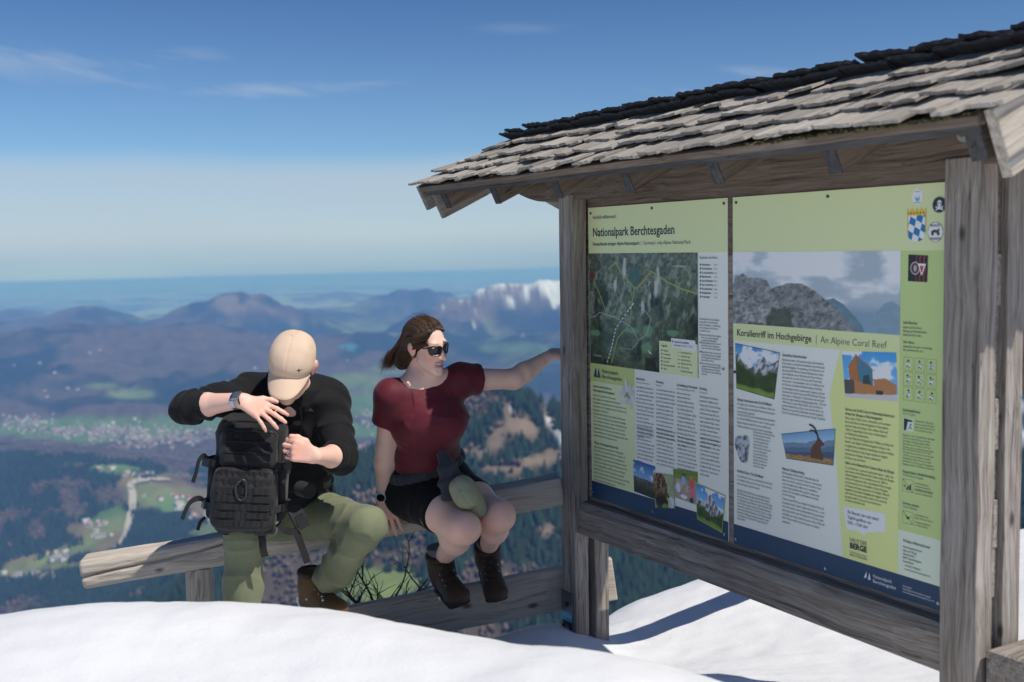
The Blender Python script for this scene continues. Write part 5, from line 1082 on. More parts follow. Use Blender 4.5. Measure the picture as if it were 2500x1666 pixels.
text('Von den Tiefen des Königssees über Wälder und Almen bis\nhinauf zu den Gipfeln der Berchtesgadener Berge: In der\npreisgekrönten, interaktiven Ausstellung «Vertikale Wildnis»\nwandern Besucher stetig bergauf entlang der längsten\nSteilwand der Ostalpen. Absolut sehenswert!\nEin Besuch, der sich lohnt!', 1.372, 0.750, 0.0076, 0.186, GREYINK, 0.0, 'body_text', line=1.14)
text('Hello at the National Park Centre «Haus der Berge»', 1.373, 0.828, 0.0085, 0.186, GREYINK, 0.014, 'body_heading')
text('To see, feel, hear, taste and understand nature – that’s the\nmain theme of the National Park Centre «Haus der Berge»\nin Berchtesgaden. On an exhibition area of 1,000 m²\nvisitors will experience life in the National Park through-\nout the seasons. From the depths of Lake Königssee\nvia forests and alpine pastures to the heights of Berch-\ntesgaden’s mountains: Alongside the longest vertical\nwall within the eastern Alps, visitors will constantly\nbe guided uphill. Come and see everywhere!\nA really worthwhile visit!', 1.373, 0.842, 0.0076, 0.186, GREYINK, 0.0, 'body_text', line=1.03)
poly('speech_bubble', [(1.366, 0.960), (1.527, 0.951), (1.530, 1.004), (1.453, 1.024), (1.452, 1.037), (1.430, 1.025), (1.380, 1.028)], WHITE, 0.0014)
text('Ein Besuch, der sich lohnt!\nTäglich geöffnet von\n9:00 – 17:00 Uhr!', 1.384, 0.978, 0.0092, 0.120, INK, 0.012, 'bubble_text', line=1.24)
text('HAUS DER', 1.393, 1.064, 0.0135, 0.066, GREYINK, 0.0, 'centre_logo_text'); text('BERGE', 1.3935, 1.0835, 0.0165, 0.066, INK, 0.045, 'centre_logo_text'); text('NATIONALPARKZENTRUM', 1.394, 1.0985, 0.0055, 0.066, SOFTINK, 0.0, 'centre_logo_text'); text('BERCHTESGADEN', 1.394, 1.1075, 0.0068, 0.066, GREYINK, 0.0, 'centre_logo_text')
nplogo(1.449, 1.164, 0.031, 0.022, WHITEINK, NAVY); text('Nationalpark', 1.484, 1.153, 0.0100, 0.070, WHITEINK, 0.004, 'logo_text'); text('Berchtesgaden', 1.484, 1.168, 0.0100, 0.084, WHITEINK, 0.004, 'logo_text')
text('Herausgeber:\nNationalparkverwaltung Berchtesgaden\nwww.nationalpark-berchtesgaden.bayern.de', 1.594, 1.152, 0.0056, 0.110, WHITEINK, 0.0, 'imprint_text', line=1.05)
text('Liebe Besucher,', 1.586, 0.391, 0.0078, 0.050, GREYINK, 0.014, 'notice_text'); text('leisten auch Sie Ihren\nBeitrag zum Umweltschutz,\nindem Sie bitte nicht …', 1.586, 0.404, 0.0076, 0.082, GREYINK, 0.0, 'notice_text', line=0.98); text('Dear visitors,', 1.587, 0.446, 0.0076, 0.038, GREYINK, 0.014, 'notice_text'); text('please play your part in protecting\nthe environment by not …', 1.587, 0.458, 0.0072, 0.098, GREYINK, 0.0, 'notice_text', line=1.0)
lines = []; figs = []; hl = []
irnd = random.Random(12)
for r_ in range(3):
    for c_ in range(3):
        a0 = 1.589+c_*0.0395; t0 = 0.485+r_*0.0425; a1, t1 = a0+0.033, t0+0.038
        lines += stroke([(a0, t0), (a1, t0), (a1, t1), (a0, t1), (a0, t0)], 0.0007)
        ca_, ct_ = (a0+a1)/2, (t0+t1)/2
        hl += [ell(ca_, ct_+0.002, 0.0065, 0.009, 10)]
        figs += [ell(ca_+irnd.uniform(-.003, .003), ct_-0.009, 0.0032, 0.0034, 10)]+stroke([(ca_-0.006, ct_+0.011), (ca_-0.002, ct_+0.004), (ca_+irnd.uniform(.001, .006), ct_+0.012)], 0.0022)+stroke([(ca_-irnd.uniform(.004, .009), ct_+irnd.uniform(-.008, .004)), (ca_, ct_-0.003), (ca_+irnd.uniform(.004, .010), ct_+irnd.uniform(-.008, .004))], 0.0018)
polys('icon_frame', lines, GREYINK); polys('icon_body', hl, WHITE, 0.0012); polys('icon_figure', figs, INK, 0.0015)
text('Sicherheitshinweis', 1.588, 0.641, 0.0078, 0.060, GREYINK, 0.014, 'notice_text'); text('Word of Caution', 1.588, 0.651, 0.0072, 0.044, SOFTINK, 0.0, 'notice_text')
rect('icon_field', 1.590, 0.660, 1.6245, 0.696, MINT, 0.0012); polys('icon_motif', [[(1.592, 0.661), (1.622, 0.664), (1.622, 0.669), (1.606, 0.669), (1.600, 0.695), (1.592, 0.695)], ell(1.616, 0.677, 0.003, 0.003, 8)]+stroke([(1.608, 0.690), (1.614, 0.682), (1.620, 0.690)], 0.0022), INK, 0.0016)
def lorem(a, t_, w, n, cap=0.0054, seed=0, line=1.2, base=None):
    return text('\n'.join(base[(seed+i) % len(base)] for i in range(n)), a, t_, cap, w, GREYINK, 0.0, 'notice_text', line=line)
SAFE = ['Klettersteige, Steige und Wege im Hoch-', 'gebirge können nur bei guten Verhältnissen', 'begangen werden. Trittsicherheit, Schwindel-', 'freiheit und alpine Erfahrung sind nötig.', 'Das Begehen erfolgt auf eigene Gefahr.', 'Bitte informieren Sie sich vor der Tour.', 'Mountain trails are only to be used in good', 'conditions, sure-footedness is required.']
lorem(1.631, 0.666, 0.068, 4, 0.0052, 0, 1.16, SAFE); lorem(1.589, 0.711, 0.110, 5, 0.0052, 2, 1.16, SAFE); lorem(1.589, 0.752, 0.110, 6, 0.0052, 5, 1.16, SAFE)
text('Eingeschränkter Mobilfunkempfang', 1.590, 0.818, 0.0072, 0.110, GREYINK, 0.014, 'notice_text'); text('No Mobile Phone Reception', 1.590, 0.828, 0.0070, 0.072, SOFTINK, 0.0, 'notice_text')
polys('icon_frame', stroke([(1.590, 0.836), (1.626, 0.836), (1.626, 0.872), (1.590, 0.872), (1.590, 0.836)], 0.0008)+stroke([(1.590, 0.836), (1.626, 0.872)], 0.0012), GREYINK); polys('icon_figure', [[(1.601+i*0.005, 0.866), (1.6045+i*0.005, 0.866), (1.6045+i*0.005, 0.860-i*0.004), (1.601+i*0.005, 0.860-i*0.004)] for i in range(4)]+[ell(1.597, 0.856, 0.003, 0.003, 8)], INK)
MOB = ['In vielen Bereichen des', 'Nationalparks besteht kein', 'ausreichender Handyempfang.', 'There is no mobile network', 'in parts of the National Park.']
lorem(1.632, 0.844, 0.062, 3, 0.0052, 0, 1.15, MOB); lorem(1.632, 0.864, 0.062, 2, 0.0052, 3, 1.15, MOB)
text('Drohnen verboten', 1.591, 0.910, 0.0072, 0.056, GREYINK, 0.014, 'notice_text'); text('Drones Prohibited', 1.591, 0.920, 0.0070, 0.050, SOFTINK, 0.0, 'notice_text')
polys('icon_frame', stroke([(1.591, 0.929), (1.627, 0.929), (1.627, 0.964), (1.591, 0.964), (1.591, 0.929)], 0.0008)+stroke([(1.591, 0.929), (1.627, 0.964)], 0.0012), GREYINK); polys('icon_figure', stroke([(1.598, 0.942), (1.606, 0.946), (1.612, 0.946), (1.620, 0.942)], 0.0016)+[[(1.605, 0.944), (1.613, 0.944), (1.613, 0.951), (1.605, 0.951)]], INK)
DR = ['Im Nationalpark ist das', 'Fliegen mit Drohnen verboten.', 'Drones prohibited in', 'the National Park.']
lorem(1.633, 0.935, 0.062, 2, 0.0052, 0, 1.15, DR); lorem(1.633, 0.956, 0.055, 2, 0.0052, 2, 1.15, DR)
text('Weitere Informationen', 1.593, 1.020, 0.0088, 0.094, GREYINK, 0.010, 'notice_text'); text('Nationalparkzentrum\nHaus der Berge\nHanielstraße 7\n83471 Berchtesgaden\nDeutschland', 1.593, 1.037, 0.0066, 0.066, GREYINK, 0.004, 'notice_text', line=1.12); text('+49 8652 979060-0\nwww.haus-der-berge.bayern.de', 1.599, 1.091, 0.0060, 0.090, GREYINK, 0.0, 'notice_text', line=1.2)
# coat of arms and stickers
def f_arms(u, v):
    crown = v < 0.245
    k = np.floor((u*3.4+v*0.9)*1.0)+np.floor((v*4.9-u*1.7)); C = np.where((np.mod(np.floor(u*2.9+v*1.15+0.2)+np.floor(v*4.6-u*1.55), 2) == 0)[..., None], np.array([0.015, 0.16, 0.36]), np.array([0.80, 0.83, 0.85]))
    C = np.where(crown[..., None], np.array([0.62, 0.43, 0.03]), C); rim = (v > 0.24) & ((u < 0.05) | (u > 0.95)); C = np.where(rim[..., None], np.array([0.5, 0.36, 0.03]), C)
    jew = crown & (np.abs(v-0.19) < 0.022) & (np.mod(u*6, 1) < 0.4); return np.where(jew[..., None], np.array([0.12, 0.05, 0.02]), C)
def m_arms(u, v):
    spikes = 0.13*np.abs(np.mod(u*4+0.5, 1)-0.5)*2; top = v > 0.015+spikes
    bot = np.where(v > 0.72, np.abs(u-0.5) < 0.5*np.sqrt(np.clip(1-((v-0.72)/0.28)**2.4, 0, 1)), True); return top & bot
pic('coat_of_arms', [(1.597, 0.062), (1.661, 0.062), (1.661, 0.160), (1.597, 0.160)], 70, 100, f_arms, 0.0014, m_arms)
def sticker(ca_, ct_, ra, rt, fn, label=None, lift=0.0014):
    o = pic('sticker', [(ca_-ra, ct_-rt), (ca_+ra, ct_-rt), (ca_+ra, ct_+rt), (ca_-ra, ct_+rt)], 44, 44, fn, lift, lambda u, v: np.hypot(u-.5, v-.5) < 0.5)
    if label: o['label'] = label
    return o
def circ(u, v, x, y, rx, ry): return np.hypot((u-x)/rx, (v-y)/ry)
def f_st1(u, v):
    C = np.full(u.shape+(3,), 0.78); C = np.where((circ(u, v, .5, .6, .2, .2) < 1)[..., None], np.array([0.08, 0.38, 0.55]), C); C = np.where((circ(u, v, .5, .5, .13, .09) < 1)[..., None], np.array([0.75, 0.8, 0.85]), C); C = np.where(((np.abs(v-.2) < .025) & (np.abs(u-.5) < .2))[..., None], np.array([0.5, 0.12, 0.2]), C); return np.where(((np.abs(v-.88) < .02) & (np.abs(u-.5) < .25))[..., None], np.array([0.1, 0.12, 0.15]), C)
sticker(1.631, 0.0345, 0.0195, 0.0225, f_st1)
def f_st2(u, v):
    r = circ(u, v, .5, .5, .5, .5); C = np.full(u.shape+(3,), 0.02); C = np.where(((r > .90) & (r < .95))[..., None], np.array([0.5]*3), C)
    sk = (circ(u, v, .5, .40, .15, .17) < 1) | ((np.abs(u-.5) < .08) & (np.abs(v-.55) < .08)) | (plines(u, v, [(.28, .62), (.72, .78)]) < .035) | (plines(u, v, [(.72, .62), (.28, .78)]) < .035); C = np.where(sk[..., None], np.array([0.72]*3), C)
    return np.where(((circ(u, v, .43, .41, .045, .05) < 1) | (circ(u, v, .57, .41, .045, .05) < 1))[..., None], np.array([0.02]*3), C)
sticker(1.704, 0.0605, 0.0245, 0.0235, f_st2)
def f_st3(u, v):
    r = circ(u, v, .5, .5, .5, .5); C = np.full(u.shape+(3,), 0.78); C = np.where(((r > .92))[..., None], np.array([0.03]*3), C)
    bk = (circ(u, v, .33, .58, .09, .09) < 1) | (circ(u, v, .68, .58, .09, .09) < 1) | (plines(u, v, [(.30, .50), (.45, .44), (.60, .50), (.70, .40)]) < .06); return np.where(bk[..., None], np.array([0.05, 0.04, 0.05]), C)
sticker(1.692, 0.134, 0.0265, 0.0285, f_st3); text('BLACK', 1.677, 0.119, 0.0062, 0.030, INK, 0.02, 'sticker_text', lift=0.0022); text('DRAGON', 1.675, 0.1555, 0.0062, 0.034, INK, 0.02, 'sticker_text', lift=0.0022)
def f_st4(u, v):
    st = np.mod(u*5+0.2*np.sin(v*9), 1) < 0.35; C = np.where((st & (u > .4))[..., None], np.array([0.22, 0.04, 0.05]), np.full(u.shape+(3,), 0.015)); C = np.where((circ(u, v, .36, .5, .24, .24) < 1)[..., None], np.array([0.55, 0.42, 0.42]), C); C = np.where((circ(u, v, .36, .5, .20, .20) < 1)[..., None], np.array([0.07, 0.02, 0.02]), C); C = np.where((circ(u, v, .36, .5, .09, .12) < 1)[..., None], np.array([0.4, 0.35, 0.33]), C)
    tri = (np.abs(u-.70) < .22*(0.80-v)/0.5) & (v > .32) & (v < .74); C = np.where(tri[..., None], np.array([0.72, 0.70, 0.70]), C); tri2 = (np.abs(u-.70) < .13*(0.72-v)/0.4) & (v > .40) & (v < .64); return np.where(tri2[..., None], np.array([0.45, 0.03, 0.05]), C)
pic('sticker', [(1.602, 0.195), (1.669, 0.198), (1.667, 0.272), (1.601, 0.270)], 50, 50, f_st4, 0.0014)
screws([(0.887, 0.018), (1.298, 0.018), (0.878, 0.591)], True); screws([(0.881, 1.171), (1.295, 1.173), (1.717, 1.168)], False)
# stickers on the steel anchor: reuse the print helpers in the anchor's own plane
_keep = PFRAME, CUR[0]
PFRAME = frame_mat(SG(-0.13, 0.0818, -1.60), SD, SB); CUR[0] = anch
rect('sticker', 0.002, 0.085, 0.084, 0.125, ink('sticker_cyan', (0.03, 0.30, 0.52)), 0.0006); text('Wildes Dirndl', 0.008, 0.108, 0.014, 0.070, WHITEINK, 0.0, 'sticker_text', lift=0.0012)
rect('sticker', 0.008, 0.127, 0.078, 0.180, ink('sticker_black', (0.012, 0.014, 0.02)), 0.0006); polys('sticker_motif', [ell(0.043, 0.152, 0.016, 0.012, 14)], ink('sticker_tan', (0.22, 0.16, 0.10)), 0.0010); rect('sticker', 0.008, 0.176, 0.078, 0.182, ink('sticker_blue', (0.03, 0.25, 0.45)), 0.0010)
def f_st5(u, v):
    C = np.full(u.shape+(3,), 0.72); a_ = np.arctan2(v-.5, u-.5); r = circ(u, v, .5, .5, .5, .5); C = np.where((np.abs(r-(0.45+0.2*np.cos(a_*5)))[..., None] < .07), np.array([0.25, 0.3, 0.4]), C); C = np.where(((v > .62) & (u < .6) & (r < .9))[..., None], np.array([0.5, 0.04, 0.06]), C); return np.where((r > .93)[..., None], np.array([0.1, 0.14, 0.25]), C)
sticker(0.040, 0.232, 0.036, 0.038, f_st5, None, 0.0008)
polys('sticker_scrap', [[(0.022, 0.186), (0.058, 0.186), (0.062, 0.198), (0.042, 0.205), (0.020, 0.197)]], WHITE, 0.0006)
PFRAME, CUR[0] = _keep
flush_text()
# ------------------------------------------------------------------ soft bodies: signed distance fields meshed with surface nets
def V3(p): return np.array((p[0], p[1], p[2]), float)
def nrm(v): v = V3(v); return v/np.linalg.norm(v)
class Field:
    def __init__(s, lo, hi, h):
        s.h = h; s.lo = np.array(lo, float); s.n = np.ceil((np.array(hi)-s.lo)/h).astype(int)+1; s.D = np.full(s.n, 0.5, np.float32)
    def op(s, fn, lo, hi, k, mode='add'):
        i0 = np.clip(np.floor((lo-s.lo)/s.h).astype(int), 0, s.n); i1 = np.clip(np.ceil((hi-s.lo)/s.h).astype(int)+1, 0, s.n)
        if (i1 <= i0).any(): return
        ax = [s.lo[q]+s.h*np.arange(i0[q], i1[q]) for q in range(3)]
        P = np.stack(np.meshgrid(*ax, indexing='ij'), -1)
        d = fn(P).astype(np.float32); sl = tuple(slice(a, b) for a, b in zip(i0, i1)); D = s.D[sl]
        if mode == 'add': q = np.maximum(k-np.abs(D-d), 0)/k; s.D[sl] = np.minimum(D, d)-q*q*k*0.25
        elif mode == 'sub': q = np.maximum(k-np.abs(-D-d), 0)/k; s.D[sl] = -(np.minimum(-D, d)-q*q*k*0.25)
        elif mode == 'cut': s.D[sl] = np.maximum(D, d)
    def cone(s, a, b, r1, r2, k=0.02, mode='add', flat=False):
        a = V3(a); b = V3(b); ab = b-a; L2 = ab@ab; L = math.sqrt(L2)
        def fn(P):
            t0 = ((P-a)@ab)/L2; t_ = np.clip(t0, 0, 1); d = np.linalg.norm(P-a-t_[..., None]*ab, axis=-1)-(r1+(r2-r1)*t_)
            if flat:
                rad_ = np.linalg.norm(P-a-t0[..., None]*ab, axis=-1)-(r1+(r2-r1)*np.clip(t0, 0, 1)); d = np.maximum(rad_, (t0-1)*L) if flat == 1 else np.maximum(rad_, np.maximum((t0-1)*L, -t0*L))
                d = np.where(t0 < 0, np.linalg.norm(P-a, axis=-1)-r1, d) if flat == 1 else d
            return d
        m = max(r1, r2)+k+s.h*3; s.op(fn, np.minimum(a, b)-m, np.maximum(a, b)+m, k, mode)
    def chain(s, pts, rs, k=0.02):
        for i in range(len(pts)-1): s.cone(pts[i], pts[i+1], rs[i], rs[i+1], k)
    def oval(s, a, b, side, w1, d1, w2, d2, k=0.03, pw=2.0):
        """tapered body with oval section: half width w along 'side', half depth d across"""
        a = V3(a); b = V3(b); ab = b-a; L2 = ab@ab; ax = ab/math.sqrt(L2); sd = V3(side); sd = nrm(sd-ax*(sd@ax)); fr = np.cross(ax, sd)
        def fn(P):
            t_ = np.clip(((P-a)@ab)/L2, 0, 1); q = P-a-t_[..., None]*ab; w = w1+(w2-w1)*t_; d_ = d1+(d2-d1)*t_
            x = np.abs(q@sd)/w; y = np.abs(q@fr)/d_; z = (q@ax)/np.minimum(w, d_)
            return ((x**pw+y**pw+np.abs(z)**pw)**(1/pw)-1)*np.minimum(w, d_)
        m = max(w1, w2, d1, d2)+k+s.h*3; s.op(fn, np.minimum(a, b)-m, np.maximum(a, b)+m, k)
    def ell(s, c, r, A=None, k=0.02, mode='add', pw=2.0):
        """ellipsoid; A columns are its axes"""
        c = V3(c); r = np.array(r, float); A = np.eye(3) if A is None else np.array(A, float)
        def fn(P):
            q = ((P-c)@A)/r; n_ = (np.abs(q)**pw).sum(-1)**(1/pw); return (n_-1)*r.min()*np.where(n_ < 1, 1, 1)
        m = (np.abs(A)@r)+k+s.h*3; s.op(fn, c-m, c+m, k, mode)
    def box(s, c, hlf, A=None, rad_=0.02, k=0.02, mode='add'):
        c = V3(c); hlf = np.array(hlf, float); A = np.eye(3) if A is None else np.array(A, float)
        def fn(P):
            q = np.abs((P-c)@A)-(hlf-rad_); return np.linalg.norm(np.maximum(q, 0), axis=-1)+np.minimum(q.max(-1), 0)-rad_
        m = (np.abs(A)@hlf)+k+s.h*3; s.op(fn, c-m, c+m, k, mode)
    def plane(s, p, n, lo=None, hi=None):
        """keep the side opposite to n"""
        p = V3(p); n = nrm(n); lo = s.lo if lo is None else lo; hi = s.lo+s.n*s.h if hi is None else hi
        s.op(lambda P: (P-p)@n, lo, hi, 0.01, 'cut')
    def mesh(s):
        D = s.D; S = D < 0; n = D.shape; h = s.h
        c = np.zeros(tuple(q-1 for q in n), np.uint8)
        for i in (0, 1):
            for j in (0, 1):
                for k in (0, 1): c += S[i:n[0]-1+i, j:n[1]-1+j, k:n[2]-1+k]
        act = (c > 0) & (c < 8); idx = np.argwhere(act); ids = np.full(act.shape, -1, np.int32); ids[act] = np.arange(len(idx))
        acc = np.zeros((len(idx), 3)); cnt = np.zeros(len(idx))
        I, J, Kk = idx.T
        corners = [(i, j, k) for i in (0, 1) for j in (0, 1) for k in (0, 1)]
        dv = {q: D[I+q[0], J+q[1], Kk+q[2]] for q in corners}
        for q in corners:
            for ax in range(3):
                if q[ax] == 0:
                    q2 = list(q); q2[ax] = 1; q2 = tuple(q2); a, b = dv[q], dv[q2]; m = (a < 0) != (b < 0)
                    t_ = np.where(m, a/np.where(m, a-b, 1), 0); p = np.tile(np.array(q, float), (len(idx), 1)); p[:, ax] += t_; acc[m] += p[m]; cnt[m] += 1
        V = s.lo+(idx+acc/cnt[:, None])*h
        Fs = []
        for ax in range(3):
            o1, o2 = [q for q in range(3) if q != ax]
            A_ = S[tuple(slice(0, -1) if q == ax else slice(None) for q in range(3))]; B_ = S[tuple(slice(1, None) if q == ax else slice(None) for q in range(3))]
            e = np.argwhere(A_ != B_); e = e[(e[:, o1] > 0) & (e[:, o2] > 0) & (e[:, o1] < n[o1]-1) & (e[:, o2] < n[o2]-1)]
            if not len(e): continue
            inside = A_[tuple(e.T)]
            def cell(d1, d2):
                q = e.copy(); q[:, o1] -= d1; q[:, o2] -= d2; return ids[tuple(q.T)]
            f = np.stack([cell(1, 1), cell(0, 1), cell(0, 0), cell(1, 0)], -1)
            flip = inside if ax != 1 else ~inside
            f[~flip] = f[~flip][:, ::-1]; Fs.append(f)
        return V, np.concatenate(Fs)
def relax(V, F, it=2, lam=0.5):
    E = np.concatenate([F[:, [0, 1]], F[:, [1, 2]], F[:, [2, 3]], F[:, [3, 0]]]); E = np.concatenate([E, E[:, ::-1]])
    for _ in range(it):
        deg = np.bincount(E[:, 0], minlength=len(V)).astype(float); A_ = np.stack([np.bincount(E[:, 0], weights=V[E[:, 1], q], minlength=len(V)) for q in range(3)], -1)
        V = V+(A_/np.maximum(deg, 1)[:, None]-V)*lam
    return V
def vnormals(V, F):
    fn = np.cross(V[F[:, 2]]-V[F[:, 0]], V[F[:, 3]]-V[F[:, 1]]); N = np.zeros_like(V)
    for q in range(4):
        for ax in range(3): N[:, ax] += np.bincount(F[:, q], weights=fn[:, ax], minlength=len(V))
    return N/np.maximum(np.linalg.norm(N, axis=1), 1e-12)[:, None]
def seg_coords(V, bones):
    """for each vertex: distance along and index of the nearest bone"""
    best = np.full(len(V), 9.0); T = np.zeros(len(V)); Ix = np.zeros(len(V), int); off = 0.0
    for i, (a, b) in enumerate(bones):
        a = V3(a); b = V3(b); ab = b-a; L = np.linalg.norm(ab); t_ = np.clip(((V-a)@ab)/(L*L), 0, 1); d = np.linalg.norm(V-a-t_[:, None]*ab, axis=1); m = d < best
        best[m] = d[m]; T[m] = off+t_[m]*L; Ix[m] = i; off += L
    return T, Ix, best
def folds(V, F, bones, amp=0.004, fl=26.0, fc=7.0, seed=0, fine=0.0, mask=None):
    """cloth folds: ridged noise, tight along the limb and loose around it"""
    N = vnormals(V, F); T, Ix, _ = seg_coords(V, bones); w = vnoise3(V[:, 0]*6, V[:, 1]*6, V[:, 2]*6, seed+9)
    n1 = vnoise3(V[:, 0]*fc+Ix*3.1, V[:, 1]*fc+V[:, 2]*fc, T*fl+w*2.2, seed); rdg = 1-np.abs(2*n1-1); rdg = rdg*rdg
    n2 = vnoise3(V[:, 0]*fc*2.1, (V[:, 1]+V[:, 2])*fc*2.1, T*fl*2.3+w*3, seed+5)
    d = amp*(rdg-0.45)+amp*0.45*(n2-0.5)
    if fine: d = d+fine*(vnoise3(V[:, 0]*120, V[:, 1]*120, V[:, 2]*120, seed+7)-0.5)
    if mask is not None: d = d*mask(V)
    return V+N*d[:, None]
def field_obj(name, fld, parent, mat, it=1, deform=None, colfn=None):
    V, F = fld.mesh(); V = relax(V, F, it)
    if deform: V = deform(V, F)
    me = mesh_np(name, V, F.astype(np.int32)); smooth_me(me)
    if colfn is not None: set_col(me, colfn(V, F))
    return link(name, me, None, parent, mat)
def Wp(px, py, Y): return V3(at_depth(px, py, Y))
def basis(x, y=None, z=None):
    """orthonormal columns from forward y (kept) and up z"""
    y = nrm(y); z = V3(z); z = nrm(z-y*(z@y)); x = np.cross(y, z); return np.stack([x, y, z], 1)

# ------------------------------------------------------------------ materials of people and kit
def skin_mat(name):
    t = NT(name); c = t.n('ShaderNodeVertexColor', layer_name='Col').outputs['Color']; v = t.coord('Object', (1, 1, 1), False); n1 = t.noise(v, 55, 4); n2 = t.noise(v, 14, 3)
    c = t.mix(t.mr(n2, 0.35, 0.7, 0, 0.30), c, t.mix(1.0, c, (1.0, 0.80, 0.76), 'MULTIPLY')); c = t.mix(t.mr(n1, 0.4, 0.7, 0, 0.15), c, t.mix(1.0, c, (0.86, 0.80, 0.78), 'MULTIPLY'))
    t.set(color=c, rough=0.52, spec=0.35); t.b.inputs['Subsurface Weight'].default_value = 0.12; t.b.inputs['Subsurface Radius'].default_value = (0.010, 0.004, 0.002); t.b.inputs['Subsurface Scale'].default_value = 0.6
    t.bump(t.noise(v, 260, 3), 0.08, 0.002); return t.m
SKIN = skin_mat('skin')
def cloth(name, col, col2=None, rough=0.85, scale=900, bump=0.25, sheen=0.15, var=0.22):
    t = NT(name); v = t.coord('Object', (1, 1, 1), False); n = t.noise(v, scale, 2, 0.6); big = t.noise(v, 7, 4, 0.6)
    c = t.mix(t.mr(big, 0.3, 0.7), tuple(x*(1-var) for x in col), col2 or tuple(min(1, x*(1+var)) for x in col)); t.set(color=c, rough=rough, spec=0.25); t.b.inputs['Sheen Weight'].default_value = sheen; t.b.inputs['Sheen Roughness'].default_value = 0.5
    t.bump(n, bump, 0.0015); return t.m
FLEECE = cloth('black_fleece', (0.010, 0.010, 0.011), None, 0.9, 700, 0.4, 0.05); OLIVE = cloth('olive_trousers', (0.165, 0.185, 0.108), (0.215, 0.235, 0.142), 0.78, 1200, 0.15, 0.1, 0.12)
MAROON = cloth('maroon_jersey', (0.105, 0.010, 0.020), (0.140, 0.015, 0.028), 0.62, 1500, 0.12, 0.12); BLACKKNIT = cloth('black_shorts_knit', (0.006, 0.006, 0.008), None, 0.85, 900, 0.2, 0.06); GREYWOOL = cloth('dark_grey_wool', (0.030, 0.034, 0.042), (0.05, 0.055, 0.065), 0.95, 500, 0.5, 0.2); SOCK = cloth('grey_sock', (0.10, 0.12, 0.15), (0.16, 0.18, 0.21), 0.95, 700, 0.6, 0.2)
BEIGE = cloth('beige_cotton', (0.73, 0.545, 0.395), (0.78, 0.59, 0.43), 0.85, 1400, 0.2, 0.1, 0.08); SAGE = cloth('sage_cotton', (0.27, 0.28, 0.18), (0.33, 0.34, 0.225), 0.85, 1200, 0.2, 0.1); CORDURA = cloth('black_pack_fabric', (0.018, 0.0175, 0.019), (0.028, 0.027, 0.029), 0.72, 1600, 0.4, 0.1); WEBBING = cloth('black_webbing', (0.012, 0.012, 0.013), (0.02, 0.02, 0.021), 0.7, 1800, 0.5, 0.1); VELCRO = cloth('black_loop_patch', (0.006, 0.006, 0.007), None, 0.95, 2500, 0.6, 0.25)
BOOTLEATHER = cloth('brown_boot_leather', (0.032, 0.021, 0.016), (0.078, 0.050, 0.034), 0.55, 500, 0.5, 0.0, 0.3); BOOTTAN = cloth('tan_boot_leather', (0.085, 0.050, 0.027), (0.20, 0.115, 0.05), 0.6, 500, 0.4, 0.0, 0.3); RUBBER = cloth('boot_rubber', (0.016, 0.016, 0.018), (0.035, 0.035, 0.037), 0.7, 300, 0.4, 0.0); LACE = plain('boot_lace', (0.014, 0.012, 0.012), 0.8); SNOWBIT = plain('stuck_snow', (0.86, 0.88, 0.91), 0.6, bump=(0.5, 0.004), scale=200)
PLASTIC = plain('black_buckle_plastic', (0.012, 0.012, 0.013), 0.35); BLACKGLOSS = plain('black_glass', (0.006, 0.006, 0.008), 0.08); CHROME = plain('brushed_steel', (0.55, 0.56, 0.58), 0.3, 1.0); GOLD = plain('gold', (0.75, 0.52, 0.18), 0.25, 1.0); WHITERUB = plain('white_strap', (0.72, 0.73, 0.74), 0.5); TORT = plain('tortoise_frame', (0.018, 0.010, 0.007), 0.2); TEETH = plain('teeth', (0.72, 0.68, 0.62), 0.3); HAIRM = None
SKC = np.array([0.80, 0.55, 0.445])
def skincol(V, base, spots):
    """base skin colour with redder or paler spots (centre, radius, colour factor)"""
    C = np.tile(np.asarray(base, float), (len(V), 1))*(0.96+0.08*vnoise3(V[:, 0]*22, V[:, 1]*22, V[:, 2]*22, 8)[:, None])
    for c, r, f in spots:
        w = np.exp(-(((V-V3(c))/np.asarray(r))**2).sum(1))[:, None]; C = C*(1-w)+C*np.asarray(f)*w
    return C
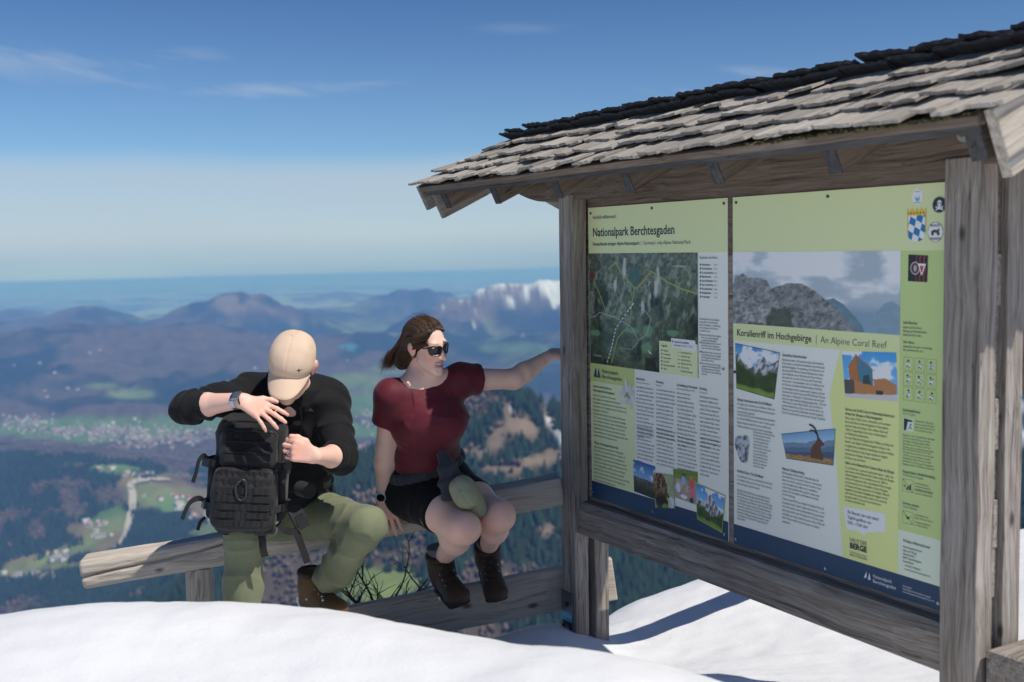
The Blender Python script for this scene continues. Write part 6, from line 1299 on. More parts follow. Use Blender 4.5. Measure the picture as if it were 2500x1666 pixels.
def hand(fld, wrist, A, fingers, thumb, palm=(0.085, 0.080, 0.026), s=1.0, mirror=1):
    """A columns: x across towards the thumb side, y along the fingers, z out of the back of the hand.
    fingers: list of (curl angles at three joints, spread) index..little; returns fingertip and knuckle points"""
    w = V3(wrist); ax, ay, az = A[:, 0], A[:, 1], A[:, 2]; tips = []
    L, B, T_ = palm[0]*s, palm[1]*s, palm[2]*s
    for q in range(4):                                   # metacarpals make the palm
        x = (0.5-q/3.0)*B*0.80; kn = w+ay*L*(1.0-0.045*abs(q-1)-0.03*(q == 3))+ax*x; fld.cone(w+ax*x*0.62, kn, T_*0.50, T_*0.44, 0.014)
    lens = [(0.042, 0.026, 0.021), (0.046, 0.029, 0.022), (0.043, 0.027, 0.021), (0.034, 0.021, 0.019)]; rads = [0.0088, 0.0090, 0.0086, 0.0076]
    for q in range(4):
        x = (0.5-q/3.0)*B*0.80; p = w+ay*L*(1.0-0.045*abs(q-1)-0.03*(q == 3))+ax*x; curls, spread = fingers[q]; ang = 0.0; d0 = nrm(ay*math.cos(spread)+ax*math.sin(spread)); r = rads[q]*s*1.08
        for k in range(3):
            ang += curls[k]; d = d0*math.cos(ang)-az*math.sin(ang); p2 = p+d*lens[q][k]*s; r2 = r*(0.93 if k < 2 else 0.86); fld.cone(p, p2, r, r2, 0.004); p = p2; r = r2
        tips.append((p, d))
    (tb, t1, t2, t3) = thumb                              # points in hand axes
    P = [w+ax*q[0]*s+ay*q[1]*s+az*q[2]*s for q in (tb, t1, t2, t3)]
    fld.chain(P, [0.0145*s, 0.0125*s, 0.0102*s, 0.0085*s], 0.008); tips.append((P[-1], nrm(P[-1]-P[-2])))
    return tips
def nails(tips, parent, A_back, col=(0.72, 0.47, 0.40)):
    for p, d in tips: pass
# ------------------------------------------------------------------ the man on the rail
mP = Wp(668, 1150, 4.47); mHR = Wp(612, 1172, 4.42); mHL = Wp(722, 1172, 4.48); mKR = Wp(563, 1226, 4.02); mAR = Wp(553, 1488, 4.03); mKL = Wp(843, 1208, 4.13); mAL = Wp(742, 1350, 4.36)
mC = Wp(672, 990, 4.33); mN = Wp(668, 885, 4.22); mSR = Wp(570, 905, 4.22); mSL = Wp(760, 920, 4.29); mER = Wp(432, 936, 4.00); mWR = Wp(556, 920, 3.88); mEL = Wp(784, 1050, 4.11); mWL = Wp(727, 1048, 3.90)
mu = nrm((0.13, -0.45, 0.88)); mf = nrm((-0.10, -0.88, -0.46)); mA = basis(None, mf, mu); mHC = Wp(671, 838, 4.07)
def mh(x, y, z): return mHC+mA@np.array([x, y, z], float)
man = empty('person', (mP[0], mP[1], 0.35)); tag(man, 'person in beige cap and black fleece bending over a black pack on the log rail', 'person')
b = Field((-1.34, 3.68, -0.16), (-0.42, 4.78, 1.30), 0.0045)
def head(b, hp, A, s=1.0, slim=1.0):
    E = lambda c, r, k: b.ell(hp(*c), tuple(q*s for q in r), A, k*s)
    Cn = lambda a, c, r1, r2, k: b.cone(hp(*a), hp(*c), r1*s, r2*s, k*s)
    E((0, -0.012, 0.035), (0.074, 0.094, 0.084), 0.03); E((0, 0.030, -0.026), (0.056*slim, 0.064, 0.080), 0.03); Cn((0, 0.034, -0.062), (0, 0.078, -0.104), 0.040*slim, 0.019, 0.03)
    for q in (-1, 1):
        E((q*0.037*slim, 0.064, -0.020), (0.024, 0.022, 0.020), 0.022); Cn((q*0.045*slim, 0.008, -0.062), (q*0.014*slim, 0.074, -0.104), 0.017*slim, 0.013, 0.022)
        E((q*0.078, -0.008, -0.006), (0.009, 0.020, 0.033), 0.006); E((q*0.087, -0.013, 0.004), (0.009, 0.017, 0.024), 0.004)
    Cn((-0.034, 0.076, 0.022), (0.034, 0.076, 0.022), 0.017, 0.017, 0.02)
    Cn((0, 0.086, 0.014), (0, 0.118, -0.027), 0.0085, 0.0110, 0.010); E((0, 0.1185, -0.029), (0.0110, 0.0105, 0.0100), 0.006)
    for q in (-1, 1): E((q*0.0125, 0.1025, -0.031), (0.0090, 0.011, 0.0090), 0.006)
    for q in (-1, 1): Cn((q*0.0265, 0.0835, -0.0525), (0, 0.0985, -0.0525), 0.0046, 0.0068, 0.006)
    for q in (-1, 1): Cn((q*0.022, 0.0845, -0.0712), (0, 0.0945, -0.0755), 0.0054, 0.0078, 0.007)
    E((0, 0.0865, -0.1035), (0.017, 0.014, 0.015), 0.016)
head(b, mh, mA, 0.95)
b.cone(mh(0, -0.02, -0.06), mN+np.array([0, 0.02, -0.02]), 0.056, 0.062, 0.03)
side = nrm(mSL-mSR)
b.oval(mP, mC, side, 0.145, 0.10, 0.150, 0.105, 0.04); b.oval(mC, mN-np.array([0, 0, 0.05]), side, 0.150, 0.105, 0.12, 0.085, 0.04)
for S_, E_, Wr in ((mSR, mER, mWR), (mSL, mEL, mWL)):
    b.cone(S_, E_, 0.052, 0.042, 0.03); d = Wr-E_; b.cone(E_, E_+d*0.35, 0.039, 0.041, 0.02); b.cone(E_+d*0.35, Wr, 0.041, 0.0265, 0.02)
for H_, K_, An in ((mHR, mKR, mAR), (mHL, mKL, mAL)):
    b.cone(H_, K_, 0.074, 0.050, 0.04); b.cone(K_, An, 0.050, 0.034, 0.02)
# right hand lies on the pack, fingers spread to the photo's right
ay = nrm(Wp(608, 946, 3.85)-mWR); az = V3((-0.15, -0.62, 0.77)); az = nrm(az-ay*(az@ay)); ax = np.cross(ay, az); ax = ax if ax[1] > 0 else -ax
tipsR = hand(b, mWR+ay*0.012, np.stack([ax, ay, az], 1), [((0.10, 0.15, 0.12), 0.10), ((0.15, 0.2, 0.15), 0.02), ((0.22, 0.32, 0.22), -0.12), ((0.28, 0.40, 0.28), -0.34)], ((0.022, 0.020, -0.004), (0.050, 0.045, -0.012), (0.066, 0.072, -0.018), (0.072, 0.094, -0.022)), s=0.93)
# left hand closes on the strap at the pack's edge
ay2 = nrm(Wp(678, 1036, 3.86)-mWL); az2 = V3((0.25, -0.95, 0.10)); az2 = nrm(az2-ay2*(az2@ay2)); ax2 = np.cross(ay2, az2); ax2 = ax2 if ax2[2] > 0 else -ax2
tipsL = hand(b, mWL+ay2*0.012, np.stack([ax2, ay2, az2], 1), [((0.95, 1.25, 0.7), 0.05), ((1.0, 1.35, 0.8), 0.0), ((1.05, 1.4, 0.8), -0.04), ((1.1, 1.4, 0.8), -0.08)], ((0.020, 0.018, -0.004), (0.044, 0.044, -0.006), (0.052, 0.078, -0.012), (0.050, 0.104, -0.020)), s=0.92)
kn = [mWR+ay*0.095, mWL+ay2*0.095]
body = field_obj('body', b, man, SKIN, 1, None, lambda V, F: skincol(V, SKC*np.array([1.06, 1.0, 0.98]), [(kn[0], (0.05,)*3, (1.0, 0.84, 0.80)), (kn[1], (0.05,)*3, (1.0, 0.80, 0.76))]+[(p, (0.013,)*3, (1.0, 0.78, 0.76)) for p, d in tipsR+tipsL]+[(mh(q*0.08, -0.01, 0), (0.03,)*3, (1.05, 0.66, 0.60)) for q in (-1, 1)]+[(mh(0, 0.09, -0.062), (0.02, 0.02, 0.012), (0.92, 0.60, 0.58))]))
# fleece jacket
j = Field((-1.34, 3.72, 0.38), (-0.42, 4.72, 1.10), 0.005)
wst = mP+(mC-mP)*0.10
j.oval(wst, mC, side, 0.165, 0.122, 0.172, 0.128, 0.05, 2.3); j.oval(mC, mN-np.array([0, -0.01, 0.055]), side, 0.172, 0.128, 0.150, 0.098, 0.05, 2.2)
j.cone(mSR, mN+np.array([-0.03, 0.03, -0.03]), 0.070, 0.066, 0.05); j.cone(mSL, mN+np.array([0.03, 0.03, -0.03]), 0.070, 0.066, 0.05)
for S_, E_, Wr in ((mSR, mER, mWR), (mSL, mEL, mWL)):
    mid = S_+(E_-S_)*0.5+np.array([0, 0, -0.004]); j.cone(S_, mid, 0.064, 0.058, 0.05); j.cone(mid, E_, 0.058, 0.056, 0.03)
    d = Wr-E_; j.cone(E_, E_+d*0.40, 0.056, 0.050, 0.03, flat=1)
    u_ = nrm(d)
    for q, r in ((0.30, 0.0535), (0.37, 0.053)): j.cone(E_+d*q, E_+d*(q+0.03), r, r, 0.008, flat=2)
# collar around the bowed neck
for k in range(12):
    a0, a1 = k/12*2*math.pi, (k+1)/12*2*math.pi; cc = mN+np.array([0.0, 0.0, 0.015]); rr_ = lambda a: cc+side*0.072*math.cos(a)+np.array([0.0, -0.5, 0.35])*0.12*math.sin(a)
    j.cone(rr_(a0), rr_(a1), 0.017, 0.017, 0.02)
mbones = [(mP, mC), (mC, mN), (mSR, mER), (mER, mWR), (mSL, mEL), (mEL, mWL)]
jacket = field_obj('jacket', j, man, FLEECE, 2, lambda V, F: folds(V, F, mbones, 0.015, 20, 5, 31))
# zip seam and small chest print
chest = mC+(mN-mC)*0.55
lp = Wp(712, 942, 4.155)
link('chest_print', mesh_np('chest_print', np.array([(-0.016, 0, -0.006), (0.016, 0, -0.006), (0.010, 0, 0.0), (0.002, 0, 0.010), (-0.006, 0, 0.004), (-0.014, 0, 0.002)]), [tuple(range(6))]), frame_mat(lp, (1, 0.15, -0.08), (0, -0.3, 1)), jacket, plain('grey_print', (0.06, 0.06, 0.062), 0.8))
ribbon('zip', [Wp(690, 935, 4.135), Wp(694, 975, 4.16), Wp(688, 1005, 4.17)], 0.007, 0.002, (0, -1, 0.2), jacket, PLASTIC)
# trousers
tq = Field((-1.16, 3.90, -0.12), (-0.40, 4.74, 0.66), 0.005)
tq.oval(mP+np.array([0, 0.02, 0.03]), mP+np.array([0, 0.0, -0.04]), side, 0.168, 0.125, 0.175, 0.13, 0.05)
tq.cone(mHR+np.array([0, 0, -.01]), mKR+(0, 0, -0.002), 0.096, 0.073, 0.06); tq.cone(mHL+np.array([0, 0, -.01]), mKL, 0.097, 0.073, 0.06)
tq.cone(mKR, mKR+(mAR-mKR)*0.45, 0.072, 0.069, 0.03); tq.cone(mKR+(mAR-mKR)*0.45, mAR+(mAR-mKR)*0.03, 0.069, 0.067, 0.03, flat=1)
dL = mAL-mKL; tq.cone(mKL, mKL+dL*0.45, 0.072, 0.068, 0.03); tq.cone(mKL+dL*0.45, mKL+dL*0.88, 0.067, 0.061, 0.03, flat=1); tq.ell(mKL+dL*0.76+np.array([0.01, -0.012, -0.01]), (0.060, 0.060, 0.045), None, 0.03)
tb = [(mHR, mKR), (mKR, mAR), (mHL, mKL), (mKL, mAL)]
kneeL = mKL+(mAL-mKL)*0.12+np.array([-0.05, 0.05, -0.02]); shinL = mKL+dL*0.72
tmask = lambda V: 0.55+1.3*np.exp(-((V-kneeL)**2).sum(1)/0.012)+1.5*np.exp(-((V-shinL)**2).sum(1)/0.012)+0.8*np.exp(-((V-mHL)**2).sum(1)/0.02)
trous = field_obj('trousers', tq, man, OLIVE, 2, lambda V, F: folds(V, F, tb, 0.012, 10, 9, 51, 0.0, tmask))
# stitched seams round the knees
for c_, ax_, r_ in ((mKR+(mAR-mKR)*0.55, mAR-mKR, 0.0745), (mHL+(mKL-mHL)*0.70, mKL-mHL, 0.083)):
    ax_ = nrm(ax_); u1 = nrm(np.cross(ax_, (0, 0, 1)) if abs(ax_[2]) < 0.9 else np.cross(ax_, (1, 0, 0))); u2 = np.cross(ax_, u1)
# belt
ribbon('belt', [mP+np.array([0, 0.0, 0.062])+side*0.172*math.cos(a_)+np.cross(side, (0, 0, 1))*0.135*math.sin(a_)*-1 for a_ in np.linspace(0, 2*math.pi, 17)], 0.034, 0.006, lambda q: side*math.cos(q*2*math.pi)-np.cross(side, (0, 0, 1))*math.sin(q*2*math.pi), trous, WEBBING, 3)
# cap
cA = mA
def cap_obj(name, parent, hp, A, mat, s=1.0, vox=0.0035):
    g_ = np.linalg.norm(hp(1, 0, 0)-hp(0, 0, 0))
    c = Field(np.min([hp(x, y, z) for x in (-.11, .11) for y in (-.13, .19) for z in (-.02, .15)], 0)-0.01, np.max([hp(x, y, z) for x in (-.11, .11) for y in (-.13, .19) for z in (-.02, .15)], 0)+0.01, vox)
    c.ell(hp(0, -0.014, 0.036), (0.0865*s*g_, 0.100*s*g_, 0.089*s*g_), A, 0.01*g_, pw=2.25); c.ell(hp(0, 0.030, 0.024), (0.078*s*g_, 0.074*s*g_, 0.062*s*g_), A, 0.03*g_); c.plane(hp(0, 0, -0.002), A@np.array([0, -0.10, -1.0]))
    o = field_obj(name, c, parent, mat, 2, lambda V, F: V+vnormals(V, F)*(0.0035*(vnoise3(V[:, 0]*28, V[:, 1]*28, V[:, 2]*28, 77)-0.5)+0.0022*np.exp(-((((V-hp(0, 0, 0))@A)[:, 0])/0.004)**2)*-0.6)[:, None])
    n = 15; mrows = 9; V = []
    for lay in (0.0, -0.0035):
        for i in range(n):
            q = -1+2*i/(n-1); xx = q*0.079*s
            y0 = 0.100*s*math.sqrt(max(0, 1-(q*0.93)**2))-0.002
            for k in range(mrows):
                f_ = k/(mrows-1); L = 0.096*s*(1-abs(q)**3.6*0.98)
                V.append(hp(xx*(1+0.03*f_), y0+L*f_*0.86, 0.014+lay-0.020*q*q-L*f_*0.50-0.004*f_*f_))
    F = []
    for lay in range(2):
        o_ = lay*n*mrows
        for i in range(n-1):
            for k in range(mrows-1):
                f_ = (o_+i*mrows+k, o_+(i+1)*mrows+k, o_+(i+1)*mrows+k+1, o_+i*mrows+k+1); F.append(f_ if lay == 0 else f_[::-1])
    for i in range(n-1): a0 = i*mrows+mrows-1; a1 = (i+1)*mrows+mrows-1; F.append((a1, a0, a0+n*mrows, a1+n*mrows))
    for k in range(mrows-1):
        F.append((k+1, k, k+n*mrows, k+1+n*mrows)); e0 = (n-1)*mrows+k; F.append((e0, e0+1, e0+1+n*mrows, e0+n*mrows))
    me = bpy.data.meshes.new('brim'); me.from_pydata([tuple(v) for v in V], [], F); me.update(); bm = bmesh.new(); bm.from_mesh(me); bmesh.ops.recalc_face_normals(bm, faces=bm.faces); bm.to_mesh(me); bm.free()
    link('brim', smooth_me(me), None, o, mat)
    tube('band_seam', [hp(0.0860*s*math.sin(q), -0.008+0.1125*s*math.cos(q), 0.002+0.013*math.cos(q)) for q in np.linspace(-1.35, 1.35, 25)], 0.0016, o, plain(name+'_seam', (0.20, 0.15, 0.10) if mat is BEIGE else (0.09, 0.1, 0.06), 0.9), 5)
    bt = Field(hp(0, -0.015, 0.13)-0.02, hp(0, -0.015, 0.13)+0.02, 0.002); bt.ell(hp(0, -0.014, 0.1245*s), (0.0075*g_, 0.0075*g_, 0.004*g_+.001), A, 0.002); field_obj('button', bt, o, mat, 1)
    return o
cap = cap_obj('cap', man, mh, mA, BEIGE, 0.955)
em = mh(-0.046, 0.0835, 0.040); en = nrm(mA@np.array([-0.42, 0.86, 0.25])); ex = nrm(np.cross(mA[:, 2], en))*-1
polyv = []
for q in range(8):
    r = (0.0045 if q % 2 else 0.0015)*(2.0 if q in (1, 5) else 1.0); a_ = q*math.pi/4-math.pi/4; polyv.append(ex*r*2*math.cos(a_)+np.cross(en, ex)*r*2*math.sin(a_))
me = bpy.data.meshes.new('star_embroidery'); me.from_pydata([tuple(em+en*0.0035+v) for v in polyv], [], [tuple(range(8))]); link('star_embroidery', me, None, cap, plain('dark_thread', (0.05, 0.045, 0.05), 0.8))
# steel digital watch and a dark band on the right wrist
wd = nrm(mWR-mER); wu = az
def ring(name, c, axis, up, r1, r2, width, thick, parent, mat, n=28, a0=0.0, a1=2*math.pi):
    axis = nrm(axis); up = nrm(V3(up)-axis*(V3(up)@axis)); sd = np.cross(axis, up); V = []; F = []
    for i in range(n+1):
        a_ = a0+(a1-a0)*i/n; o_ = up*math.cos(a_)+sd*math.sin(a_)
        for rr_, ww in ((0, -1), (1, -1), (1, 1), (0, 1)): V.append(tuple(V3(c)+up*math.cos(a_)*(r1+rr_*thick)+sd*math.sin(a_)*(r2+rr_*thick)+axis*ww*width/2))
    for i in range(n):
        for k in range(4): F.append((i*4+k, i*4+(k+1) % 4, (i+1)*4+(k+1) % 4, (i+1)*4+k))
    me = bpy.data.meshes.new(name); me.from_pydata(V, [], F); bm = bmesh.new(); bm.from_mesh(me); bmesh.ops.recalc_face_normals(bm, faces=bm.faces); bm.to_mesh(me); bm.free(); return link(name, me, None, parent, mat)
wc = mWR-wd*0.022
wat = ring('watch', wc, wd, wu, 0.0268, 0.0290, 0.019, 0.0035, man, CHROME)
wfm = basis(None, wd, wu); fp = wc+nrm(wu)*0.031
link('watch_case', box_me('watch_case', 0.033, 0.034, 0.009, 0.003, 2, -0.0165), Matrix([[*(wfm[i, 1], -wfm[i, 0], wfm[i, 2]), fp[i]] for i in range(3)]+[[0, 0, 0, 1]]), wat, CHROME)
fp2 = fp+nrm(wu)*0.005
link('watch_display', box_me('watch_display', 0.024, 0.027, 0.001, 0.0, 1, -0.012), Matrix([[*(wfm[i, 1], -wfm[i, 0], wfm[i, 2]), fp2[i]] for i in range(3)]+[[0, 0, 0, 1]]), wat, plain('lcd', (0.10, 0.115, 0.13), 0.25))
for q in range(9):
    a_ = 0.75+q*0.16; up_ = nrm(wu); sd_ = np.cross(nrm(wd), up_); pp = wc+up_*math.cos(a_)*0.0305-sd_*-math.sin(a_)*0.0325*(1 if sd_[1] < 0 else -1)
    link('watch_link', box_me('watch_link', 0.017, 0.0042, 0.0022, 0.0006, 1, -0.0085), frame_mat(pp, wd, up_*math.cos(a_)+sd_*math.sin(a_)*(1 if sd_[1] < 0 else -1)), wat, CHROME)
ring('bracelet', mWR+wd*0.004, wd+0.25*ax, wu, 0.0255, 0.0285, 0.005, 0.0022, man, LACE)
ring('finger_ring', mWL+ay2*0.098-az2*0.004-ax2*0.011, np.cross(ay2, (0, 0, 1)), (0, -1, 0), 0.0098, 0.0098, 0.004, 0.0014, man, CHROME, 16)

# ------------------------------------------------------------------ boots (shared meshes)
def boot_parts():
    f = Field((-0.12, -0.08, -0.14), (0.24, 0.08, 0.14), 0.0038)
    f.cone((-0.005, 0, 0.10), (-0.008, 0, 0.0), 0.056, 0.050, 0.03, flat=False); f.plane((0, 0, 0.068), (0.15, 0, 1)); f.oval((-0.03, 0, -0.055), (0.155, 0, -0.066), (0, 1, 0), 0.042, 0.044, 0.044, 0.030, 0.03); f.cone((-0.038, 0, -0.05), (-0.02, 0, 0.03), 0.040, 0.046, 0.03); f.cone((0.0, 0, 0.0), (0.10, 0, -0.045), 0.046, 0.034, 0.04); f.ell((0.150, 0.0, -0.066), (0.048, 0.043, 0.030), None, 0.03)
    f.plane((0, 0, -0.093), (0, 0, -1))
    V, F = f.mesh(); V = relax(V, F, 1); V = V+vnormals(V, F)*(0.003*(vnoise3(V[:, 0]*45, V[:, 1]*45, V[:, 2]*45, 5)-0.5))[:, None]; up = mesh_np('upper', V, F.astype(np.int32)); smooth_me(up)
    s = Field((-0.13, -0.08, -0.15), (0.25, 0.08, -0.05), 0.0038)
    s.oval((-0.04, 0, -0.098), (0.155, 0, -0.098), (0, 1, 0), 0.044, 0.013, 0.050, 0.013, 0.01, 3.0)
    s.plane((0, 0, -0.086), (0, 0, 1))
    for k in range(9): s.box((-0.06+k*0.030, 0, -0.112), (0.006, 0.06, 0.007), None, 0.002, 0.002, 'sub')
    V, F = s.mesh(); V = relax(V, F, 1); sole = mesh_np('sole', V, F.astype(np.int32)); smooth_me(sole)
    laces = []
    for k in range(6):
        t_ = k/5; x0 = 0.112-0.078*t_ if k < 4 else 0.045-0.008*(k-4); z0 = -0.026+0.045*t_ if k < 4 else 0.035+0.030*(k-4)
        if k < 4: x0, z0 = 0.122-0.026*k, -0.018+0.016*k
        else: x0, z0 = 0.052, 0.030+0.018*(k-4)
        laces.append(tube_np([(x0-0.012, -0.030, z0-0.010), (x0+0.002, -0.014, z0+0.006), (x0+0.004, 0.0, z0+0.010), (x0-0.002, 0.014, z0+0.012), (x0-0.014, 0.030, z0+0.004)], 0.0023, 6)); laces.append(tube_np([(x0-0.012, 0.030, z0-0.010), (x0+0.003, 0.014, z0+0.005), (x0+0.004, 0.0, z0+0.008), (x0-0.002, -0.014, z0+0.012), (x0-0.014, -0.030, z0+0.004)], 0.0023, 6))
    lm = []
    for V, F in laces: me = bpy.data.meshes.new('lace'); me.from_pydata([tuple(v) for v in V], [], F); smooth_me(me); lm.append(me)
    c = Field((-0.09, -0.08, 0.02), (0.09, 0.08, 0.11), 0.0038)
    for k in range(16):
        a0, a1 = k/16*2*math.pi, (k+1)/16*2*math.pi; g = lambda a: V3((-0.006+0.047*math.cos(a), 0.047*math.sin(a), 0.064-0.010*math.cos(a))); c.cone(g(a0), g(a1), 0.0125, 0.0125, 0.01)
    V, F = c.mesh(); col_ = mesh_np('collar', relax(V, F, 1), F.astype(np.int32)); smooth_me(col_)
    k_ = Field((-0.08, -0.07, 0.02), (0.08, 0.07, 0.16), 0.004); k_.cone((-0.006, 0, 0.04), (-0.010, 0, 0.104), 0.044, 0.045, 0.01, flat=2)
    for zz_ in (0.082, 0.092, 0.101): k_.cone((-0.009, 0, zz_), (-0.009, 0, zz_+0.004), 0.048, 0.048, 0.006, flat=2)
    V, F = k_.mesh(); sk = mesh_np('sock', relax(V, F, 1), F.astype(np.int32)); smooth_me(sk)
    # bow of the laces
    bow = []
    for q in (-1, 1): bow.append(tube_np(catmull([(0.060, 0.0, 0.052), (0.076, q*0.016, 0.058), (0.082, q*0.022, 0.044), (0.064, q*0.005, 0.050)], 5), 0.0022, 6)); bow.append(tube_np(catmull([(0.062, 0, 0.050), (0.078, q*0.010, 0.038), (0.088, q*0.018, 0.012), (0.090, q*0.024, -0.004)], 5), 0.0021, 6))
    for V, F in bow: me = bpy.data.meshes.new('lace'); me.from_pydata([tuple(v) for v in V], [], F); smooth_me(me); lm.append(me)
    ev = []; ef = []
    for k in range(5):
        x0, z0 = (0.116-0.026*k, -0.026+0.016*k) if k < 4 else (0.036, 0.040)
        for q in (-1, 1):
            o_ = len(ev); c_ = V3((x0-0.006, q*0.031, z0+0.002)); r_ = 0.0042
            for w_ in ((r_, 0, 0), (0, r_, 0), (-r_, 0, 0), (0, -r_, 0), (0, 0, r_), (0, 0, -r_)): ev.append(tuple(c_+V3(w_)))
            ef += [tuple(o_+i for i in f_) for f_ in ((0, 1, 4), (1, 2, 4), (2, 3, 4), (3, 0, 4), (1, 0, 5), (2, 1, 5), (3, 2, 5), (0, 3, 5))]
    em_ = bpy.data.meshes.new('eyelets'); em_.from_pydata(ev, [], ef); smooth_me(em_)
    return up, sole, lm, col_, sk, em_
BOOT = boot_parts()
def snow_lump(pts, r, seed, mw, parent):
    rr_ = random.Random(seed); f = None
    P = np.array([mw @ Vector(p) for p in pts]); lo = P.min(0)-r*2.2; hi = P.max(0)+r*2.2; f = Field(lo, hi, 0.0032)
    for p in P:
        for _ in range(3): f.ell(p+np.array([rr_.uniform(-1, 1) for _ in range(3)])*r*0.8, (r*rr_.uniform(.35, .8),)*3, None, 0.006)
    return field_obj('stuck_snow', f, parent, SNOWBIT, 0)
def place_boot(parent, ankle, toe, upv, leather, sock=True, s=1.0):
    fx = nrm(V3(toe)-V3(ankle)); up = V3(upv); up = nrm(up-fx*(up@fx)); sd = np.cross(up, fx)
    # boot axes: foot direction in the boot is x with the toe 0.19 out and 0.066 down
    ang = math.atan2(0.066, 0.165); x_ = fx*math.cos(ang)+up*math.sin(ang); z_ = -fx*math.sin(ang)+up*math.cos(ang)
    a = V3(ankle); mw = Matrix([[x_[i]*s, np.cross(z_, x_)[i]*s, z_[i]*s, a[i]] for i in range(3)]+[[0, 0, 0, 1]])
    up_, sole, lm, col_, sk, eym = BOOT
    bt = link('boot', up_.copy(), mw, parent, leather); link('sole', sole.copy(), mw, bt, RUBBER); link('collar', col_.copy(), mw, bt, BOOTLEATHER)
    for me in lm: link('lace', me.copy(), mw, bt, LACE)
    ey_ = link('eyelets', eym.copy(), mw, bt, CHROME); ey_['kind'] = 'stuff'
    if sock: link('sock', sk.copy(), mw, parent, SOCK)
    return bt, mw
bL, mwL = place_boot(man, Wp(722, 1352, 4.36), Wp(788, 1412, 4.20), nrm(mKL-mAL)+np.array([-0.1, 0.1, 0.35]), BOOTTAN, False)
bR, mwR = place_boot(man, mAR+np.array([0, 0, -0.03]), mAR+np.array([0.02, -0.2, -0.09]), (0, 0, 1), BOOTTAN, False)
snow_lump([(-0.065, -0.03, -0.05), (-0.06, -0.036, -0.09), (-0.03, -0.045, -0.095), (0.0, -0.047, -0.098), (0.03, -0.05, -0.098), (0.055, -0.05, -0.10)], 0.017, 3, mwL, bL); snow_lump([(0.06, -0.030, -0.02), (0.10, -0.02, -0.018), (0.12, -0.03, -0.035), (0.02, -0.045, -0.03), (0.09, -0.012, 0.0), (0.05, -0.036, -0.05)], 0.0075, 5, mwL, bL); snow_lump([(0.04, -0.052, -0.085), (0.10, -0.05, -0.09), (0.15, -0.045, -0.09)], 0.009, 6, mwL, bL)
# ------------------------------------------------------------------ the woman on the rail
wP = Wp(978, 1122, 4.50); wHR = Wp(945, 1128, 4.45); wHL = Wp(1018, 1104, 4.53); wKR = Wp(1066, 1214, 4.11); wAR = Wp(1018, 1282, 4.42); wKL = Wp(1146, 1186, 4.20); wAL = Wp(1121, 1260, 4.50)
wC = Wp(985, 965, 4.34); wN = Wp(974, 874, 4.34); wSR = Wp(897, 908, 4.29); wSL = Wp(1056, 872, 4.38); wER = Wp(886, 1030, 4.36); wWR = Wp(880, 1136, 4.43); wEL = Wp(1180, 872, 4.47); wWL = Wp(1256, 822, 4.59); wHandL = Wp(1292, 800, 4.68)
ff = nrm((0.74, -0.66, -0.20)); wA = basis(None, ff, (-0.12, -0.02, 1.0)); wHC = Wp(980, 795, 4.29); WS = 0.865
def wh(x, y, z): return wHC+wA@(np.array([x, y, z], float)*WS)
woman = empty('person', (wP[0], wP[1], 0.45)); tag(woman, 'person in maroon T-shirt and sunglasses sitting on the rail, one hand on the board post', 'person')
b = Field((-0.66, 3.95, 0.02), (0.26, 4.80, 1.27), 0.0043)
head(b, wh, wA, WS, 0.92)
b.cone(wh(0, -0.040, -0.045), Wp(958, 882, 4.38), 0.039, 0.044, 0.014)
wside = nrm(wSL-wSR)
b.oval(wP, wC+(wP-wC)*0.5, wside, 0.135, 0.10, 0.112, 0.088, 0.05); b.oval(wC+(wP-wC)*0.5, wC, wside, 0.112, 0.088, 0.120, 0.095, 0.05); b.oval(wC, wN-np.array([0, 0, 0.06]), wside, 0.120, 0.095, 0.10, 0.072, 0.05)
b.cone(wSR, wN, 0.045, 0.05, 0.04); b.cone(wSL, wN, 0.045, 0.05, 0.04)
for S_, E_, Wr, rs in ((wSR, wER, wWR, (0.047, 0.038, 0.041, 0.0255)), (wSL, wEL, wWL, (0.048, 0.040, 0.040, 0.0255))):
    b.cone(S_, E_, rs[0], rs[1], 0.03); d = Wr-E_; b.cone(E_, E_+d*0.3, rs[1], rs[2], 0.02); b.cone(E_+d*0.3, Wr, rs[2], rs[3], 0.02)
for H_, K_, An in ((wHR, wKR, wAR), (wHL, wKL, wAL)):
    b.cone(H_, H_+(K_-H_)*0.55, 0.080, 0.073, 0.04); b.cone(H_+(K_-H_)*0.55, K_, 0.073, 0.053, 0.05); d = An-K_; b.cone(K_, K_+d*0.40, 0.048, 0.050, 0.06); b.cone(K_+d*0.40, An, 0.050, 0.035, 0.04); b.ell(K_+nrm(K_-H_)*0.022+np.array([0, 0, 0.010]), (0.030, 0.028, 0.032), None, 0.04)
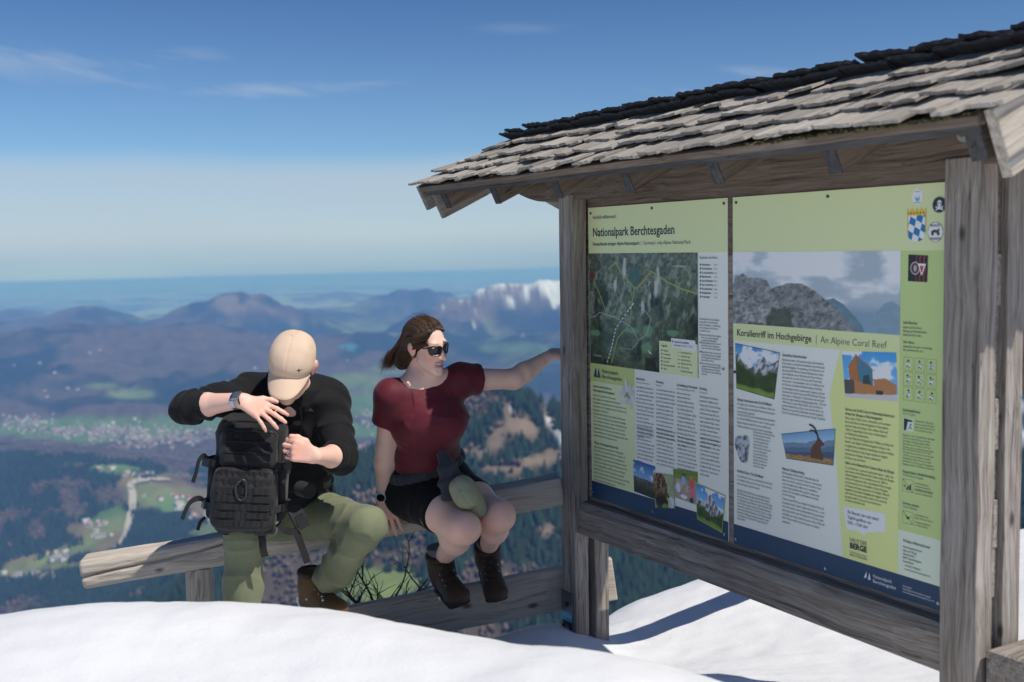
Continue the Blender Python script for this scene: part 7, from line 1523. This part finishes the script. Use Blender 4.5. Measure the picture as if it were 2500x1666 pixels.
# right hand on the rail
ay = nrm(Wp(889, 1176, 4.425)-wWR); az = V3((0.05, -0.92, 0.30)); az = nrm(az-ay*(az@ay)); ax = np.cross(ay, az); ax = ax if ax[0] > 0 else -ax
tips1 = hand(b, wWR+ay*0.012, np.stack([ax, ay, az], 1), [((0.25, 0.25, 0.2), 0.16), ((0.25, 0.28, 0.2), 0.05), ((0.28, 0.3, 0.2), -0.06), ((0.32, 0.3, 0.2), -0.2)], ((0.020, 0.016, -0.004), (0.040, 0.036, -0.010), (0.050, 0.058, -0.018), (0.052, 0.078, -0.026)), s=1.0)
ay2 = nrm(wHandL-wWL); az2 = V3((-0.3, -0.5, 0.8)); az2 = nrm(az2-ay2*(az2@ay2)); ax2 = np.cross(ay2, az2); ax2 = ax2 if ax2[1] < 0 else -ax2
tips2 = hand(b, wWL+ay2*0.012, np.stack([ax2, ay2, az2], 1), [((0.3, 0.5, 0.3), 0.05), ((0.3, 0.5, 0.3), 0.0), ((0.35, 0.5, 0.3), -0.05), ((0.4, 0.5, 0.3), -0.1)], ((0.020, 0.016, -0.004), (0.040, 0.036, -0.008), (0.046, 0.058, -0.012), (0.044, 0.078, -0.02)), s=0.90)
def lipw(V):
    q = ((V-wHC)@wA)/WS; return np.exp(-(((q[:, 0])/0.0265)**6))*np.maximum(np.exp(-(((q[:, 2]+0.0532)/0.0052)**4)), np.exp(-(((q[:, 2]+0.0735)/0.0064)**4)))*(q[:, 1] > 0.075)
def wcol(V, F):
    C = skincol(V, SKC*np.array([1.03, 1.0, 1.0]), [(wKR+(0, -0.05, 0), (0.06,)*3, (1.0, 0.90, 0.88)), (wKL+(0, -0.05, 0), (0.06,)*3, (1.0, 0.90, 0.88)), (wh(0.04, 0.07, -0.03), (0.022,)*3, (1.02, 0.82, 0.80)), (wh(-0.04, 0.07, -0.03), (0.022,)*3, (1.02, 0.82, 0.80)), (wh(0, 0.112, -0.024), (0.014,)*3, (1.02, 0.80, 0.76)), (wWR+ay*0.09, (0.04,)*3, (1.0, 0.84, 0.80))]+[(p, (0.011,)*3, (1.0, 0.78, 0.74)) for p, d in tips1]+[(wh(q*0.08, -0.01, 0), (0.025,)*3, (1.0, 0.75, 0.70)) for q in (-1, 1)])
    w = lipw(V)[:, None]; C = C*(1-w)+np.array([0.50, 0.20, 0.18])*w
    qq = ((V-wHC)@wA)/WS; mo = (np.exp(-((qq[:, 0])/0.0235)**6-((qq[:, 2]+0.0630)/0.0050)**4)*(qq[:, 1] > 0.07))[:, None]; C = C*(1-mo)+np.array([0.09, 0.025, 0.025])*mo
    # brows
    q = ((V-wHC)@wA)/WS
    for sgn in (-1, 1):
        br_ = np.exp(-((q[:, 0]-sgn*0.032)/0.018)**4-((q[:, 2]-0.030-0.1*np.abs(q[:, 0]))/0.0045)**2)*(q[:, 1] > 0.05); C = C*(1-0.7*br_[:, None])+np.array([0.10, 0.05, 0.03])*0.7*br_[:, None]
    return C
body = field_obj('body', b, woman, SKIN, 1, None, wcol)
# open mouth with teeth
tm = [wh(0.0215*math.sin(q), 0.0970-0.0125*abs(math.sin(q))**1.6, -0.0600) for q in np.linspace(-1.0, 1.0, 11)]
ribbon('teeth', tm, 0.0070, 0.003, wA[:, 1]*1.0, body, TEETH, 2)
# T-shirt
j = Field((-0.66, 4.02, 0.50), (0.10, 4.76, 1.06), 0.0045)
mid = wC+(wP-wC)*0.52
j.oval(wC+(wP-wC)*0.80, mid, wside, 0.136, 0.110, 0.126, 0.104, 0.04); j.oval(mid, wC, wside, 0.126, 0.104, 0.134, 0.110, 0.05); j.oval(wC, wN-np.array([0, -0.01, 0.07]), wside, 0.134, 0.110, 0.120, 0.085, 0.05)
fwd = nrm(np.cross(wside, (0, 0, 1))); fwd = fwd if fwd[1] < 0 else -fwd
j.ell(wC+fwd*0.046+np.array([0, 0, 0.002]), (0.112, 0.066, 0.062), None, 0.08)
for S_, E_, cut in ((wSR, wER, 0.50), (wSL, wEL, 0.36)):
    d = E_-S_; j.cone(wN+np.array([0, 0.02, -0.05]), S_, 0.055, 0.060, 0.05); j.cone(S_, S_+d*cut, 0.062, 0.060, 0.03, flat=1); j.cone(S_+d*(cut-0.075), S_+d*(cut-0.005), 0.0615, 0.0615, 0.006, flat=2)
# neckline
ncx = wN+np.array([0.0, -0.01, 0.048]); j.ell(ncx+fwd*0.012, (0.070, 0.072, 0.054), None, 0.012, 'sub')
wbones = [(wP, wC), (wC, wN), (wSR, wER), (wSL, wEL)]
stm = lambda V: 0.45+1.6*np.exp(-((V-mid)**2).sum(1)/0.020)+1.0*np.exp(-((V-(wSR+(0.04, 0, -0.05)))**2).sum(1)/0.004)+1.0*np.exp(-((V-(wSL+(-0.03, 0, -0.06)))**2).sum(1)/0.004)
shirt = field_obj('t_shirt', j, woman, MAROON, 2, lambda V, F: folds(V, F, wbones, 0.0085, 13, 8, 81, 0.0, stm))
# shorts
tq = Field((-0.62, 3.98, 0.36), (0.10, 4.78, 0.80), 0.0045)
tq.oval(wC+(wP-wC)*0.72, wP, wside, 0.142, 0.110, 0.165, 0.125, 0.05); tq.cone(wP, wP-np.array([0, -0.02, 0.02]), 0.13, 0.125, 0.06)
for H_, K_, cut in ((wHR, wKR, 0.62), (wHL, wKL, 0.60)):
    d = K_-H_; tq.cone(H_, H_+d*cut, 0.100, 0.086, 0.06, flat=1)
shorts = field_obj('shorts', tq, woman, BLACKKNIT, 2, lambda V, F: folds(V, F, [(wHR, wKR), (wHL, wKL), (wP, wC)], 0.005, 16, 6, 91))
# jumper tied round the waist
t_ = Field((-0.62, 4.05, 0.40), (0.10, 4.76, 0.84), 0.0045)
wc_ = wC+(wP-wC)*0.66
rp = lambda a: wc_+wside*0.150*math.cos(a)+fwd*0.126*math.sin(a)+np.array([0, 0, -0.004+0.016*math.cos(a)])
for k in range(28):
    a0, a1 = k/28*2*math.pi, (k+1)/28*2*math.pi; t_.oval(rp(a0), rp(a1), (0, 0, 1), 0.020, 0.012, 0.020, 0.012, 0.01)
knot = Wp(1018, 1046, 4.225); t_.ell(knot, (0.024, 0.016, 0.022), None, 0.015)
jn = [knot+np.array([0, -0.004, -0.005]), Wp(1024, 1075, 4.175), Wp(1030, 1108, 4.165), Wp(1036, 1146, 4.16)]; jw = [0.016, 0.030, 0.036, 0.038]
jn2 = [knot, Wp(1036, 1072, 4.185), Wp(1050, 1100, 4.185), Wp(1060, 1128, 4.20)]
for P_, wd_ in ((jn, jw), (jn2, [0.014, 0.022, 0.026, 0.026])):
    for k in range(3): t_.oval(P_[k], P_[k+1], (1, 0.25, 0.25), wd_[k], 0.011, wd_[k+1], 0.011, 0.012)
field_obj('tied_jumper', t_, woman, GREYWOOL, 5, lambda V, F: folds(V, F, list(zip(jn[:-1], jn[1:]))+[(rp(k/8*6.283), rp((k+1)/8*6.283)) for k in range(8)], 0.0035, 18, 14, 95))
# smart watch, rings, bracelet, earring, camera strap
wd = nrm(wWR-wER); wu = nrm(np.array([-0.10, -0.98, 0.1])); wcn = wWR-wd*0.004
wat = ring('watch', wcn, wd, wu, 0.0262, 0.0275, 0.020, 0.003, woman, WHITERUB); fpn = nrm(wu-wd*(wu@wd)); fc = wcn+fpn*0.0305
disc('watch_case', fc, fpn, 0.0215, 0.010, wat, WHITERUB, 28); disc('watch_face', fc+fpn*0.0055, fpn, 0.0185, 0.002, wat, BLACKGLOSS, 28)
ring('bracelet', wWL-nrm(wWL-wEL)*0.035, wWL-wEL, (0, 0, 1), 0.028, 0.028, 0.0018, 0.0012, woman, GOLD, 24); tube('bracelet_charm', [wWL-nrm(wWL-wEL)*0.035+np.array([0, -0.02, -0.024]), wWL-nrm(wWL-wEL)*0.035+np.array([0, -0.022, -0.040]), wWL-nrm(wWL-wEL)*0.035+np.array([0, -0.022, -0.052])], [0.0007, 0.0012, 0.0022], woman, GOLD, 6)
for q in (1, 2): ring('finger_ring', tips1[q][0]*0.0+wWR+ay*(0.094)+ax*(0.5-q/3.0)*0.064*0.9-az*0.003, ay-az*0.3, az, 0.0092, 0.0092, 0.003, 0.0012, woman, GOLD if q == 2 else CHROME, 14)
ear = wh(-0.084, 0.002, -0.040) if (wA[:, 0][1] > 0) else wh(0.084, 0.002, -0.040)
ring('earring', ear, wA[:, 1], (0, 0, 1), 0.005, 0.004, 0.0025, 0.0015, woman, GOLD, 14)
# sunglasses: frame, two lenses, temples
fs = []
def lens_outline(sx, s=1.0, n=26):
    out = []
    for k in range(n):
        a_ = 2*math.pi*k/n; c_, s_ = math.cos(a_), math.sin(a_); r = (abs(c_)**3.2+abs(s_)**3.2)**(-1/3.2); x = 0.0262*s*c_*r; z = 0.0205*s*s_*r*(1.0 if s_ > 0 else 1.06)
        x = x*(1+0.10*s_); out.append((sx*(0.0330)+x, z))
    return out
def gl(x, z, off=0.0): return wh(x, 0.1045-1.35*x*x*6.0+off, 0.006+z)
glasses = None
for sx in (-1, 1):
    lo_ = lens_outline(sx); me = bpy.data.meshes.new('lens'); Vv = [gl(x, z, 0.0) for x, z in lo_]+[gl(sx*0.033, 0, 0.0035)]; me.from_pydata([tuple(v) for v in Vv], [], [(k, (k+1) % 26, 26) for k in range(26)]); smooth_me(me)
    Vt, Ft = tube_np([gl(x, z, 0.001) for x, z in lo_]+[gl(*lo_[0], 0.001), gl(*lo_[1], 0.001)], 0.0026, 6); fm = bpy.data.meshes.new('sunglasses'); fm.from_pydata([tuple(v) for v in Vt], [], Ft); smooth_me(fm)
    if glasses is None: glasses = link('sunglasses', fm, None, woman, TORT)
    else: link('rim', fm, None, glasses, TORT)
    link('lens', me, None, glasses, BLACKGLOSS)
    tube('temple', [gl(sx*0.060, 0.012, 0.0), wh(sx*0.074, 0.060, 0.016), wh(sx*0.081, 0.010, 0.016), wh(sx*0.083, -0.012, 0.010), wh(sx*0.084, -0.022, -0.006)], [0.0032, 0.0028, 0.0024, 0.0022, 0.0018], glasses, TORT, 6)
tube('bridge', [gl(-0.007, 0.006, 0.002), gl(0.0, 0.010, 0.004), gl(0.007, 0.006, 0.002)], 0.0024, glasses, TORT, 6)
# hair: a volume under many blown locks
ht_ = NT('brown_hair'); hc = ht_.n('ShaderNodeVertexColor', layer_name='Col').outputs['Color']; ht_.set(color=hc, rough=0.42, spec=0.4); ht_.b.inputs['Anisotropic'].default_value = 0.5; HAIRM = ht_.m
hf = Field((-0.56, 4.06, 0.92), (-0.16, 4.52, 1.28), 0.004)
hf.ell(wh(0, -0.020, 0.038), (0.083*WS, 0.098*WS, 0.088*WS), wA, 0.02); hf.ell(wh(0, -0.062, 0.0), (0.070*WS, 0.060*WS, 0.066*WS), wA, 0.03)
for sx_ in (-0.035, 0.0, 0.035):
    tail = [wh(sx_, -0.070, -0.010), wh(sx_, -0.100, -0.050), wh(sx_, -0.118, -0.090), wh(sx_, -0.128, -0.118)]; hf.chain(tail, [0.044, 0.036, 0.028, 0.014], 0.03)
# hairline: cut the face free
hf.op(lambda P: -(((P-wh(0, 0.115, -0.035))@nrm(wA@np.array([0, 1.0, -0.62])))+0.052*WS)*-1.0, hf.lo, hf.lo+hf.n*hf.h, 0.01, 'cut')
hcol = lambda V, F: np.array([0.040, 0.020, 0.011])*(0.6+0.8*vnoise3(V[:, 0]*60, V[:, 1]*60, V[:, 2]*60, 3)[:, None])
hair = field_obj('hair', hf, woman, HAIRM, 1, None, hcol)
hr2 = random.Random(44); SV = []; SF = []; SCo = []
def strand(pts, r0, col):
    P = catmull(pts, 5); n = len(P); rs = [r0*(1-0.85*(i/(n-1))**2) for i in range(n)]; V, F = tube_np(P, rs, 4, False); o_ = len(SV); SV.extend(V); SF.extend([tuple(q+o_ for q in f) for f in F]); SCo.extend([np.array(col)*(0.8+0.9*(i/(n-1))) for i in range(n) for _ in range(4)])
hc0 = (0, -0.020, 0.038)
def scalp(phi, th, lift): return (0.0845*math.sin(phi)*lift, hc0[1]+0.100*math.cos(phi)**0.8*math.cos(th)*lift, hc0[2]+0.090*math.cos(phi)**0.8*math.sin(th)*lift)
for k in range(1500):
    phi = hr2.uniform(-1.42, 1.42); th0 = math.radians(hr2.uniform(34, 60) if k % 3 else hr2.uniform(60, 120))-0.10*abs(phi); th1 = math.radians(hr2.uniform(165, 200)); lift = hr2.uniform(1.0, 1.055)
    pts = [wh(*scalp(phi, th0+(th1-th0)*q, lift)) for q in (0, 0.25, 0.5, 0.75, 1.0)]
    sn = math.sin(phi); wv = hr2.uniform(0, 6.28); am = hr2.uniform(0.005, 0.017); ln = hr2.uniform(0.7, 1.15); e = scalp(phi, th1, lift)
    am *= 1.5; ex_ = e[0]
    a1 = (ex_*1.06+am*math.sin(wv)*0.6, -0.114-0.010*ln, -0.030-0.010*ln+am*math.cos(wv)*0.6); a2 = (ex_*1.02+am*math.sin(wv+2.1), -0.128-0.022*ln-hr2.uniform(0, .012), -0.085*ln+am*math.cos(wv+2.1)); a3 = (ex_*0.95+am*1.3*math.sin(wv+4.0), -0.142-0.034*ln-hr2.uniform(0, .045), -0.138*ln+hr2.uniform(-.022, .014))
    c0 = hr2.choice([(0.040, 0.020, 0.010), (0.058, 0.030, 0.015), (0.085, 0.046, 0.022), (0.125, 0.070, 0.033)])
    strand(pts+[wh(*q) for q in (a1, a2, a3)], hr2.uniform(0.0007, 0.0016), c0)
for k in range(160):                                       # locks that frame the temple and ear
    sx = -1 if wA[:, 0][1] > 0 else 1; z0 = hr2.uniform(0.0, 0.055); y0 = hr2.uniform(0.040, 0.074)
    strand([wh(sx*(0.058+hr2.uniform(0, .006)), y0, z0+0.028), wh(sx*(0.076+hr2.uniform(0, .006)), y0-0.035, z0+0.012), wh(sx*(0.086+hr2.uniform(0, .005)), y0-0.075, z0-0.006), wh(sx*(0.080), -0.070-hr2.uniform(0, .03), z0-0.035), wh(sx*0.055, -0.120-hr2.uniform(0, .03), z0-0.085)], hr2.uniform(0.0008, 0.0016), hr2.choice([(0.05, 0.026, 0.014), (0.09, 0.05, 0.026), (0.12, 0.07, 0.036)]))
for k in range(40):                                       # loose flyaway hairs
    phi = hr2.uniform(-0.9, 0.9); sn = math.sin(phi); p0 = (0.08*sn, hr2.uniform(-0.05, 0.03), 0.036+0.090*math.cos(phi)); L = hr2.uniform(0.03, 0.075)
    strand([wh(*p0), wh(p0[0]*1.05, p0[1]-L*0.5, p0[2]+hr2.uniform(0.004, 0.016)), wh(p0[0]+hr2.uniform(-.02, .02), p0[1]-L, p0[2]+hr2.uniform(-0.004, 0.020))], 0.0006, (0.06, 0.032, 0.018))
me = bpy.data.meshes.new('hair_locks'); me.from_pydata([tuple(v) for v in SV], [], SF); smooth_me(me); set_col(me, np.array(SCo)); o = link('hair_locks', me, None, hair, HAIRM); o['kind'] = 'stuff'
# camera strap at the neck
ribbon('neck_strap', [wN+V3(q) for q in ((-0.052, 0.050, 0.046), (-0.062, 0.005, 0.034), (-0.056, -0.034, 0.012))], 0.022, 0.003, (-0.6, -0.6, 0.5), woman, WEBBING, 5)
# boots
b1, m1_ = place_boot(woman, wAR+np.array([-0.004, 0.004, -0.052]), Wp(1074, 1408, 4.21), nrm(wKR-wAR)*0.8+np.array([-0.12, 0.0, 0.45]), BOOTLEATHER, True, 0.97)
b2, m2_ = place_boot(woman, wAL+np.array([0, 0.004, -0.048]), Wp(1150, 1402, 4.34), nrm(wKL-wAL)*0.8+np.array([-0.08, 0.0, 0.35]), BOOTLEATHER, True, 0.93)
snow_lump([(0.175, 0.01, -0.075), (0.165, -0.01, -0.070), (0.185, 0.0, -0.085)], 0.010, 8, m2_, b2); snow_lump([(0.12, 0.03, -0.04), (0.10, 0.035, -0.05)], 0.006, 9, m1_, b1); snow_lump([(0.05, -0.047, -0.098), (0.035, -0.047, -0.10)], 0.007, 10, m1_, b1)
# ------------------------------------------------------------------ sage cap lying in her lap
lc = Wp(1072, 1132, 4.14); lA = basis(None, nrm((0.50, -0.25, -0.80)), nrm((-0.35, -0.80, 0.45)))
lapcap_root = empty('lap_cap', lc); tag(lapcap_root, 'sage green cap resting between the bare thighs of the sitter', 'cap')
def lh(x, y, z): return lc+lA@(np.array([x, y, z], float)*0.60)
cap2 = cap_obj('crown', lapcap_root, lh, lA, SAGE, 1.0, vox=0.0022)
# ------------------------------------------------------------------ the black pack on his thigh
pk0 = Wp(566, 1207, 3.99); pv = nrm((0.075, 0.10, 1.0)); pw = nrm((0.10, -1.0, 0.10)-pv*((0.10, -1.0, 0.10)@pv)); pu = np.cross(pw, pv); pu = pu if pu[0] > 0 else -pu
PA = np.stack([pu, pw, pv], 1)
def pk(u, v, w): return pk0+pu*u+pv*v+pw*w
pack = empty('backpack', pk0); tag(pack, 'black tactical backpack with webbing rows standing on the thigh of the sitter in the cap', 'backpack')
f = Field(np.min([pk(u, v, w) for u in (-.2, .2) for v in (-.05, .46) for w in (-.16, .20)], 0), np.max([pk(u, v, w) for u in (-.2, .2) for v in (-.05, .46) for w in (-.16, .20)], 0), 0.0042)
f.box(pk(0, 0.195, -0.015), (0.124, 0.085, 0.195), PA, 0.055, 0.02); f.box(pk(0.004, 0.345, -0.010), (0.108, 0.070, 0.058), PA, 0.045, 0.04)
mainbody = field_obj('main_bag', f, pack, CORDURA, 2, lambda V, F: folds(V, F, [(pk(0, 0, 0), pk(0, .4, 0))], 0.005, 14, 12, 61))
f1 = Field(f.lo, f.lo+f.n*f.h, 0.0042); f1.box(pk(0.004, 0.290, 0.078), (0.098, 0.030, 0.070), PA, 0.026, 0.02); f1.box(pk(0.004, 0.255, 0.086), (0.088, 0.026, 0.030), PA, 0.022, 0.03)
up_pocket = field_obj('upper_pocket', f1, pack, CORDURA, 2, lambda V, F: folds(V, F, [(pk(-.1, .3, .1), pk(.1, .3, .1))], 0.005, 16, 10, 63))
f2 = Field(f.lo, f.lo+f.n*f.h, 0.0042); f2.box(pk(0, 0.112, 0.092), (0.113, 0.046, 0.108), PA, 0.036, 0.02); f2.box(pk(0, 0.085, 0.105), (0.098, 0.040, 0.075), PA, 0.034, 0.04)
lo_pocket = field_obj('lower_pocket', f2, pack, CORDURA, 2, lambda V, F: folds(V, F, [(pk(-.1, .1, .1), pk(.1, .1, .1))], 0.006, 16, 10, 65))
f3 = Field(f.lo, f.lo+f.n*f.h, 0.0042); f3.box(pk(-0.120, 0.135, 0.0), (0.022, 0.060, 0.110), PA, 0.018, 0.02)
field_obj('side_panel', f3, pack, CORDURA, 2)
f5 = Field(f.lo, f.lo+f.n*f.h, 0.0042); f5.box(pk(0.120, 0.135, 0.0), (0.020, 0.060, 0.110), PA, 0.018, 0.02); field_obj('side_panel', f5, pack, CORDURA, 2)
# bottom roll
f4 = Field(f.lo, f.lo+f.n*f.h, 0.0042); f4.cone(pk(-0.085, 0.002, 0.055), pk(0.095, 0.002, 0.055), 0.022, 0.022, 0.02); field_obj('bottom_flap', f4, pack, CORDURA, 1, lambda V, F: folds(V, F, [(pk(-.1, 0, .05), pk(.1, 0, .05))], 0.006, 30, 20, 67))
FL = [f, f1, f2, f3, f4, f5]
def fval(p):
    d = 1.0
    for g in FL:
        q = np.clip(((p-g.lo)/g.h).round().astype(int), 0, g.n-1); d = min(d, float(g.D[tuple(q)]))
    return d
def onpack(u, v, lift=0.003):
    w = 0.19
    while w > -0.12 and fval(pk(u, v, w)) > 0: w -= 0.002
    return pk(u, v, w+lift)
def strip(name, uv, width, mat, parent, lift=0.003, thick=0.0022, n=3):
    P = [onpack(u, v, lift) for u, v in uv]; return ribbon(name, P, width, thick, pw, parent, mat, n)
# webbing rows on the lower pocket, with stitch bumps
for r in range(7):
    v = 0.030+r*0.0285; k = 9; half = 0.098 if r not in (0, 6) else 0.088
    uv = [(-half+2*half*i/(k*2), v) for i in range(k*2+1)]
    P = [onpack(u, q, 0.0030+(0.0026 if i % 2 else 0.0)) for i, (u, q) in enumerate(uv)]
    ribbon('webbing', P, 0.0215, 0.0022, pw, lo_pocket, WEBBING, 2)
for v, m_, h_ in ((0.333, VELCRO, 0.030), (0.296, VELCRO, 0.032)):
    strip('loop_patch', [(-0.074+0.156*i/8, v) for i in range(9)], h_, m_, up_pocket, 0.002)
for v in (0.314, 0.276, 0.352): strip('binding', [(-0.080+0.168*i/8, v) for i in range(9)], 0.0055, WEBBING, up_pocket, 0.005, 0.003)
strip('webbing', [(-0.078+0.164*i/8, 0.256) for i in range(9)], 0.026, WEBBING, up_pocket, 0.004)
# zip lines round the pockets
def zipline(pts, parent, r=0.0035): tube('zip', [V3(p) for p in catmull([onpack(u, v, 0.001) for u, v in pts], 4)], r, parent, PLASTIC, 6)
zipline([(-0.098, 0.24), (-0.100, 0.30), (-0.088, 0.345), (-0.06, 0.358), (0.0, 0.360), (0.07, 0.357), (0.096, 0.340), (0.105, 0.30), (0.104, 0.24)], up_pocket); zipline([(-0.108, 0.03), (-0.112, 0.10), (-0.108, 0.18), (-0.085, 0.210), (0.0, 0.215), (0.085, 0.212), (0.108, 0.185), (0.112, 0.10), (0.108, 0.03)], lo_pocket)
zipline([(-0.095, 0.372), (-0.05, 0.384), (0.02, 0.386), (0.08, 0.376)], mainbody)
for (u, v), par in (((-0.108, 0.255), up_pocket), ((0.110, 0.195), lo_pocket), ((-0.05, 0.384), mainbody), ((0.104, 0.118), lo_pocket)):
    p = onpack(u, v, 0.004); ribbon('zip_pull', [p, p-pv*0.014+pw*0.004, p-pv*0.030+pw*0.003], 0.006, 0.003, pw, par, PLASTIC, 3)
# diamond tab and snap hook
p0 = onpack(-0.002, 0.135, 0.006); me = bpy.data.meshes.new('diamond_tab'); me.from_pydata([tuple(p0+pu*a+pv*c) for a, c in ((-0.032, 0.004), (-0.006, -0.034), (0.022, 0.002), (-0.004, 0.040))], [], [(0, 1, 2, 3)]); link('diamond_tab', me, None, lo_pocket, VELCRO)
hk = [(-0.012, 0.178), (-0.022, 0.165), (-0.024, 0.148), (-0.018, 0.125), (-0.006, 0.112), (0.010, 0.118), (0.014, 0.135), (0.013, 0.165), (0.010, 0.178), (-0.002, 0.186), (-0.012, 0.178)]
P = [onpack(0.0, 0.15, 0.014)+pu*u+pv*(v-0.15) for u, v in hk]; tube('snap_hook', [V3(q) for q in catmull(P, 3)], 0.0042, lo_pocket, plain('hook_plastic', (0.03, 0.03, 0.032), 0.3), 7)
# compression straps with buckles, loose tails on the left
def buckle(c, xd, parent, s=1.0): link('buckle', box_me('buckle', 0.040*s, 0.030*s, 0.011*s, 0.003, 2, -0.02*s), frame_mat(c, xd, pw), parent, PLASTIC)
for v in (0.235, 0.085):
    L = [pk(-0.135, v, -0.05), pk(-0.148, v, 0.02), pk(-0.140, v-0.004, 0.075), onpack(-0.098, v-0.006, 0.006)]; st = ribbon('strap', L, 0.026, 0.003, lambda q: -pu*(1-q)+pw*q, pack, WEBBING, 5); buckle(V3(L[2])+pu*-0.004, V3(L[3])-V3(L[1]), st)
    Rr = [pk(0.132, v, -0.05), pk(0.146, v, 0.02), pk(0.138, v-0.004, 0.075), onpack(0.100, v-0.006, 0.006)]; st = ribbon('strap', Rr, 0.026, 0.003, lambda q: pu*(1-q)+pw*q, pack, WEBBING, 5); buckle(V3(Rr[2])+pu*0.004, V3(Rr[3])-V3(Rr[1]), st)
ribbon('strap_tail', [pk(-0.140, 0.240, 0.05), pk(-0.158, 0.252, 0.05), pk(-0.175, 0.235, 0.05), pk(-0.183, 0.19, 0.05), pk(-0.192, 0.155, 0.05)], 0.020, 0.003, lambda q: -pu*(0.8-0.3*q)+pw*0.5, pack, WEBBING, 6)
ribbon('strap_tail', [pk(-0.140, 0.085, 0.05), pk(-0.165, 0.098, 0.05), pk(-0.195, 0.085, 0.05), pk(-0.213, 0.050, 0.05), pk(-0.222, 0.020, 0.05)], 0.020, 0.003, lambda q: -pu*(0.8-0.3*q)+pw*0.5, pack, WEBBING, 6)
ribbon('strap_tail', [pk(-0.142, 0.030, 0.04), pk(-0.158, 0.012, 0.045), pk(-0.166, -0.018, 0.045)], 0.012, 0.003, pw, pack, WEBBING, 5)
# hip belt and shoulder strap ends hanging on the right
ribbon('hip_belt', [pk(0.125, 0.10, -0.02), pk(0.160, 0.085, 0.03), pk(0.190, 0.045, 0.045), pk(0.205, 0.015, 0.040)], 0.055, 0.012, lambda q: pu*0.6+pw*0.8, pack, CORDURA, 6); buckle(pk(0.205, 0.030, 0.055), pu*0.5-pv*0.8, pack, 1.3)
ribbon('strap_tail', [pk(0.120, 0.02, 0.05), pk(0.150, -0.005, 0.06), pk(0.185, -0.01, 0.055), pk(0.206, -0.055, 0.045), pk(0.232, -0.125, 0.030)], 0.026, 0.003, lambda q: pw*0.9+pu*0.3, pack, WEBBING, 6)
ribbon('strap_tail', [pk(0.060, 0.0, 0.085), pk(0.070, -0.030, 0.090), pk(0.076, -0.075, 0.080), pk(0.084, -0.100, 0.076)], 0.026, 0.003, pw, pack, WEBBING, 6)
ribbon('strap', [pk(-0.09, 0.0, 0.06), pk(-0.065, -0.012, 0.080), pk(-0.05, -0.010, 0.082)], 0.026, 0.004, pw, pack, WEBBING, 5); buckle(pk(-0.068, -0.004, 0.086), pu, pack, 1.0); buckle(pk(0.062, -0.006, 0.088), pu, pack, 1.0)
ribbon('shoulder_strap', [pk(0.09, 0.37, -0.07), pk(0.115, 0.33, -0.02), pk(0.130, 0.27, 0.02), pk(0.132, 0.20, 0.03)], 0.045, 0.012, lambda q: pu*0.8+pw*0.6, pack, CORDURA, 6); buckle(pk(0.140, 0.285, 0.03), -pv, pack, 0.9)
ribbon('haul_loop', [pk(-0.04, 0.395, -0.06), pk(-0.03, 0.418, -0.05), pk(0.02, 0.420, -0.05), pk(0.035, 0.397, -0.06)], 0.022, 0.004, pw, pack, WEBBING, 6)
hol = Field(Wp(700, 1125, 4.2)-0.1, Wp(700, 1125, 4.2)+0.1, 0.004); hol.cone(Wp(688, 1122, 4.20), Wp(712, 1128, 4.16), 0.030, 0.032, 0.01, flat=2); field_obj('belt_pouch', hol, pack, CORDURA, 1)

# ------------------------------------------------------------------ bare shrub behind the lower board
shr = random.Random(9); base = at_depth(872, 1440, 4.84)
shrub = empty('shrub', base); tag(shrub, 'small leafless shrub with bare twigs sticking up behind the lower fence board', 'shrub')
BARK = plain('twig_bark', (0.045, 0.030, 0.022), 0.9)
tv = []; tf = []
def twig(p, d, L, r, depth):
    n = 5; P = [Vector(p)]; dd = Vector(d).normalized()
    for i in range(n):
        dd = (dd+Vector((shr.uniform(-.16, .16), shr.uniform(-.16, .16), shr.uniform(-.08, .12)))).normalized(); P.append(P[-1]+dd*L/n)
    V, F = tube_np(P, [r*(1-0.55*i/n) for i in range(n+1)], 5); o_ = len(tv); tv.extend(V); tf.extend([tuple(q+o_ for q in f_) for f_ in F])
    if depth > 0:
        for k in range(shr.randint(3, 5)):
            i = shr.randint(1, n); a = shr.uniform(0, 6.28); q = Vector((math.cos(a), math.sin(a)*0.5, shr.uniform(0.1, 0.7))); twig(P[i], dd*0.45+q, L*shr.uniform(0.4, 0.62), r*0.52, depth-1)
for k, (dx, L) in enumerate(((-0.08, 0.29), (-0.75, 0.24), (0.55, 0.26), (1.25, 0.30), (-1.5, 0.25), (2.0, 0.25))): twig(base, (dx, shr.uniform(-.1, .1), 1.0), L, 0.0075, 2)
me = bpy.data.meshes.new('twigs'); me.from_pydata([tuple(v) for v in tv], [], tf); o = link('twigs', smooth_me(me), None, shrub, BARK); o['kind'] = 'stuff'
